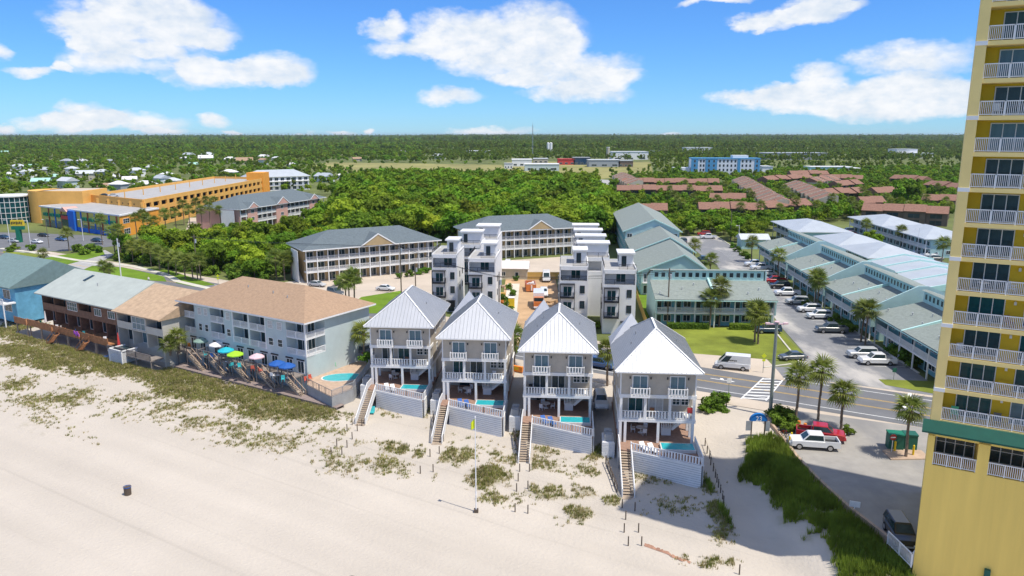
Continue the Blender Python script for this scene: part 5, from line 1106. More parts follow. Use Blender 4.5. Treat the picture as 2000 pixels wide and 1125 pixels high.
# ------------------------------------------------------------------ hotel and industrial strip
def hotel():
    o = (167, 700); rz = R(-5); t = thing('blue_hotel', 'four storey blue and white hotel with a grid of dark windows', 'hotel', (*o, 0), rz); rect_fp(o, rz, -18, 0, 66, 20, 6)
    H = 16.3; MB().box(0, 0, 0, 62, 17, H).build('wall', 'hotel_white', t)
    for x0, x1 in ((-.3, 6), (13, 23.5), (42, 44.5), (57.5, 62.2)): MB().box(x0, -.35, 0, x1, .1, H + .6).build('blue_panel', 'hotel_blue', t)
    MB().box(62, 0, 0, 62.4, 17, H + .6).build('end_panel', 'white', t); MB().box(-.3, -.5, H, 62.5, 17.2, H + .7).build('cornice', 'hotel_blue', t); MB().box(38, 3, H, 52, 14, H + 3.2).build('plant_room', 'white', t)
    for f in range(4):
        for x in (3, 8.5, 11.2, 16, 20.5, 26, 29.5, 33, 36.5, 40, 46.5, 50, 53.5, 59.5): window(t, x - .8, -.37 if (x < 6 or 13 < x < 24 or x > 57) else -.02, 1.0 + f * 4.0, 1.6, 2.3, 1, 1, 0, 'trim_grey', 'glass', fw=.12)
        window(t, 62.45, 7, 1 + f * 4.0, 1.6, 2.3, 1, 1, math.pi / 2, 'trim_grey', 'glass')
    MB().box(-16, 4, 0, -.4, 16, 8).build('wing', 'hotel_white', t)
hotel()
def far_box(px, py, wpx, h, dep, wall, roof, label, flat=True, cat='building', rot=0.0, win=3):
    o = gp(px, py); W = wpx / FPX * math.hypot(o[1], CAM_H) ; t = thing('far_building' if cat == 'building' else cat, label, cat, (*o, 0), R(rot)); rect_fp(o, R(rot), 0, 0, W, dep, 5)
    MB().box(0, 0, 0, W, dep, h).build('wall', wall, t); b = MB()
    if flat: b.box(-.5, -.5, h, W + .5, dep + .5, h + .5)
    else: hip_roof(b, -1, W + 1, -1, dep + 1, h, h + min(W, dep) * .28, min(W, dep) * .48, 'x' if W > dep else 'y', .3)
    b.build('roof', [roof, roof] if not flat else roof, t)
    for i in range(win): window(t, W * (i + .25) / win, -.02, 1.0, W / win * .5, min(2.2, h * .5), 2, 1, 0, 'white', 'glass')
    return t
for a in [(1000, 325, 38, 8, 30, 'white_siding', 'white_paint', 'square white warehouse with low roof beside the radio mast'), (1025, 334, 66, 7, 24, 'blue_siding', 'white_paint', 'long white warehouse in front of the radio mast'), (1042, 319, 28, 6, 25, 'beige_wall', 'roof_steel', 'pale beige warehouse behind the radio mast'),
          (1090, 322, 32, 7, 22, 'cloth_red', 'roof_red', 'bright red shop on the far industrial strip'), (1120, 322, 32, 9, 22, 'car_darkblue', 'trim_grey', 'dark blue shop beside the red shop on the industrial strip'), (1150, 326, 60, 8, 26, 'roof_grey', 'roof_steel', 'grey block below the water tank on the industrial strip'), (1195, 312, 70, 12, 40, 'white_siding', 'roof_steel', 'large white industrial hall behind the water tank'), (1208, 326, 28, 7, 20, 'brown_wall', 'roof_grey', 'dark workshop at the end of the industrial strip'),
          (1340, 300, 50, 12, 40, 'white_siding', 'roof_steel', 'white hall in the far pine forest behind the blue hotel'), (1496, 312, 118, 10, 50, 'roof_grey', 'roof_grey', 'long grey-roofed complex beyond the hotel'), (1582, 338, 80, 6, 18, 'teal_trim', 'white_paint', 'long white-roofed hall behind the brown townhouses'), (1660, 339, 22, 5, 18, 'white_siding', 'white_paint', 'low white annex at the end of the white-roofed hall'),
          (1750, 308, 40, 14, 30, 'white_siding', 'roof_steel', 'tall white block in the forest by the yellow tower'), (1792, 309, 30, 8, 30, 'white_siding', 'roof_steel', 'low white hall beside the tall white forest block'), (912, 303, 44, 8, 30, 'white_siding', 'white_paint', 'white school in the trees beyond the playing field'), (1275, 303, 14, 8, 25, 'white_siding', 'roof_steel', 'small pale hall at the edge of the pine forest'), (985, 330, 16, 6, 15, 'white_siding', 'roof_grey', 'small white house at the corner of the playing field'), (1488, 342, 20, 8, 18, 'hotel_white', 'roof_steel', 'low white wing beside the blue hotel')]: far_box(*a)
t = thing('white_apartment_house', 'white three storey apartment house behind the orange garage', 'building', (*gp(488, 374), 0), R(35)); rect_fp(gp(488, 374), R(35), 0, 0, 44, 18, 4)
MB().box(0, 0, 0, 42, 16, 9.5).build('wall', 'white_siding', t); b = MB(); hip_roof(b, -1, 43, -1, 17, 9.5, 14, 9, 'x'); b.build('roof', ['pale_metal_roof', 'white'], t)
for f in range(3):
    MB().box(0, -1.6, f * 3.1 - .1, 42, 0, f * 3.1 + .1).build('gallery_floor', 'white', t)
    for i in range(10): window(t, i * 4.2 + .6, -.02, f * 3.1 + .4, 2.6, 2.1, 2, 1, 0, 'white', 'glass')
m_ = gp(1040, 312); t = thing('radio_mast', 'tall thin grey radio mast above the industrial strip', 'mast', (*m_, 0)); b = MB(); Hm = 38 + (264 - 246) / FPX * m_[1]
for i in range(3): a = i * 2.1; b.beam((1.0 * math.cos(a), 1.0 * math.sin(a), 0), (.5 * math.cos(a), .5 * math.sin(a), Hm), .35, .35)
for k in range(24): z = Hm * k / 24; b.beam((.9, 0, z), (-.5, .8, z + Hm / 24), .2, .2)
b.build('lattice', 'steel', t); MB().cyl(0, 0, Hm, Hm + 5, .2, .1, 6).build('antenna', 'steel', t)
for px in (1070.5, 1076): o = gp(px, 300); t = thing('white_silo', 'tall white silo standing at the edge of the pine forest', 'silo', (*o, 0), 0, 'pair of white silos'); h = 20 * o[1] / FPX; MB().cyl(0, 0, 0, h, 2.6 * o[1] / FPX, None, 14).build('shell', 'white', t); MB().cyl(0, 0, h, h * 1.06, 2.6 * o[1] / FPX, .3, 14).build('cap', 'white', t)
o = gp(1187, 313); t = thing('water_tank', 'pale cylindrical tank tower on the industrial strip', 'tank', (*o, 0)); MB().cyl(0, 0, 0, 24 * o[1] / FPX, 3.3 * o[1] / FPX, None, 14).build('shell', 'beige_wall', t); MB().cyl(0, 0, 24 * o[1] / FPX, 25 * o[1] / FPX, 3.6 * o[1] / FPX, None, 14).build('rim', 'white', t)
# distant houses on the left
RFS = {'steel': 'roof_steel', 'white': 'white_paint', 'mint': 'roof_mint', 'grey': 'roof_grey', 'pale': 'pale_metal_roof', 'tan': 'tan_shingle'}
HS = [(8, 346, 22, 'white'), (40, 345, 22, 'steel'), (62, 364, 30, 'mint'), (92, 350, 20, 'mint'), (112, 366, 34, 'steel'), (20, 330, 22, 'steel'), (56, 328, 14, 'mint'), (118, 320, 20, 'grey'), (150, 318, 18, 'white'), (168, 324, 12, 'white'), (150, 350, 30, 'steel'), (185, 342, 22, 'steel'), (215, 350, 16, 'white'), (250, 342, 26, 'steel'), (240, 360, 24, 'white'), (262, 366, 34, 'white'), (300, 360, 24, 'pale'), (322, 362, 22, 'steel'), (192, 372, 16, 'tan'), (214, 374, 18, 'white'), (355, 305, 22, 'pale'), (385, 304, 30, 'steel'), (388, 314, 26, 'white'), (352, 312, 14, 'white'), (330, 297, 16, 'tan'), (436, 316, 22, 'white'), (462, 318, 30, 'tan'), (480, 304, 22, 'grey'), (505, 310, 18, 'white'), (530, 312, 16, 'steel'), (370, 324, 16, 'mint'), (432, 346, 26, 'white'), (614, 352, 32, 'pale'), (658, 347, 12, 'white'), (2, 300, 12, 'mint'), (205, 318, 16, 'grey'), (285, 330, 14, 'steel'), (128, 338, 16, 'steel'), (75, 338, 18, 'pale'), (312, 345, 16, 'white'), (505, 318, 14, 'tan'), (560, 326, 14, 'white'), (690, 312, 16, 'tan'), (775, 300, 18, 'white'), (845, 307, 20, 'steel'), (410, 296, 12, 'white')]
adj = ['pale blue', 'white', 'cream', 'grey']
for i, (px, py, w, r) in enumerate(HS):
    o = gp(px, py + 3); W = max(9, w / FPX * o[1]); dep = max(8, W * .7); H = (3.4, 5.8, 4.6)[i % 3]; rz = R((-31, -5, 20, -12)[i % 4])
    wl_ = ('blue_siding', 'white_siding', 'beige_wall', 'roof_grey')[i % 4] if i != 24 else 'wall_yellow'
    nmr = {'steel': 'steel grey', 'white': 'white', 'mint': 'mint green', 'grey': 'dark grey', 'pale': 'pale metal', 'tan': 'tan'}[r]
    t = thing('cottage', '%s cottage with a %s roof among the trees inland of the orange garage' % (adj[i % 4] if i != 24 else 'bright yellow', nmr), 'house', (*o, 0), rz, 'inland cottages, %s with %s roofs' % (adj[i % 4], nmr)); rect_fp(o, rz, 0, 0, W, dep, 2.5)
    MB().box(0, 0, -.2, W, dep, H).build('wall', wl_, t); b = MB()
    if i % 2: hip_roof(b, -.6, W + .6, -.6, dep + .6, H + .1, H + dep * .28, min(dep * .5, W * .45), 'x', .25); b.build('roof', [RFS[r], 'white'], t)
    else: gable_roof(b, -.6, W + .6, -.6, dep + .6, H + .1, H + dep * .3, 'x'); b.xprism([(0, H), (dep, H), (dep / 2, H + dep * .27)], W - .3, W + .02); b.build('roof', RFS[r], t)
    for k in range(3): window(t, W * (k + .3) / 3, -.02, 1.0, 1.4, 1.4, 1, 2, 0, 'white', 'glass')
# ------------------------------------------------------------------ vegetation
rng = np.random.default_rng(11)
def leafy(seed, lobes, R0, Hc, zc, per, leaf, mat_, flat=1.0, core=True, pine=False):
    """crown mesh: leaf clumps spread over many lobes, with a ragged outline"""
    r = random.Random(seed); b = MB()
    L_ = []
    for i in range(lobes):
        a = r.uniform(0, 2 * math.pi); u = r.random() ** .6; rr = R0 * .72 * u
        z = zc + Hc * (r.uniform(-.42, .5)) * (1 - .55 * u * u); rad = R0 * r.uniform(.26, .44)
        if pine: rad = R0 * r.uniform(.3, .5) * (1.15 - .7 * max(0, (z - zc) / Hc + .4))
        L_.append((Vector((rr * math.cos(a), rr * math.sin(a), z)), rad))
    for c, rad in L_:
        if core:
            vs = []; n1 = 6
            for k in (-.62, .0, .62):
                for i in range(n1):
                    a = 2 * math.pi * (i + .5 * (k == 0)) / n1; q = rad * .78 * math.sqrt(max(.05, 1 - k * k * 1.4)) * r.uniform(.8, 1.1)
                    vs.append((c.x + q * math.cos(a), c.y + q * math.sin(a), c.z + k * rad * .75 * flat))
            vs += [(c.x, c.y, c.z + rad * .78 * flat), (c.x, c.y, c.z - rad * .7 * flat)]
            fs = [(j * n1 + i, j * n1 + (i + 1) % n1, (j + 1) * n1 + (i + 1) % n1, (j + 1) * n1 + i) for j in (0, 1) for i in range(n1)]
            fs += [(2 * n1 + i, 2 * n1 + (i + 1) % n1, 3 * n1) for i in range(n1)] + [((i + 1) % n1, i, 3 * n1 + 1) for i in range(n1)]
            b.add(vs, fs)
        for k in range(per):
            d = Vector((r.gauss(0, 1), r.gauss(0, 1), r.gauss(.25, .9))).normalized()
            p = c + Vector((d.x, d.y, d.z * flat)) * rad * r.uniform(.82, 1.22)
            nrm = (d + Vector((r.gauss(0, .5), r.gauss(0, .5), r.gauss(.3, .4)))).normalized()
            t1 = nrm.orthogonal().normalized(); t2 = nrm.cross(t1); an = r.uniform(0, 6.28); e1 = t1 * math.cos(an) + t2 * math.sin(an); e2 = nrm.cross(e1)
            s = leaf * r.uniform(.6, 1.4)
            b.add([tuple(p - e1 * s), tuple(p - e2 * s * .55 + nrm * s * .12), tuple(p + e1 * s), tuple(p + e2 * s * .55 + nrm * s * .12)], [(0, 1, 2, 3)])
    return b.mesh('crown', mat_)
def trunk_mesh(seed, h, r0, limbs=4, m='bark'):
    r = random.Random(seed); b = MB(); b.cyl(0, 0, -.3, h * .55, r0, r0 * .7, 7); b.cyl(0, 0, h * .55, h, r0 * .7, r0 * .3, 6)
    for i in range(limbs):
        a = 6.28 * i / limbs + r.random(); z = h * r.uniform(.4, .65); b.beam((0, 0, z), (h * .28 * math.cos(a), h * .28 * math.sin(a), z + h * .3), r0 * .5, r0 * .5)
    return b.mesh('trunk', m)
BROAD = [(leafy(s, 15, 4.4, 6.0, 6.0, 52, .50, ('leaf', 'leaf_light')[s % 2], .85), trunk_mesh(s, 7, .24)) for s in range(5)]
PINE = [(leafy(20 + s, 13, 2.7, 9.0, 9.2, 34, .50, 'leaf_pine', .7, pine=True), trunk_mesh(20 + s, 13, .2, 3)) for s in range(3)]
SHRUB = [leafy(40 + s, 8, 1.5, 1.5, .85, 46, .22, 'leaf_shrub', .8) for s in range(3)]
FARB = [leafy(60 + s, 9, 4.6, 6.0, 6.2, 22, .85, 'leaf', .85) for s in range(4)]
FARP = [leafy(70 + s, 8, 3.0, 10, 9.0, 16, .85, 'leaf_pine', .75, pine=True) for s in range(4)]
def palm_meshes(seed, fan=1.5, nf=26):
    """one fan frond mesh and its placements"""
    b = MB(); L0 = .95
    b.beam((0, 0, 0), (L0, 0, .08), .04, .04)
    nb = 11
    for i in range(nb):
        a = R(-78 + 156 * i / (nb - 1)); ln = fan * (.65 + .35 * math.cos(a)); w = .085
        c, s = math.cos(a), math.sin(a); px, py = -s * w, c * w
        m = (L0 + ln * .55 * c, ln * .55 * s, .1); e = (L0 + ln * c, ln * s, -.22 - .15 * abs(s))
        b.add([(L0, 0, .08), (m[0] + px, m[1] + py, m[2] - .02), e, (m[0] - px, m[1] - py, m[2] + .02)], [(0, 1, 2, 3)])
    return b.mesh('frond', 'palm_leaf')
FROND = palm_meshes(1); FROND_DEAD = FROND.copy(); FROND_DEAD.materials.clear(); FROND_DEAD.materials.append(MATS['palm_dead'])
def frond_set(seed, n=28):
    r = random.Random(seed); out = []
    for i in range(n):
        el = 75 - 120 * (i + .5) / n; out.append((R(137.5 * i + r.uniform(-14, 14)), R(-el), r.uniform(.85, 1.15)))
    return out
def palm_head(seed, n=26):
    """a whole head joined into one mesh, for palms farther off"""
    from mathutils import Euler
    b = MB(); src = [v.co.copy() for v in FROND.vertices]; fs = [tuple(p.vertices) for p in FROND.polygons]
    for az, el, sc in frond_set(seed, n):
        e = Euler((0, el, az)).to_matrix(); b.add([tuple(e @ (v * sc)) for v in src], fs)
    return b.mesh('crown', 'palm_leaf')
HEADS = [palm_head(s) for s in range(4)]
def palm_trunk(h, boot):
    b = MB(); n = 6
    for i in range(n): z0, z1 = h * i / n, h * (i + 1) / n; b.cyl(.05 * math.sin(i), .05 * math.cos(i), z0 - .02, z1, .19 - .008 * i, .175 - .008 * i, 8)
    if boot: b.cyl(0, 0, h - 1.5, h - .7, .2, .42, 9).cyl(0, 0, h - .7, h, .42, .2, 9)
    return b.mesh('trunk', 'palm_bark')
def palm(loc, h, label, near=False, group=None, seed=0, sc=1.0, boot=True):
    t = thing('palm_tree', label, 'palm tree', loc, R(seed * 67), group)
    hh = round(h * 2) / 2; link('trunk', cached(('ptrunk', hh, boot), lambda: palm_trunk(hh, boot)), t, (0, 0, -.05))
    if near:
        for az, el, s in frond_set(seed, 30):
            o = link('frond', FROND if el < R(38) else FROND_DEAD if (el > R(42) and seed % 2) else FROND, t, (0, 0, hh), 0, s * sc); o.rotation_euler = (0, el, az)
    else: link('crown', HEADS[seed % 4], t, (0, 0, hh), seed, sc)
    return t
pn = [(1554, 826, 6.4, 'sabal palm with a swollen boot standing behind the parked pickups, next to the bus-sized shrubs'), (1598, 820, 7.2, 'tall sabal palm behind the red pickup on the verge of the coast road'), (1642, 838, 5.0, 'short sabal palm by the bonnet of the red pickup'), (1768, 893, 6.2, 'sabal palm beside the green dumpster enclosure of the tower drive')]
for i, (px, py, h, lab) in enumerate(pn): palm((*gp(px, py), 0), h, lab.replace('bus-sized shrubs', 'flowering shrubs'), True, seed=i + 1)
pm = [('sabal palm on the lawn in front of the teal block', 'palms on the teal lawn', [(1386, 640, 6), (1405, 637, 8), (1474, 668, 6), (1480, 672, 5.5)]),
      ('sabal palm in the planting strip of the teal row along the parking lot', 'palms along the teal row', [((70.0, 192.2), None, 7), ((67.7, 161.9), None, 7), ((67.4, 159.8), None, 6.5), ((65.4, 134.2), None, 6), ((65.2, 132.2), None, 6.5), ((73.0, 223.5), None, 6)]),
      ('sabal palm on the island in the middle of the parking lot', None, [(1356, 506, 4.5)]), ('sabal palm at the corner of the teal block behind the parking lot car', None, [(1386, 545, 5)]),
      ('sabal palm on the lawn beside the lot with parked sedans', 'palms by the sedan lot', [(682, 592, 5), (693, 590, 6), (676, 588, 4.5)]),
      ('cabbage palm at the edge of the orange store', 'palms by the store', [(225, 500, 8), (236, 505, 9), (268, 468, 8), (282, 466, 9), (290, 468, 8), (303, 470, 7), (200, 478, 9), (135, 490, 6)]),
      ('cabbage palm between the garage and the pink condominium', 'palms by the pink condominium', [(372, 455, 9), (396, 455, 9), (412, 452, 10), (345, 455, 8), (432, 450, 8), (360, 440, 9), (385, 435, 9), (325, 458, 8), (405, 430, 9), (420, 425, 8)]),
      ('cabbage palm on the edge of the roadside wood', 'palms on the wood edge', [(312, 528, 5), (330, 535, 5), (345, 538, 5), (362, 545, 5), (392, 548, 5.5), (260, 512, 5), (280, 516, 5.5), (296, 520, 5), (377, 546, 5), (540, 545, 6), (556, 548, 5.5), (570, 545, 6)]),
      ('small palm on the roadside strip behind the pale green roof', 'palms by the coast road', [(205, 545, 3.5), (215, 547, 3), (87, 518, 3.5)]),
      ('short palm beside the cream end townhouse', 'palms by the cream townhouse', [(350, 690, 3.0), (333, 694, 2.2)]),
      ('palm growing between two stilt beach houses', 'palms between the beach houses', [(1005, 715, 5.0), (1186, 752, 5.5), (712, 700, 4.5)]),
      ('palm in the motel lot among parked cars', 'palms in the motel lot', [(1690, 470, 6), (1758, 486, 6), (1838, 522, 7)]),
      ('cabbage palm among the brown-roofed townhouses', 'palms among the brown roofs', [(1300 + 23 * i % 560, 380 + (i * 37) % 60, 6 + i % 3) for i in range(0, 60)])]
k = 0
for lab, grp, lst in pm:
    for px, py, h in lst:
        q = gp(px, py) if py else px
        if 'brown' in lab and (px > 1860 or any(inside(np.array([q[0]]), np.array([q[1]]), f)[0] for f in NO_TREES)): continue
        palm((*q, 0), h, lab, False, grp, k, 1.15 if h > 4 else .9, boot=h < 8); k += 1

# trees of the woods: the ones nearest to the camera are things, the mass behind is stuff
def clear_of(x, y, pads=NO_TREES):
    ok = np.ones(x.shape, bool)
    for f in pads:
        bx = (x > f[:, 0].min()) & (x < f[:, 0].max()) & (y > f[:, 1].min()) & (y < f[:, 1].max())
        if bx.any(): ok[bx] &= ~inside(x[bx], y[bx], f)
    return ok
def fill(poly, sp, jit=.42):
    p = np.array(poly); x0, y0 = p.min(0); x1, y1 = p.max(0)
    gx, gy = np.meshgrid(np.arange(x0, x1, sp), np.arange(y0, y1, sp)); gx = gx + (np.arange(gx.shape[0]) % 2)[:, None] * sp / 2
    x = gx.ravel() + rng.uniform(-jit, jit, gx.size) * sp; y = gy.ravel() + rng.uniform(-jit, jit, gx.size) * sp
    k = inside(x, y, p) & clear_of(x, y); return x[k], y[k]
W1 = pxs([(215, 503), (255, 516), (390, 549), (440, 562), (500, 552), (580, 530), (640, 500), (700, 478), (850, 472), (940, 480), (985, 490), (1120, 482), (1196, 476), (1196, 430), (1182, 385), (1165, 372), (1090, 366), (1000, 362), (880, 360), (760, 360), (680, 372), (655, 398), (640, 420), (560, 452), (480, 462), (420, 462), (330, 482), (270, 488)])
W2 = pxs([(1340, 470), (1480, 478), (1500, 455), (1560, 440), (1680, 430), (1850, 428), (1860, 415), (1600, 415), (1500, 408), (1300, 415), (1230, 410), (1190, 440), (1330, 468)])
W3 = pxs([(0, 420), (60, 400), (170, 385), (330, 360), (470, 345), (560, 345), (650, 352), (690, 340), (600, 312), (0, 300)])
W4 = pxs([(1180, 420), (1860, 428), (1880, 330), (1500, 335), (1270, 345), (1180, 352)])
T = []
for poly, sp, zone, (s0, s1) in ((W1, 6.8, 'wood', (.85, 1.45)), (W2, 4.6, 'hedge', (.42, .72)), (W3, 15, 'town', (.5, .85)), (W4, 8.5, 'brown', (.45, .75))):
    x, y = fill(poly, sp)
    for a, c in zip(x, y):
        low = .62 if zone == 'wood' and a < -.235 * c else 1.0          # scrubby growth towards the pink condominium
        T.append((a, c, random.uniform(s0, s1) * low, zone))
for px, py, s in ((1765, 398, 1.55), (1755, 402, 1.2), (1778, 402, 1.3), (1300, 345, 1.1), (1320, 350, 1.2), (1700, 480, .55), (1712, 486, .5), (1690, 476, .5), *[(640 + 27 * i, 321 + (i * 5) % 3, .55 + .1 * (i % 3)) for i in range(13)], *[(1010 + 31 * i, 337 + (i * 7) % 4, .5 + .1 * (i % 2)) for i in range(9)]): T.append((*gp(px, py), s, 'brown'))
T.sort(key=lambda q: q[0] ** 2 + q[1] ** 2)
vis = [q for q in T if abs(q[0]) < .72 * q[1] + 6]
NEAR = 290
LAB = {'wood': ('broadleaf tree with dense green crown in the wood behind the condominiums', 'trees of the wood behind the condominiums'), 'hedge': ('small bushy tree in the thicket behind the teal blocks', 'trees of the thicket behind the teal blocks'), 'town': ('green tree between the inland cottages', 'trees between the inland cottages'), 'brown': ('leafy tree between the brown-roofed townhouses', 'trees between the brown-roofed townhouses')}
for i, (x, y, s, zn) in enumerate(vis[:NEAR]):
    cr, tr = BROAD[(i * 7 + int(x)) % 5]; t = thing('broadleaf_tree', LAB[zn][0], 'tree', (x, y, -.05), random.uniform(0, 6.28), LAB[zn][1])
    t.scale = (s, s, s * random.uniform(.8, 1.12)); link('crown', cr, t); link('trunk', tr, t)
def scatter(name, pts, protos, label, cat, zoff=0):
    """pts: x, y, scale, index -> one object whose trees are instances"""
    col = bpy.data.collections.new(name + '_kinds')
    for i, me in enumerate(protos): col.objects.link(bpy.data.objects.new('%s_kind_%02d' % (name, i), me))
    me = bpy.data.meshes.new(name); n = len(pts); A_ = np.array(pts, dtype=np.float32)
    me.vertices.add(n); me.vertices.foreach_set('co', np.stack([A_[:, 0], A_[:, 1], np.full(n, zoff, np.float32)], -1).ravel())
    for nm_, c in (('sc', 2), ('ix', 3)):
        at = me.attributes.new(nm_, 'FLOAT', 'POINT'); at.data.foreach_set('value', A_[:, c].copy())
    o = link(name, me); tag(o, label, cat, None, 'stuff')
    ng = bpy.data.node_groups.new(name, 'GeometryNodeTree'); ng.interface.new_socket('Geometry', in_out='INPUT', socket_type='NodeSocketGeometry'); ng.interface.new_socket('Geometry', in_out='OUTPUT', socket_type='NodeSocketGeometry')
    N = ng.nodes; L = ng.links; gi = N.new('NodeGroupInput'); go = N.new('NodeGroupOutput'); ip = N.new('GeometryNodeInstanceOnPoints'); ci = N.new('GeometryNodeCollectionInfo')
    ci.inputs['Collection'].default_value = col; ci.inputs['Separate Children'].default_value = True; ci.inputs['Reset Children'].default_value = True
    m2p = N.new('GeometryNodeMeshToPoints'); L.new(gi.outputs[0], m2p.inputs[0]); L.new(m2p.outputs[0], ip.inputs['Points']); L.new(ci.outputs[0], ip.inputs['Instance']); ip.inputs['Pick Instance'].default_value = True
    def na(nm_, ty): q = N.new('GeometryNodeInputNamedAttribute'); q.data_type = ty; q.inputs['Name'].default_value = nm_; return q.outputs[0]
    L.new(na('ix', 'FLOAT'), ip.inputs['Instance Index']); L.new(na('sc', 'FLOAT'), ip.inputs['Scale'])
    rv = N.new('FunctionNodeRandomValue'); rv.data_type = 'FLOAT_VECTOR'; rv.inputs[1].default_value = (0, 0, 6.283); L.new(rv.outputs[0], ip.inputs['Rotation'])
    L.new(ip.outputs[0], go.inputs[0]); md = o.modifiers.new('scatter', 'NODES'); md.node_group = ng
    return o
rest = [(x, y, s, random.randrange(4) if zn != 'town' or random.random() < .7 else 4 + random.randrange(4)) for x, y, s, zn in vis[NEAR:]]
scatter('woodland', rest, FARB + FARP, 'mass of green woodland trees around and behind the far buildings', 'woodland')
ux, uy = fill(W1, 3.4); k_ = (uy < 330) & (np.abs(ux) < .72 * uy + 6)
scatter('undergrowth', [(a, c, random.uniform(1.0, 2.0), random.randrange(3)) for a, c in zip(ux[k_], uy[k_])], SHRUB, 'dense green undergrowth filling the wood behind the road', 'undergrowth')
def forest():
    P = []
    for y0, y1, sp, sc in ((480, 900, 12, .62), (900, 1700, 12, .78), (1700, 3200, 17, 1.3), (3200, 6500, 38, 2.1), (6500, 14000, 90, 2.8)):
        n = int((y1 * y1 - y0 * y0) * .78 / (sp * sp)); y = np.sqrt(rng.uniform(y0 * y0, y1 * y1, n)); x = rng.uniform(-.8, .8, n) * y
        k = clear_of(x, y)
        for poly in (W1, W3, W4, [(p[0], p[1]) for p in pxs([(600, 326), (640, 316), (980, 321), (1270, 315), (1275, 338), (1150, 352), (700, 340)])]): k &= ~inside(x, y, poly)
        # clearings and denser stands
        d = fbm(x, y, .004, 21, 3); k &= (d > (.30 if y0 < 1700 else .0)) | ((x > .12 * y) & (y0 < 900))
        right = x > -.12 * y; kind = np.where(right | (rng.random(n) < .25), 4 + rng.integers(0, 4, n), rng.integers(0, 4, n))
        s = sc * rng.uniform(.75, 1.3, n) * (.8 + .4 * fbm(x, y, .01, 31, 2)); P += [(a, b, c, e) for a, b, c, e, kk in zip(x, y, s, kind, k) if kk]
    scatter('pine_forest', P, FARB + FARP, 'far green forest reaching to the horizon', 'forest')
forest()
tag(MB().poly([(-15500, 6200, 9), (15500, 6200, 9), (15500, 16000, 14), (-15500, 16000, 14)]).build('far_forest_canopy', 'leaf_pine'), 'flat dark canopy of forest along the horizon', 'forest', None, 'stuff')
# shrubs and hedges
def shrub(px, py, s, lab, grp, z=0.0, k=0):
    t = tag(link('shrub', SHRUB[k % 3], None, (*gp(px, py, z), z), k * 1.7, s), lab, 'shrub', grp); return t
i = 0
for lab, grp, z, lst in [('green shrub in the bed by the flowering verge next to the pickups', 'shrubs by the pickups', -.05, [(1515, 815, 1.0), (1530, 822, 1.1), (1522, 832, 1.0), (1540, 830, .9), (1548, 842, .8), (1534, 845, .8), (1655, 848, .7)]),
                         ('rounded shrub on the sandy rise beside the beach access path', 'shrubs by the access path', -.5, [(1392, 798, 1.2), (1405, 790, 1.1), (1380, 806, .9), (1410, 806, .8)]),
                         ('clipped shrub at the foot of the teal row along the parking lot', 'clipped shrubs at the teal row', 0, [(1560, 590 - 0, .9), (1575, 600, .9), (1590, 608, .9), (1612, 620, .9), (1630, 630, 1.0), (1650, 640, 1.0), (1665, 648, 1.0), (1740, 690, 1.0), (1752, 697, 1.1), (1768, 706, 1.2), (1785, 716, 1.3), (1540, 572, .9), (1525, 556, .8)]),
                         ('low shrub at the edge of the building site', 'shrubs at the building site', 0, [(990, 606, 1.1), (985, 588, 1.0), (1000, 577, .9), (995, 565, .8), (1165, 640, .8), (1008, 548, .8)]),
                         ('green shrub between the stilt houses and the coast road', 'shrubs by the stilt houses', -.1, [(706, 690, 1.1), (715, 705, .9), (850, 650, .9), (1000, 690, .8), (700, 672, 1.2)]),
                         ('shrub along the drive of the orange store', 'shrubs by the store drive', 0, [(150, 492, 1.5), (165, 497, 1.4), (180, 490, 1.6), (60, 490, 1.3), (30, 488, 1.2), (20, 492, 1.0), (192, 493, 1.3)]),
                         ('shrub along the gallery of the cream condominium by the sedan lot', 'shrubs at the condominium', 0, [(660, 557, .9), (700, 553, .9), (780, 543, .9), (800, 540, 1.0), (820, 536, 1.0), (835, 533, 1.0)]),
                         ('shrub on the kerb strip beside the motel outbuilding', 'shrubs by the outbuilding', 0, [(1440, 492, 1.0), (1452, 500, 1.0), (1462, 506, 1.1), (1430, 484, 1.0)])]:
    for px, py, s in lst: shrub(px, py, s, lab, grp, z, i); i += 1
def hedge(x0, x1, lab):
    b = MB(); r = random.Random(int(x0)); b.box(x0 + .1, -1.25, 0, x1 - .1, -.25, 1.1)
    for k in range(int((x1 - x0) * 120)):
        f = r.randrange(3); p = Vector((r.uniform(x0, x1), r.uniform(-1.35, -.15), r.uniform(0, 1.2)))
        if f == 0: p.z = 1.15 + r.uniform(-.05, .1)
        elif f == 1: p.y = -1.3 + r.uniform(-.08, .05)
        s = r.uniform(.1, .22); e = Vector((r.gauss(0, 1), r.gauss(0, 1), r.gauss(0, 1))).normalized(); g = e.orthogonal().normalized(); b.add([tuple(p - e * s), tuple(p - g * s * .6), tuple(p + e * s), tuple(p + g * s * .6)], [(0, 1, 2, 3)])
    tag(b.build('hedge', 'leaf_shrub', None, (28.9, 145.0, 0), R(-3)), lab, 'hedge')
hedge(2.2, 10.5, 'clipped hedge in front of the teal block, by the utility pole'); hedge(14.5, 22.8, 'clipped hedge in front of the teal block, by the parked dark car')
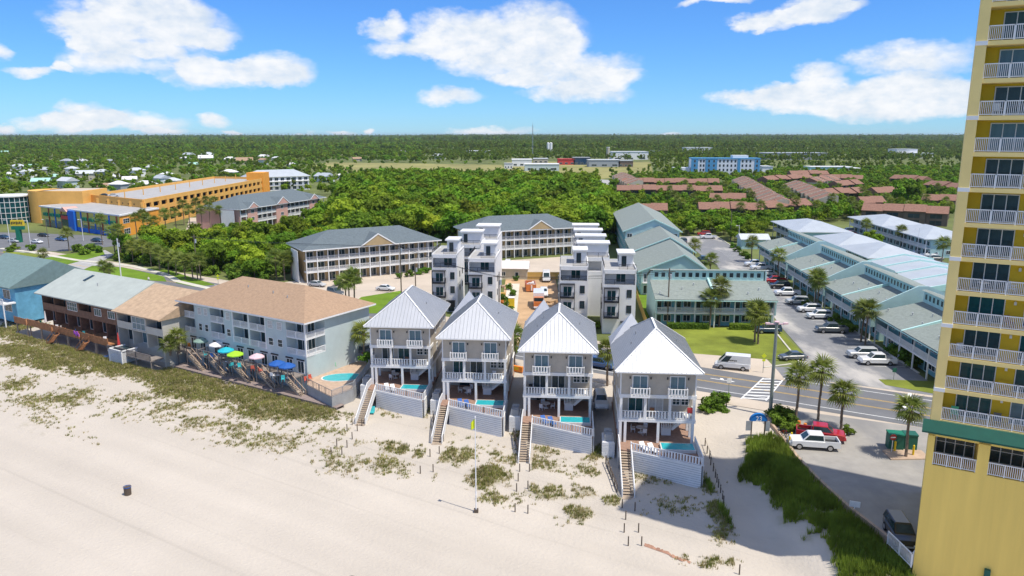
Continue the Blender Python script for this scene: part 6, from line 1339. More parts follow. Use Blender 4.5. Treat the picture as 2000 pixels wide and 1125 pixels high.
# dune grass: thousands of tufts nobody could count
def tufts(name, n, dens, h, m, label, box=None, blades=7, seed=1):
    g = np.random.default_rng(seed); V_ = []; F = []
    x = g.uniform(-195, 45, n * 9); s2 = g.uniform(-104, -52, n * 9); x_, y_ = x * RD[0] + s2 * RN[0], x * RD[1] + s2 * RN[1]
    if box: x_, y_ = g.uniform(box[0], box[1], n * 5), g.uniform(box[2], box[3], n * 5)
    d = veg(x_, y_); k = dens(x_, y_, d, g); x_, y_ = x_[k][:n], y_[k][:n]; z_ = beach_z(x_, y_); d = d[k][:n]
    c = 0; verts = []; faces = []
    for a, b_, zz, dd in zip(x_, y_, z_, d):
        for q in range(blades):
            an = g.uniform(0, 6.28); r0 = g.uniform(0, .22); hh = h * g.uniform(.5, 1.2) * (.55 + .5 * min(dd, 1)); ln = g.uniform(.15, .5) * hh; w = g.uniform(.018, .04) * (1 + h)
            bx, by = a + r0 * math.cos(an), b_ + r0 * math.sin(an); ca, sa = math.cos(an + .6), math.sin(an + .6)
            verts += [(bx - sa * w, by + ca * w, zz - .05), (bx + sa * w, by - ca * w, zz - .05), (bx + ca * ln, by + sa * ln, zz + hh)]; faces.append((c, c + 1, c + 2)); c += 3
    me = bpy.data.meshes.new(name); me.from_pydata(verts, [], faces); me.materials.append(MATS[m]); me.update()
    return tag(link(name, me), label, 'grass', None, 'stuff')
def out_pads(x, y): return clear_of(x, y, [f for f in NO_TREES[:6]])
tufts('dune_grass', 16000, lambda x, y, d, g: (d > .10 + .6 * g.random(d.size)) & (x < 26), .42, 'grass_blade', 'sea oats and green grass tufts on the dunes in front of the houses', seed=1)
tufts('dry_grass', 14000, lambda x, y, d, g: (d > .06 + .6 * g.random(d.size)) & (x < 26), .36, 'grass_dry', 'dry straw-coloured grass on the dunes', seed=2)
tufts('dune_scrub', 3000, lambda x, y, d, g: (d > .45 + .35 * g.random(d.size)) & (x > 23), .85, 'grass_green', 'thick green dune scrub beside the access path and the tower drive', box=(22, 38, 58, 104), blades=10, seed=3)
# ------------------------------------------------------------------ vehicles
def car_parts(kind, paint):
    P = {'sedan': dict(L=4.7, W=.9, st=[(-2.35, .62), (-2.2, .86), (-1.6, .95), (.9, .93), (2.05, .76), (2.35, .55)], cab=(-1.75, -.95, .35, 1.15), zr=1.43, hw=.62),
         'suv': dict(L=4.95, W=.99, st=[(-2.45, .85), (-2.38, 1.16), (-1.6, 1.18), (1.1, 1.16), (2.3, 1.08), (2.48, .7)], cab=(-2.4, -2.2, .45, 1.25), zr=1.84, hw=.74),
         'pickup': dict(L=5.9, W=1.02, st=[(-1.16, 1.22), (-.9, 1.24), (1.4, 1.24), (2.7, 1.16), (2.95, .78)], cab=(-1.12, -.98, .7, 1.5), zr=1.96, hw=.8),
         'van': dict(L=5.7, W=1.02, st=[(-2.85, 1.2), (-2.7, 1.25), (1.2, 1.25), (2.2, 1.1), (2.75, .9), (2.85, .6)], cab=(-2.84, -2.78, 1.15, 2.3), zr=2.5, hw=.9)}[kind]
    zb = .34 if kind == 'sedan' else .46; W = P['W']; b = MB(); ch = .09
    def sec(x, z, w): return [(x, -w, zb), (x, -w, z - ch), (x, -w + ch, z), (x, w - ch, z), (x, w, z - ch), (x, w, zb)]
    S_ = [sec(x, z, W - (.12 if abs(x) > P['L'] / 2 - .12 else 0)) for x, z in P['st']]
    for p, q in zip(S_, S_[1:]):
        o = len(b.v); b.v += p + q
        for i in range(5): b.f.append([o + i, o + i + 1, o + 6 + i + 1, o + 6 + i]); b.m.append(0)
        b.f.append([o + 5, o, o + 6, o + 11]); b.m.append(0)
    b.poly(S_[0][::-1]); b.poly(S_[-1])
    if kind == 'pickup':
        b.box(-2.95, -W, zb, -1.14, W, .78); b.box(-2.95, -W, .78, -1.14, -W + .12, 1.24); b.box(-2.95, W - .12, .78, -1.14, W, 1.24); b.box(-2.95, -W + .12, .78, -2.83, W - .12, 1.24)
    c0, c1, c2, c3 = P['cab']; zs = P['st'][2][1] - .02; zr = P['zr']; hb = W - .06; ht = P['hw']
    lo = [(c0, -hb, zs), (c3, -hb, zs), (c3, hb, zs), (c0, hb, zs)]; up = [(c1, -ht, zr), (c2, -ht, zr), (c2, ht, zr), (c1, ht, zr)]
    b.add(lo + up, [(0, 1, 5, 4), (1, 2, 6, 5), (2, 3, 7, 6), (3, 0, 4, 7)]); b.add(up + [(c1 + .1, -ht + .1, zr + .05), (c2 - .1, -ht + .1, zr + .05), (c2 - .1, ht - .1, zr + .05), (c1 + .1, ht - .1, zr + .05)], [(0, 1, 5, 4), (1, 2, 6, 5), (2, 3, 7, 6), (3, 0, 4, 7), (4, 5, 6, 7)])
    body = b.mesh('body', paint)
    def quad(a, b_, c, d, off, m0=.08, m1=.9):
        A, B, C, D = map(Vector, (a, b_, c, d)); n = (B - A).cross(D - A).normalized() * off
        def pt(u, v): return tuple((A * (1 - u) + B * u) * (1 - v) + (D * (1 - u) + C * u) * v + n)
        return [pt(m0, .12), pt(1 - m0, .12), pt(1 - m0, m1), pt(m0, m1)]
    gl = {}
    gl['windshield'] = [quad(lo[1], lo[2], up[2], up[1], .012)]
    side = lambda s: (quad(lo[0], lo[1], up[1], up[0], .012, .05) if s == 0 else quad(lo[2], lo[3], up[3], up[2], .012, .05))
    if kind != 'van': gl['rear_window'] = [quad(lo[3], lo[0], up[0], up[3], .012)]; gl['side_window'] = [side(0), side(1)]
    else:
        def part(s): q = [Vector(v) for v in side(s)]; f = .74; return [tuple(q[0].lerp(q[1], f)), tuple(q[1]), tuple(q[2]), tuple(q[3].lerp(q[2], f))] if s == 0 else [tuple(q[0]), tuple(q[0].lerp(q[1], 1 - f)), tuple(q[3].lerp(q[2], 1 - f)), tuple(q[3])]
        gl['side_window'] = [part(0), part(1)]; gl['rear_window'] = [quad(lo[3], lo[0], up[0], up[3], .012, .12, .8)]
    res = [('body', body, None)]
    if kind == 'pickup': res.append(('bed_liner', MB().box(-2.82, -W + .13, .79, -1.18, W - .13, .84).mesh('bed_liner', 'car_black'), None))
    for nm, qs in gl.items():
        for q in qs: res.append((nm, MB().poly(q).mesh(nm, 'glass'), None))
    xf, xr = P['L'] * .31, -P['L'] * .3; r = .41 if kind in ('suv', 'pickup', 'van') else .33
    xb = -2.95 if kind == 'pickup' else P['st'][0][0]; xn = P['st'][-1][0]; zn = P['st'][-1][1]
    for s in (-1, 1):
        res.append(('headlight', MB().box(xn - .12, s * (W - .42) - .17, zn - .1, xn + .012, s * (W - .42) + .17, zn + .05).mesh('headlight', 'lamp_clear'), None)); res.append(('taillight', MB().box(xb - .012, s * (W - .25) - .11, zn, xb + .1, s * (W - .25) + .11, zn + .22).mesh('taillight', 'lamp_red'), None))
    res.append(('bumper', MB().box(xn - .1, -W + .12, zb - .02, xn + .04, W - .12, zb + .16).box(xb - .04, -W + .12, zb - .02, xb + .1, W - .12, zb + .16).mesh('bumper', 'trim_grey'), None))
    wh = []
    for x in (xf, xr):
        for s in (-1, 1): wh.append((x, s * (W - .1), r))
    return res, wh
def wheel_meshes(r):
    def disc(rr, w, m, nm):
        b = MB(); n = 16; v = []
        for y in (-w, w): v += [(rr * math.cos(2 * math.pi * i / n), y, rr * math.sin(2 * math.pi * i / n)) for i in range(n)]
        b.add(v, [(i, (i + 1) % n, (i + 1) % n + n, i + n) for i in range(n)] + [tuple(range(n)), tuple(range(2 * n - 1, n - 1, -1))]); return b.mesh(nm, m)
    return disc(r, .12, 'tyre', 'wheel'), disc(r * .62, .128, 'rim', 'rim')
def car(kind, paint, px, py, head, label, z=0.0, group=None, name=None, world=None):
    q = world or gp(px, py, z); nm = name or {'sedan': 'parked_car', 'suv': 'parked_suv', 'pickup': 'pickup_truck', 'van': 'delivery_van'}[kind]
    t = thing(nm, label, {'sedan': 'car', 'suv': 'car', 'pickup': 'pickup truck', 'van': 'van'}[kind], (*q, z), R(head), group)
    parts, wh = cached(('car', kind, paint), lambda: car_parts(kind, paint))
    for n_, me, _ in parts: link(n_, me, t)
    for x, y, r in wh:
        a, b_ = cached(('wheel', r), lambda: wheel_meshes(r)); w = link('wheel', a, t, (x, y, r)); link('rim', b_, w)
    return t
G = -4.5
v = car('van', 'car_white', 1430, 720, 162, 'white delivery van with dark side lettering waiting at the lawn by the road')
lg = MB()
for k, (x, w) in enumerate(((-.9, .22), (-.6, .16), (-.36, .2), (-.1, .26), (.24, .14), (.44, .22))): lg.box(x, -1.03, 1.55 + .04 * (k % 2), x + w, -1.015, 1.78)
for s in (1, -1):
    o = lg.build('side_lettering', 'car_black', v, (0, 0, 0), 0 if s == 1 else math.pi)
car('sedan', 'car_grey', 1548, 702, 183, 'dark grey sedan standing in the entrance of the parking lot')
car('pickup', 'car_white', 1712, 711, 176, 'white pickup with dark bed parked next to the silver SUV by the road')
car('suv', 'car_silver', 1683, 698, 176, 'silver SUV parked beside the white pickup with dark bed')
car('pickup', 'car_grey', 1623, 649, 176, 'dark grey pickup parked alone in the row along the teal blocks')
car('suv', 'car_white', 1599, 622, 176, 'white SUV parked next up from the dark grey pickup')
car('suv', 'car_white', 1580, 609, 176, 'long white SUV parked second up from the dark grey pickup')
car('suv', 'car_silver', 1556, 594, 176, 'silver SUV parked third up from the dark grey pickup')
car('pickup', 'car_white', 1537, 577, 176, 'white pickup parked next to the black SUV in the teal row')
car('suv', 'car_black', 1522, 563, 176, 'black SUV parked between the red pickup and a white pickup')
car('pickup', 'car_red', 1513, 553, 176, 'red pickup parked in the row along the teal blocks')
car('sedan', 'car_silver', 1500, 538, 176, 'silver sedan parked beside the red pickup')
car('pickup', 'car_white', 1486, 527, 176, 'white pickup parked beside the silver sedan')
car('pickup', 'car_white', 1474, 520, 176, 'white pickup at the far end of the filled row of cars')
car('suv', 'car_darkblue', 1500, 650, 178, 'dark blue wagon with surfboards on its roof beside the teal block')
tag(MB().prism([(-1.3, 0), (-.6, .25), (.9, .2), (1.4, 0), (.9, -.2), (-.6, -.25)], 0, .06).build('surfboard', 'cloth_yellow', None, (gp(1500, 650)[0], gp(1500, 650)[1] - .15, 1.84), R(-2)), 'yellow surfboard on the roof of the dark blue wagon', 'surfboard')
car('pickup', 'car_darkblue', 1373, 512, 92, 'dark pickup parked at the stepped teal blocks'); car('suv', 'car_grey', 1334, 474, 92, 'dark grey SUV parked at the tallest teal gabled block')
car('pickup', 'car_white', 1383, 466, 178, 'white pickup at the far end of the parking lot'); car('suv', 'car_red', 1374, 460, 178, 'dark red SUV behind the white pickup at the far end of the lot')
car('pickup', 'car_white', 1588, 874, 170, 'white pickup parked beside the red pickup on the tower drive', 0); car('pickup', 'car_red', 1602, 857, -20, 'red pickup parked behind the white pickup on the tower drive', 0)
car('suv', 'car_black', 1757, 1052, -100, 'black SUV parked nose-on against the base of the yellow tower', 0)
car('sedan', 'car_silver', 619, 559, -20, 'silver sedan parked at the corner of the cream condominium'); car('suv', 'car_grey', 655, 576, -45, 'dark SUV parked in the condominium lot near the palms'); car('sedan', 'car_white', 753, 567, -16, 'white sedan parked beside the bright green lawn')
car('suv', 'car_silver', 1173, 792, -92, 'silver van-like SUV parked between the third and fourth stilt houses'); car('suv', 'car_blue', 1173, 718, -30, 'blue SUV passing on the road behind the stilt houses'); car('sedan', 'car_silver', 1012, 655, -30, 'silver sedan on the road behind the second and third stilt houses')
car('suv', 'car_grey', 720, 690, 60, 'dark SUV parked between the blue-grey building and the first stilt house')
car('pickup', 'car_white', 1062, 577, -92, 'white site pickup parked by the townhouse garages'); car('van', 'car_white', 1067, 548, -92, 'white van parked at the timber fence of the building site'); car('suv', 'car_white', 992, 518, 90, 'white SUV parked behind the townhouse by the footpath')
def box_truck():
    t = thing('box_truck', 'orange and white box truck on the dirt of the building site', 'truck', (*gp(1052, 600), 0), R(-92))
    MB().box(-5.2, -1.2, .8, .2, 1.2, 3.3).build('box', 'car_white', t); MB().xprism([(-1.1, .6), (1.1, .6), (1.1, 1.7), (-1.1, 1.7)], .3, 2.6).box(.3, -1.1, 1.7, 1.7, 1.1, 2.6).build('cab', 'car_orange', t)
    MB().add([(1.72, -1.0, 1.72), (1.72, 1.0, 1.72), (1.72, 1.0, 2.5), (1.72, -1.0, 2.5)], [(0, 1, 2, 3)]).build('windshield', 'glass', t); MB().box(2.5, -1.1, .4, 2.75, 1.1, .75).build('bumper', 'plastic_white', t)
    a, b_ = cached(('wheel', .48), lambda: wheel_meshes(.48))
    for x in (-4, 1.4):
        for y in (-1.05, 1.05): w = link('wheel', a, t, (x, y, .48)); link('rim', b_, w)
box_truck()
def dumpster(px, py, rz, lab):
    t = thing('dumpster', lab, 'dumpster', (*gp(px, py), 0), R(rz)); b = MB()
    b.box(-2.7, -1.2, .2, 2.7, 1.2, .35).box(-2.7, -1.2, .35, 2.7, -1.1, 1.9).box(-2.7, 1.1, .35, 2.7, 1.2, 1.9).box(-2.7, -1.1, .35, -2.6, 1.1, 1.9).box(2.6, -1.1, .35, 2.7, 1.1, 1.9)
    for i in range(7): b.box(-2.5 + i * .8, -1.28, .3, -2.4 + i * .8, -1.2, 1.9); b.box(-2.5 + i * .8, 1.2, .3, -2.4 + i * .8, 1.28, 1.9)
    b.build('body', 'car_orange', t); r = random.Random(3); d = MB()
    for i in range(16): x, y = r.uniform(-2.2, 2.2), r.uniform(-.8, .8); d.box(x, y, .4, x + r.uniform(.3, .8), y + r.uniform(.2, .5), r.uniform(1.2, 1.9))
    d.build('rubble', 'cloth_white', t)
dumpster(1036, 566, -88, 'orange skip full of pale rubble on the building site')
t = thing('portable_toilet', 'yellow portable toilet with white roof by the site footpath', 'toilet', (*gp(999, 600), 0), GA); MB().box(-.65, -.65, 0, .65, .65, 2.2).build('cabin', 'porta_yellow', t); MB().box(-.68, -.68, 2.2, .68, .68, 2.35).build('roof', 'white', t); MB().box(-.35, -.67, .1, .4, -.64, 2.0).build('door', 'cloth_yellow', t)
def plank_fence(a, b_, n, h, label, m='fence_wood', name='timber_fence'):
    t = thing(name, label, 'fence', (*a, 0)); d = Vector((b_[0] - a[0], b_[1] - a[1])); L_ = d.length; an = math.atan2(d.y, d.x); me = MB().box(0, -.03, 0, L_ / n - .015, .03, h).mesh('board', m)
    for i in range(n): x, y = d * i / n; link('board', me, t, (x, y, .02 + .03 * ((i * 5) % 3)), an)
    MB().beam((0, 0, .5), (d.x, d.y, .5), .1, .12).beam((0, 0, h - .4), (d.x, d.y, h - .4), .1, .12).build('fence_rail', m, t)
plank_fence(gp(1030, 546), gp(1094, 546), 60, 2.0, 'ochre timber fence closing the back of the building site')
plank_fence(gp(1243, 582), gp(1262, 640), 90, 1.9, 'ochre timber fence between the white townhouse and the teal block')
for k in range(4):
    t = tag(MB().box(0, -.05, 0, 4.2, .06, 2.4).build('garage_door', 'trim_grey', None, (*gp(1091 - 1, 560 + k * 13, 0), 0), R(85)), 'grey garage door, %s along the townhouse wall beside the site trucks' % ['first', 'second', 'third', 'fourth'][k], 'garage door')
# debris and pallets of the site
for k, (px, py, m, lab) in enumerate(((975, 575, 'fence_wood', 'stack of ochre timber beside the site footpath'), (990, 560, 'deck_tan', 'pile of tan boards by the site hut'), (1078, 590, 'soil', 'heap of sandy soil beside the box truck'), (984, 590, 'car_orange', 'stack of orange barriers by the site footpath'))):
    t = thing('material_stack', lab, 'stack', (*gp(px, py), 0), R(20 * k)); r = random.Random(k)
    for i in range(8): MB().box(-1.4, -.6 + (i % 4) * .3, .12 * (i // 4) * 2, 1.4, -.34 + (i % 4) * .3, .12 * (i // 4) * 2 + .2).build('board', m, t, (r.uniform(-.2, .2), 0, 0), r.uniform(-.06, .06))
# cars in the motel and store lots
for k, (px, py, c, kd, w) in enumerate(((1772, 482, 'car_blue', 'sedan', 'blue'), (1788, 489, 'car_black', 'sedan', 'black'), (1800, 496, 'car_silver', 'suv', 'silver'), (1814, 502, 'car_white', 'suv', 'white'), (1826, 508, 'car_grey', 'sedan', 'dark grey'), (1758, 476, 'car_white', 'sedan', 'white'), (1655, 454, 'car_white', 'suv', 'white'), (1660, 458, 'car_red', 'sedan', 'red'))): car(kd, c, px, py, 170, '%s %s parked in the motel lot%s' % (w, 'SUV' if kd == 'suv' else 'sedan', ' by the farthest pale-roofed block' if px < 1700 else ' between the pale-roofed blocks'))
for px, py, c, w in ((8, 466, 'car_darkblue', 'dark'), (28, 473, 'car_silver', 'silver'), (72, 475, 'car_white', 'white'), (85, 462, 'car_black', 'black'), (120, 470, 'car_blue', 'bright blue'), (190, 472, 'car_darkblue', 'navy')): car('sedan', c, px, py, -20, '%s car parked in front of the orange beach store' % w)
for px, py, c, w in ((1180, 372, 'car_white', 'white'), (1176, 362, 'car_silver', 'silver'), (1183, 367, 'car_black', 'black')): car('pickup' if c == 'car_white' else 'suv', c, px, py, 10, '%s vehicle in the small lot at the edge of the brown townhouses' % w)
car('sedan', 'car_silver', 222, 384, 20, 'silver car parked on the roof deck of the orange garage', 10.8); car('sedan', 'car_black', 205, 384, 20, 'black car parked on the roof deck of the orange garage', 10.8)

# ------------------------------------------------------------------ street furniture
def pole(px, py, h, r, m, label, name='light_pole', cat='pole', arm=None, top_r=None, z=0.0):
    t = thing(name, label, cat, (*gp(px, py, z), z)); MB().cyl(0, 0, -.2, h, r, top_r or r * .75, 10).build('shaft', m, t)
    if arm:
        dx, dy, dz = arm; MB().beam((0, 0, h - .3), (dx, dy, h - .3 + dz), .08, .08).build('arm', m, t); MB().box(dx - .3, dy - .12, h - .42 + dz, dx + .3, dy + .12, h - .25 + dz).build('lamp_head', 'plastic_white', t)
    return t
p_ = pole(1504, 810, 13.2, .26, 'pole_grey', 'thick grey-green street light pole at the crosswalk', top_r=.2)
MB().cyl(0, 0, 13.2, 13.35, .35, .35, 10).box(-1.2, -.1, 12.9, 1.2, .1, 13.05).box(-1.5, -.2, 12.95, -.9, .2, 13.15).box(.9, -.2, 12.95, 1.5, .2, 13.15).build('lamp_bar', 'cloth_pink', p_)
for px, py, h, lab in ((237, 545, 11, 'white utility pole on the lawn by the curving footpath'), (386, 545, 12, 'wooden utility pole at the wood edge by the coast road'), (784, 575, 12.5, 'wooden utility pole beside the bright green lawn and white sedan'), (812, 568, 7, 'short wooden pole beside the condominium lot'), (1303, 638, 12.0, 'wooden utility pole at the hedge of the teal block'), (975, 640, 11, 'dark utility pole at the kerb of the building site')):
    t = pole(px, py, h, .16, 'utility_wood' if 'white' not in lab[:6] else 'plastic_white', lab, 'utility_pole', top_r=.12)
    MB().beam((-1.1, .6, h - .6), (1.1, -.6, h - .6), .1, .12).build('crossarm', 'utility_wood', t); MB().cyl(.3, 0, h - 2.2, h - 1.2, .22, .22, 8).build('transformer', 'roof_steel', t)
for px, py, h, lab in ((60, 480, 9, 'white lamp post at the edge of the store lot by the yellow store sign'), (20, 478, 9, 'white lamp post at the corner of the store lot'), (163, 470, 8, 'white lamp post in front of the store entrance'), (96, 484, 10, 'brown lamp post on the verge of the store lot')): pole(px, py, h, .1, 'plastic_white' if 'white' in lab else 'utility_wood', lab, 'lamp_post', 'lamp post', (-1.0, 0, .1))
pole(1426, 470, 11, .13, 'utility_wood', 'wooden pole in the thicket beyond the parking lot', 'utility_pole', top_r=.1); pole(1442, 478, 7, .08, 'plastic_white', 'thin white lamp post beyond the parking lot', 'lamp_post', 'lamp post', (-.9, 0, .1)); pole(1790, 500, 9, .08, 'plastic_white', 'white lamp post in the motel lot', 'lamp_post', 'lamp post', (-.9, 0, .1))
# overhead wires
def wire(a, b_, sag, lab):
    a = Vector(a); b_ = Vector(b_); pts = [a.lerp(b_, i / 14) - Vector((0, 0, sag * 4 * (i / 14) * (1 - i / 14))) for i in range(15)]
    tag(MB().tube(pts, .022).build('overhead_wire', 'black_metal'), lab, 'wire', 'overhead wires along the coast road')
pl = [(*gp(386, 545), 11.4), (*gp(784, 575), 11.9), (*gp(975, 640), 10.4), (*gp(1303, 638), 11.4)]
for a, b_ in ((pl[0], pl[1]), (pl[1], pl[2]), (pl[2], pl[3])):
    for k in (-1, 0, 1): wire((a[0] + k, a[1] - .5 * k, a[2] + .1 * (k == 0)), (b_[0] + k, b_[1] - .5 * k, b_[2] + .1 * (k == 0)), .7 + .15 * k, 'thin black overhead wire strung between the utility poles along the coast road')
# signs
def small_sign(px, py, h, m, shape, lab, z=0.0):
    t = thing('street_sign', lab, 'sign', (*gp(px, py, z), z)); MB().cyl(0, 0, 0, h, .045, .045, 6).build('post', 'pole_grey', t)
    if shape == 'diamond': MB().add([(0, -.05, h - .75), (.42, -.05, h - .33), (0, -.05, h + .09), (-.42, -.05, h - .33), (0, -.02, h - .75), (.42, -.02, h - .33), (0, -.02, h + .09), (-.42, -.02, h - .33)], [(0, 1, 2, 3), (7, 6, 5, 4), (0, 4, 5, 1), (1, 5, 6, 2), (2, 6, 7, 3), (3, 7, 4, 0)]).box(-.25, -.06, h - 1.25, .25, -.03, h - .9).build('sign_face', m, t)
    else: MB().box(-.32, -.06, h - .7, .32, -.03, h).build('sign_face', m, t)
small_sign(1490, 728, 3.2, 'sign_yellow', 'diamond', 'lime pedestrian warning sign at the crosswalk by the lawn'); small_sign(427, 562, 3.4, 'sign_yellow', 'diamond', 'lime pedestrian warning sign behind the brown hip roof'); small_sign(1422, 782, 3.4, 'plastic_white', 'box', 'small white sign on a post between the sand and the road'); small_sign(1745, 742, 2.0, 'dumpster_green', 'box', 'green post box on the grass island by the lot exit')
def stop_sign():
    t = thing('stop_sign', 'round red no entry sign by the dumpster enclosure', 'sign', (*gp(1741, 884), 0)); MB().cyl(0, 0, 0, 2.2, .045, .045, 6).build('post', 'plastic_white', t)
    b = MB(); n = 8; v = [(.42 * math.cos(2 * math.pi * (i + .5) / n), -.06, 2.0 + .42 * math.sin(2 * math.pi * (i + .5) / n)) for i in range(n)]; b.add(v + [(x, -.03, z) for x, y, z in v], [tuple(range(n)), tuple(range(2 * n - 1, n - 1, -1))] + [(i, i + n, (i + 1) % n + n, (i + 1) % n) for i in range(n)]); f = b.build('sign_face', 'lamp_red', t); MB().box(-.3, -.075, 1.93, .3, -.062, 2.07).build('sign_bar', 'plastic_white', f)
stop_sign()
def access_sign():
    a, c = gp(1466, 858, -.35), gp(1492, 858, -.35); W = c[0] - a[0]; t = thing('beach_access_sign', 'blue arched beach access sign with the number 23 on two posts', 'sign', (*a, -.4))
    for x in (0, W): MB().box(x - .07, -.07, -.2, x + .07, .07, 3.0).build('post', 'wood_post', t)
    pts = [(W / 2 + (W / 2 + .25) * math.cos(math.pi * i / 16), 2.55 + 1.0 * math.sin(math.pi * i / 16)) for i in range(17)]; n = 17; b = MB(); b.add([(x, -.1, z) for x, z in pts] + [(x, .0, z) for x, z in pts], [tuple(range(n)), tuple(range(2 * n - 1, n - 1, -1))] + [(i, i + n, (i + 1) % n + n, (i + 1) % n) for i in range(n)]); f = b.build('sign_face', 'sign_blue', t)
    # arched hood that gives the sign its depth
    h = MB()
    for (x, z), (x2, z2) in zip(pts, pts[1:]): h.add([(x, -.16, z), (x2, -.16, z2), (x2, .35, z2), (x, .35, z)], [(0, 1, 2, 3)])
    h.build('sign_hood', 'sign_blue', t)
    cu = bpy.data.curves.new('number', 'FONT'); cu.body = '23'; cu.size = .85; cu.extrude = .01; cu.align_x = 'CENTER'; tmp = bpy.data.objects.new('number', cu); COL.objects.link(tmp)
    dg = bpy.context.evaluated_depsgraph_get(); me = bpy.data.meshes.new_from_object(tmp.evaluated_get(dg)); bpy.data.objects.remove(tmp); me.materials.clear(); me.materials.append(MATS['plastic_white'])
    o = link('number', me, f, (W / 2, -.12, 2.62)); o.rotation_euler = (math.pi / 2, 0, 0)
    MB().box(-.75, -.12, 1.3, -.08, -.05, 2.6).build('notice_board', 'trim_grey', t); MB().box(W + .08, -.12, 1.2, W + .6, -.05, 2.5).build('notice_board', 'roof_grey', t)
access_sign()
def store_sign():
    t = thing('store_sign', 'yellow and black store sign on a green pillar in the store lot', 'sign', (*gp(39, 473), 0)); MB().box(-.7, -.7, 0, .7, .7, 5.5).build('pillar', 'store_green', t); MB().box(-2.2, -.5, 4.6, 2.2, .5, 5.8).build('base', 'store_green', t); b = MB().box(-2.3, -.4, 6.0, 2.3, .4, 8.0).build('panel', 'cloth_yellow', t); lg = MB()
    for i in range(7): lg.box(-2.0 + i * .58, -.45, 6.5 + .1 * (i % 3), -1.65 + i * .58, -.41, 7.4 + .1 * (i % 2))
    lg.build('lettering', 'car_black', b)
store_sign()
# dumpster enclosure with bollards
t = thing('dumpster_enclosure', 'dark green dumpsters side by side on the tower drive', 'dumpster', (*gp(1762, 880), 0), R(-12)); MB().box(-1.6, -.1, 0, .1, 1.4, 1.9).build('body', 'dumpster_green', t); MB().box(-1.65, -.15, 1.9, .15, 1.45, 2.05).build('lid', 'store_green', t); MB().box(.25, .2, 0, 1.7, 1.6, 1.9).box(.2, .15, 1.9, 1.75, 1.65, 2.05).build('side_body', 'dumpster_green', t)
for px, py, lab in ((1747, 882, 'yellow bollard in front of the green dumpsters, by the no entry sign'), (1783, 890, 'yellow bollard in front of the green dumpsters, by the palm'), (1787, 880, 'yellow bollard beside the green dumpsters, towards the road'), (1541, 872, 'yellow bollard at the nose of the white pickup'), (1545, 864, 'yellow bollard behind the nose of the white pickup')): tag(MB().cyl(0, 0, 0, 1.3, .12, .12, 10).cyl(0, 0, 1.3, 1.38, .12, .04, 10).build('bollard', 'bollard_yellow', None, (*gp(px, py), 0)), lab, 'bollard')
tag(MB().prism([(-2.4, -1.4), (2.4, -1.2), (2.6, 1.2), (0, 2.2), (-2.2, 1.2)], -.05, .12).build('tree_island', 'deck_tan', None, (*gp(1768, 889), 0)), 'kerbed sandy island around the palm by the dumpsters', 'island')
for k, (px, py, m, w) in enumerate(((1530, 852, 'car_red', 'red'), (1527, 844, 'car_black', 'black'), (1536, 858, 'car_black', 'dark'))):   # bicycles / scooters by the wall
    t = thing('bicycle', '%s bicycle leaning at the low wall beside the pickups' % w, 'bicycle', (*gp(px, py), 0), R(-60)); 
    for x in (-.5, .5):
        rg = [(x + .32 * math.cos(a), 0, .34 + .32 * math.sin(a)) for a in np.linspace(0, 2 * math.pi, 13)]; MB().tube(rg, .025).build('wheel', 'tyre', t)
    MB().beam((-.5, 0, .34), (-.1, 0, .8), .04, .04).beam((-.1, 0, .8), (.4, 0, .8), .04, .04).beam((.5, 0, .34), (.38, 0, .95), .04, .04).beam((-.1, 0, .8), (0, 0, .34), .04, .04).beam((0, 0, .34), (.4, 0, .8), .04, .04).build('frame', m, t); MB().beam((.36, -.28, .98), (.36, .28, .98), .04, .04).build('handlebar', 'black_metal', t); MB().box(-.28, -.08, .86, 0, .08, .92).build('saddle', 'black_metal', t)
for k, (px, py, w) in enumerate(((1560, 836, 'taller'), (1572, 838, 'shorter'))): tag(MB().cyl(0, 0, 0, 1.0 - .2 * k, .28, .2, 10).cyl(0, 0, 0, .08, .4, .4, 8).build('traffic_barrel', 'cloth_orange', None, (*gp(px, py), 0)), '%s orange traffic barrel behind the pickups' % w, 'barrel')
b = thing('road_barrier', 'orange and yellow road barrier behind the second and third stilt houses', 'barrier', (*gp(1010, 725), 0), R(-31)); MB().box(-1.1, -.25, 0, 1.1, .25, .9).build('body', 'cloth_orange', b); MB().box(-.4, -.27, .3, .4, .27, .8).build('panel', 'cloth_yellow', b)

# ------------------------------------------------------------------ beach furniture
def bz(x, y): return float(beach_z(np.array([x]), np.array([y]))[0])
def on_sand(px, py):
    z = -3.0
    for _ in range(6): q = gp(px, py, z); z = bz(*q)
    return (*q, z)
t = thing('trash_barrel', 'blue-rimmed wooden trash barrel alone on the open sand', 'barrel', on_sand(250, 966)); MB().cyl(0, 0, -.1, .95, .38, .42, 14).build('barrel', 'wood_post', t); MB().cyl(0, 0, .95, 1.05, .45, .45, 14, cap=False).cyl(0, 0, .85, .9, .40, .40, 14).build('rim', 'cloth_blue', t)
t = thing('trash_barrel', 'dark barrel on the open sand closest to the sea, seaward of the stilt houses', 'barrel', on_sand(687, 1147)); MB().cyl(0, 0, -.1, .95, .38, .42, 14).build('barrel', 'wood_post', t)
t = thing('flagpole', 'tall thin flagpole with a yellow flag on the beach', 'flagpole', on_sand(930, 1000)); MB().cyl(0, 0, -.3, 11.2, .075, .045, 8).build('pole', 'plastic_white', t); MB().box(-.25, -.25, -.1, .25, .25, .35).build('base', 'wood_post', t); MB().cyl(0, 0, 11.2, 11.35, .09, .02, 8).build('finial', 'plastic_white', t)
fl_ = MB()
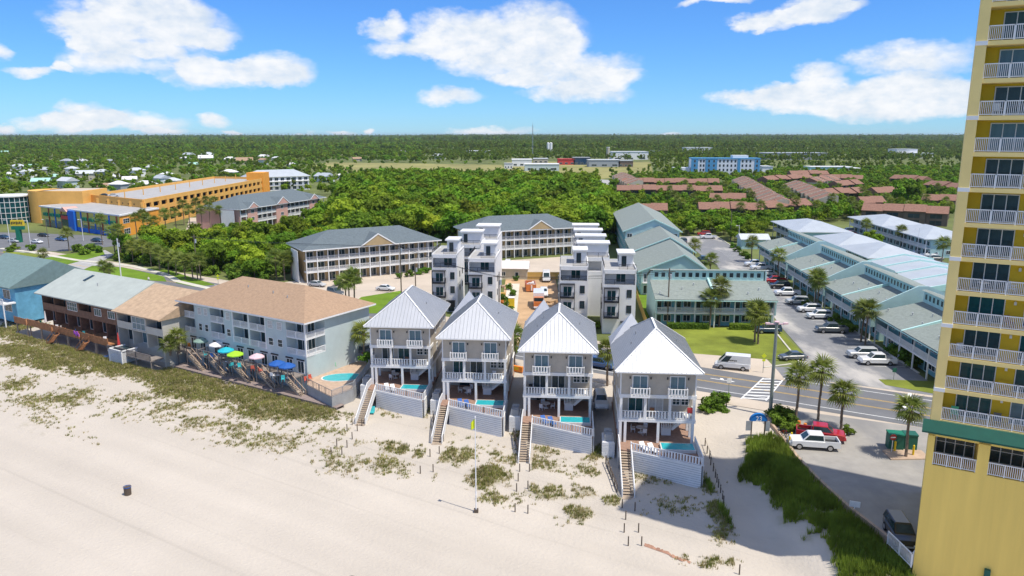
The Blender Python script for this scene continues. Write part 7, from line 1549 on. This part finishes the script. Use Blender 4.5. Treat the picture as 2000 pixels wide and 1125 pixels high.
for i in range(6): x0, x1 = -.06 - i * .07, -.06 - (i + 1) * .07; fl_.add([(x0, .10 * math.sin(i), 9.9 - .03 * i), (x1, .10 * math.sin(i + 1), 9.9 - .03 * (i + 1)), (x1, .10 * math.sin(i + 1), 11.0 - .07 * (i + 1)), (x0, .10 * math.sin(i), 11.0 - .07 * i)], [(0, 1, 2, 3)])
fl_.build('flag', 'sign_yellow', t)
post_me = MB().cyl(0, 0, -.4, 1.05, .07, .065, 7).mesh('dune_post', 'wood_post')
for lab, grp, lst in (('short dark wooden post lining the beach access path', 'posts along the access path', [(1377, 870), (1381, 885), (1386, 895), (1388, 908), (1393, 920), (1397, 933), (1400, 942), (1403, 952), (1407, 963), (1411, 975), (1413, 985)]),
                      ('short dark wooden post lining the sand path of the third stilt house', 'posts of the third house path', [(1015, 921), (1034, 921), (1009, 960), (1031, 955), (1006, 1000), (1031, 1003), (1012, 940)]),
                      ('short dark wooden post lining the sand path of the second stilt house', 'posts of the second house path', [(866, 862), (843, 865), (858, 886), (840, 892), (846, 922), (821, 925)]),
                      ('short dark wooden post lining the sand path of the first stilt house', 'posts of the first house path', [(715, 820), (707, 832), (688, 830), (698, 842), (678, 842), (688, 858), (678, 874), (658, 872), (647, 888), (668, 888)]),
                      ('short dark wooden post lining the sand path of the fourth stilt house', 'posts of the fourth house path', [(1215, 992), (1240, 998), (1219, 1040), (1247, 1040), (1227, 1066), (1253, 1066), (1222, 1015)]),
                      ('tall dark post on the sand at the end of the tower shadow', None, [(1444, 1122)])):
    for px, py in lst: tag(link('dune_post', post_me, None, on_sand(px, py)), lab, 'post', grp)
def rope(pts, lab): tag(MB().tube([(x, y, z + .9) for x, y, z in [on_sand(*p) for p in pts]], .03).build('rope', 'rope'), lab, 'rope')
rope([(1377, 870), (1386, 895), (1393, 920), (1400, 942), (1407, 963), (1413, 985)], 'rope strung between the posts of the beach access path')
t = thing('beach_chair', 'small blue folding item at the foot of the first stilt house stair', 'chair', on_sand(726, 808)); MB().box(-.4, -.4, .2, .4, .4, .28).beam((0, .4, .24), (0, .75, .9), .8, .06).build('seat', 'plastic_teal', t); MB().box(-.38, -.38, 0, -.32, -.32, .2).box(.32, -.38, 0, .38, -.32, .2).box(-.38, .32, 0, -.32, .38, .2).box(.32, .32, 0, .38, .38, .2).build('leg', 'steel', t)
# slumped orange netting on the sand
nt_ = MB(); r = random.Random(5); q = [on_sand(1258 + i * 6, 1067 + i * 2.1 + (3 if i > 8 else 0)) for i in range(16)]
for (x, y, z), (x2, y2, z2) in zip(q, q[1:]): nt_.add([(x, y, z + .03), (x2, y2, z2 + .03), (x2 + .1, y2 + .22, z2 + r.uniform(.1, .3)), (x + .1, y + .22, z + r.uniform(.1, .3))], [(0, 1, 2, 3)])
tag(nt_.build('safety_netting', 'orange_net'), 'slumped faded orange netting lying on the sand', 'netting')
# hand rails beside the beach stairs
for i, (px, py, px2, py2) in enumerate(((1183, 905, 1205, 962), (1003, 850, 1013, 890), (846, 815, 848, 842))):
    a, c = on_sand(px, py), on_sand(px2, py2); tag(MB().rail(a, c, 1.0, 3, .05, .1, 1.5).build('dune_rail', 'wood_post'), 'dark wooden hand rail on the sand beside the stair of the %s stilt house' % ['fourth', 'third', 'second'][i], 'rail')
# white fence at the foot of the tower
fa, fb, fc = gp(1733, 1062), gp(1779, 1108), gp(1790, 1092)
t = thing('white_fence', 'white picket railing at the foot of the yellow tower', 'fence', (0, 0, 0)); railing_part(t, (*fa, 0), (*fb, 0), 1.3, .16, .04, .09, 1.8); railing_part(t, (*fb, 0), (*fc, 0), 1.3, .16, .04, .09, 1.8)
tag(MB().box(-.5, -.1, 0, .5, 0, .6).cyl(0, 0, -1.2, 0, .04, .04, 6).build('small_sign', 'plastic_white', None, (*gp(1668, 1000), .6), R(-20)), 'small white sign on the low wall above the dune', 'sign')
# ------------------------------------------------------------------ the walker on the road
def walker():
    q = gp(291, 553); t = thing('person', 'person in a white shirt and dark shorts walking along the coast road', 'person', (*q, 0), R(-30))
    pts = [((0, 0, .95), .15), ((0, 0, 1.2), .15), ((0, 0, 1.45), .13), ((0, 0, 1.55), .06), ((0, 0, 1.68), .105), ((0, 0, 1.76), .09),
           ((0, .2, 1.43), .06), ((.06, .26, 1.16), .045), ((.2, .24, .95), .035), ((0, -.2, 1.43), .06), ((-.06, -.26, 1.16), .045), ((-.14, -.25, .92), .035),
           ((0, .1, .9), .09), ((.12, .1, .5), .065), ((.02, .1, .09), .045), ((.16, .1, .05), .035), ((0, -.1, .9), .09), ((-.12, -.1, .5), .065), ((-.26, -.1, .12), .045), ((-.13, -.1, .06), .035)]
    ed = [(0, 1), (1, 2), (2, 3), (3, 4), (4, 5), (2, 6), (6, 7), (7, 8), (2, 9), (9, 10), (10, 11), (0, 12), (12, 13), (13, 14), (14, 15), (0, 16), (16, 17), (17, 18), (18, 19)]
    me = bpy.data.meshes.new('body'); me.from_pydata([p for p, r in pts], ed, []); o = link('body', me, t)
    sk = o.modifiers.new('skin', 'SKIN'); o.modifiers.new('sub', 'SUBSURF').levels = 1
    for i, (p, r) in enumerate(pts): me.skin_vertices[0].data[i].radius = (r, r)
    me.skin_vertices[0].data[0].use_root = True
    dg = bpy.context.evaluated_depsgraph_get(); m2 = bpy.data.meshes.new_from_object(o.evaluated_get(dg)); o.modifiers.clear(); o.data = m2; m2.materials.clear()
    for k in ('skin', 'cloth_white', 'car_black', 'bark'): m2.materials.append(MATS[k])
    for f in m2.polygons:
        z = f.center.z; x, y = f.center.x, f.center.y
        f.material_index = 3 if z > 1.74 else 1 if 1.0 < z < 1.52 and abs(y) < .27 else 2 if (.55 < z <= 1.0 and abs(y) < .2) or z < .1 else 0; f.use_smooth = True
walker()

# ------------------------------------------------------------------ the air
def haze():
    m = bpy.data.materials.new('haze'); m.use_nodes = True; N = m.node_tree.nodes; N.clear(); v = N.new('ShaderNodeVolumePrincipled'); v.inputs['Color'].default_value = (.80, .90, 1, 1); v.inputs['Density'].default_value = HAZE; v.inputs['Anisotropy'].default_value = .3
    o = N.new('ShaderNodeOutputMaterial'); m.node_tree.links.new(v.outputs[0], o.inputs['Volume']); MATS['haze'] = m
    h = MB().box(-32000, -4200, -9, 32000, 19000, 62).build('haze', 'haze'); tag(h, 'thin pale air over the coast', 'haze', None, 'stuff')
HAZE = 3.8e-5
haze()
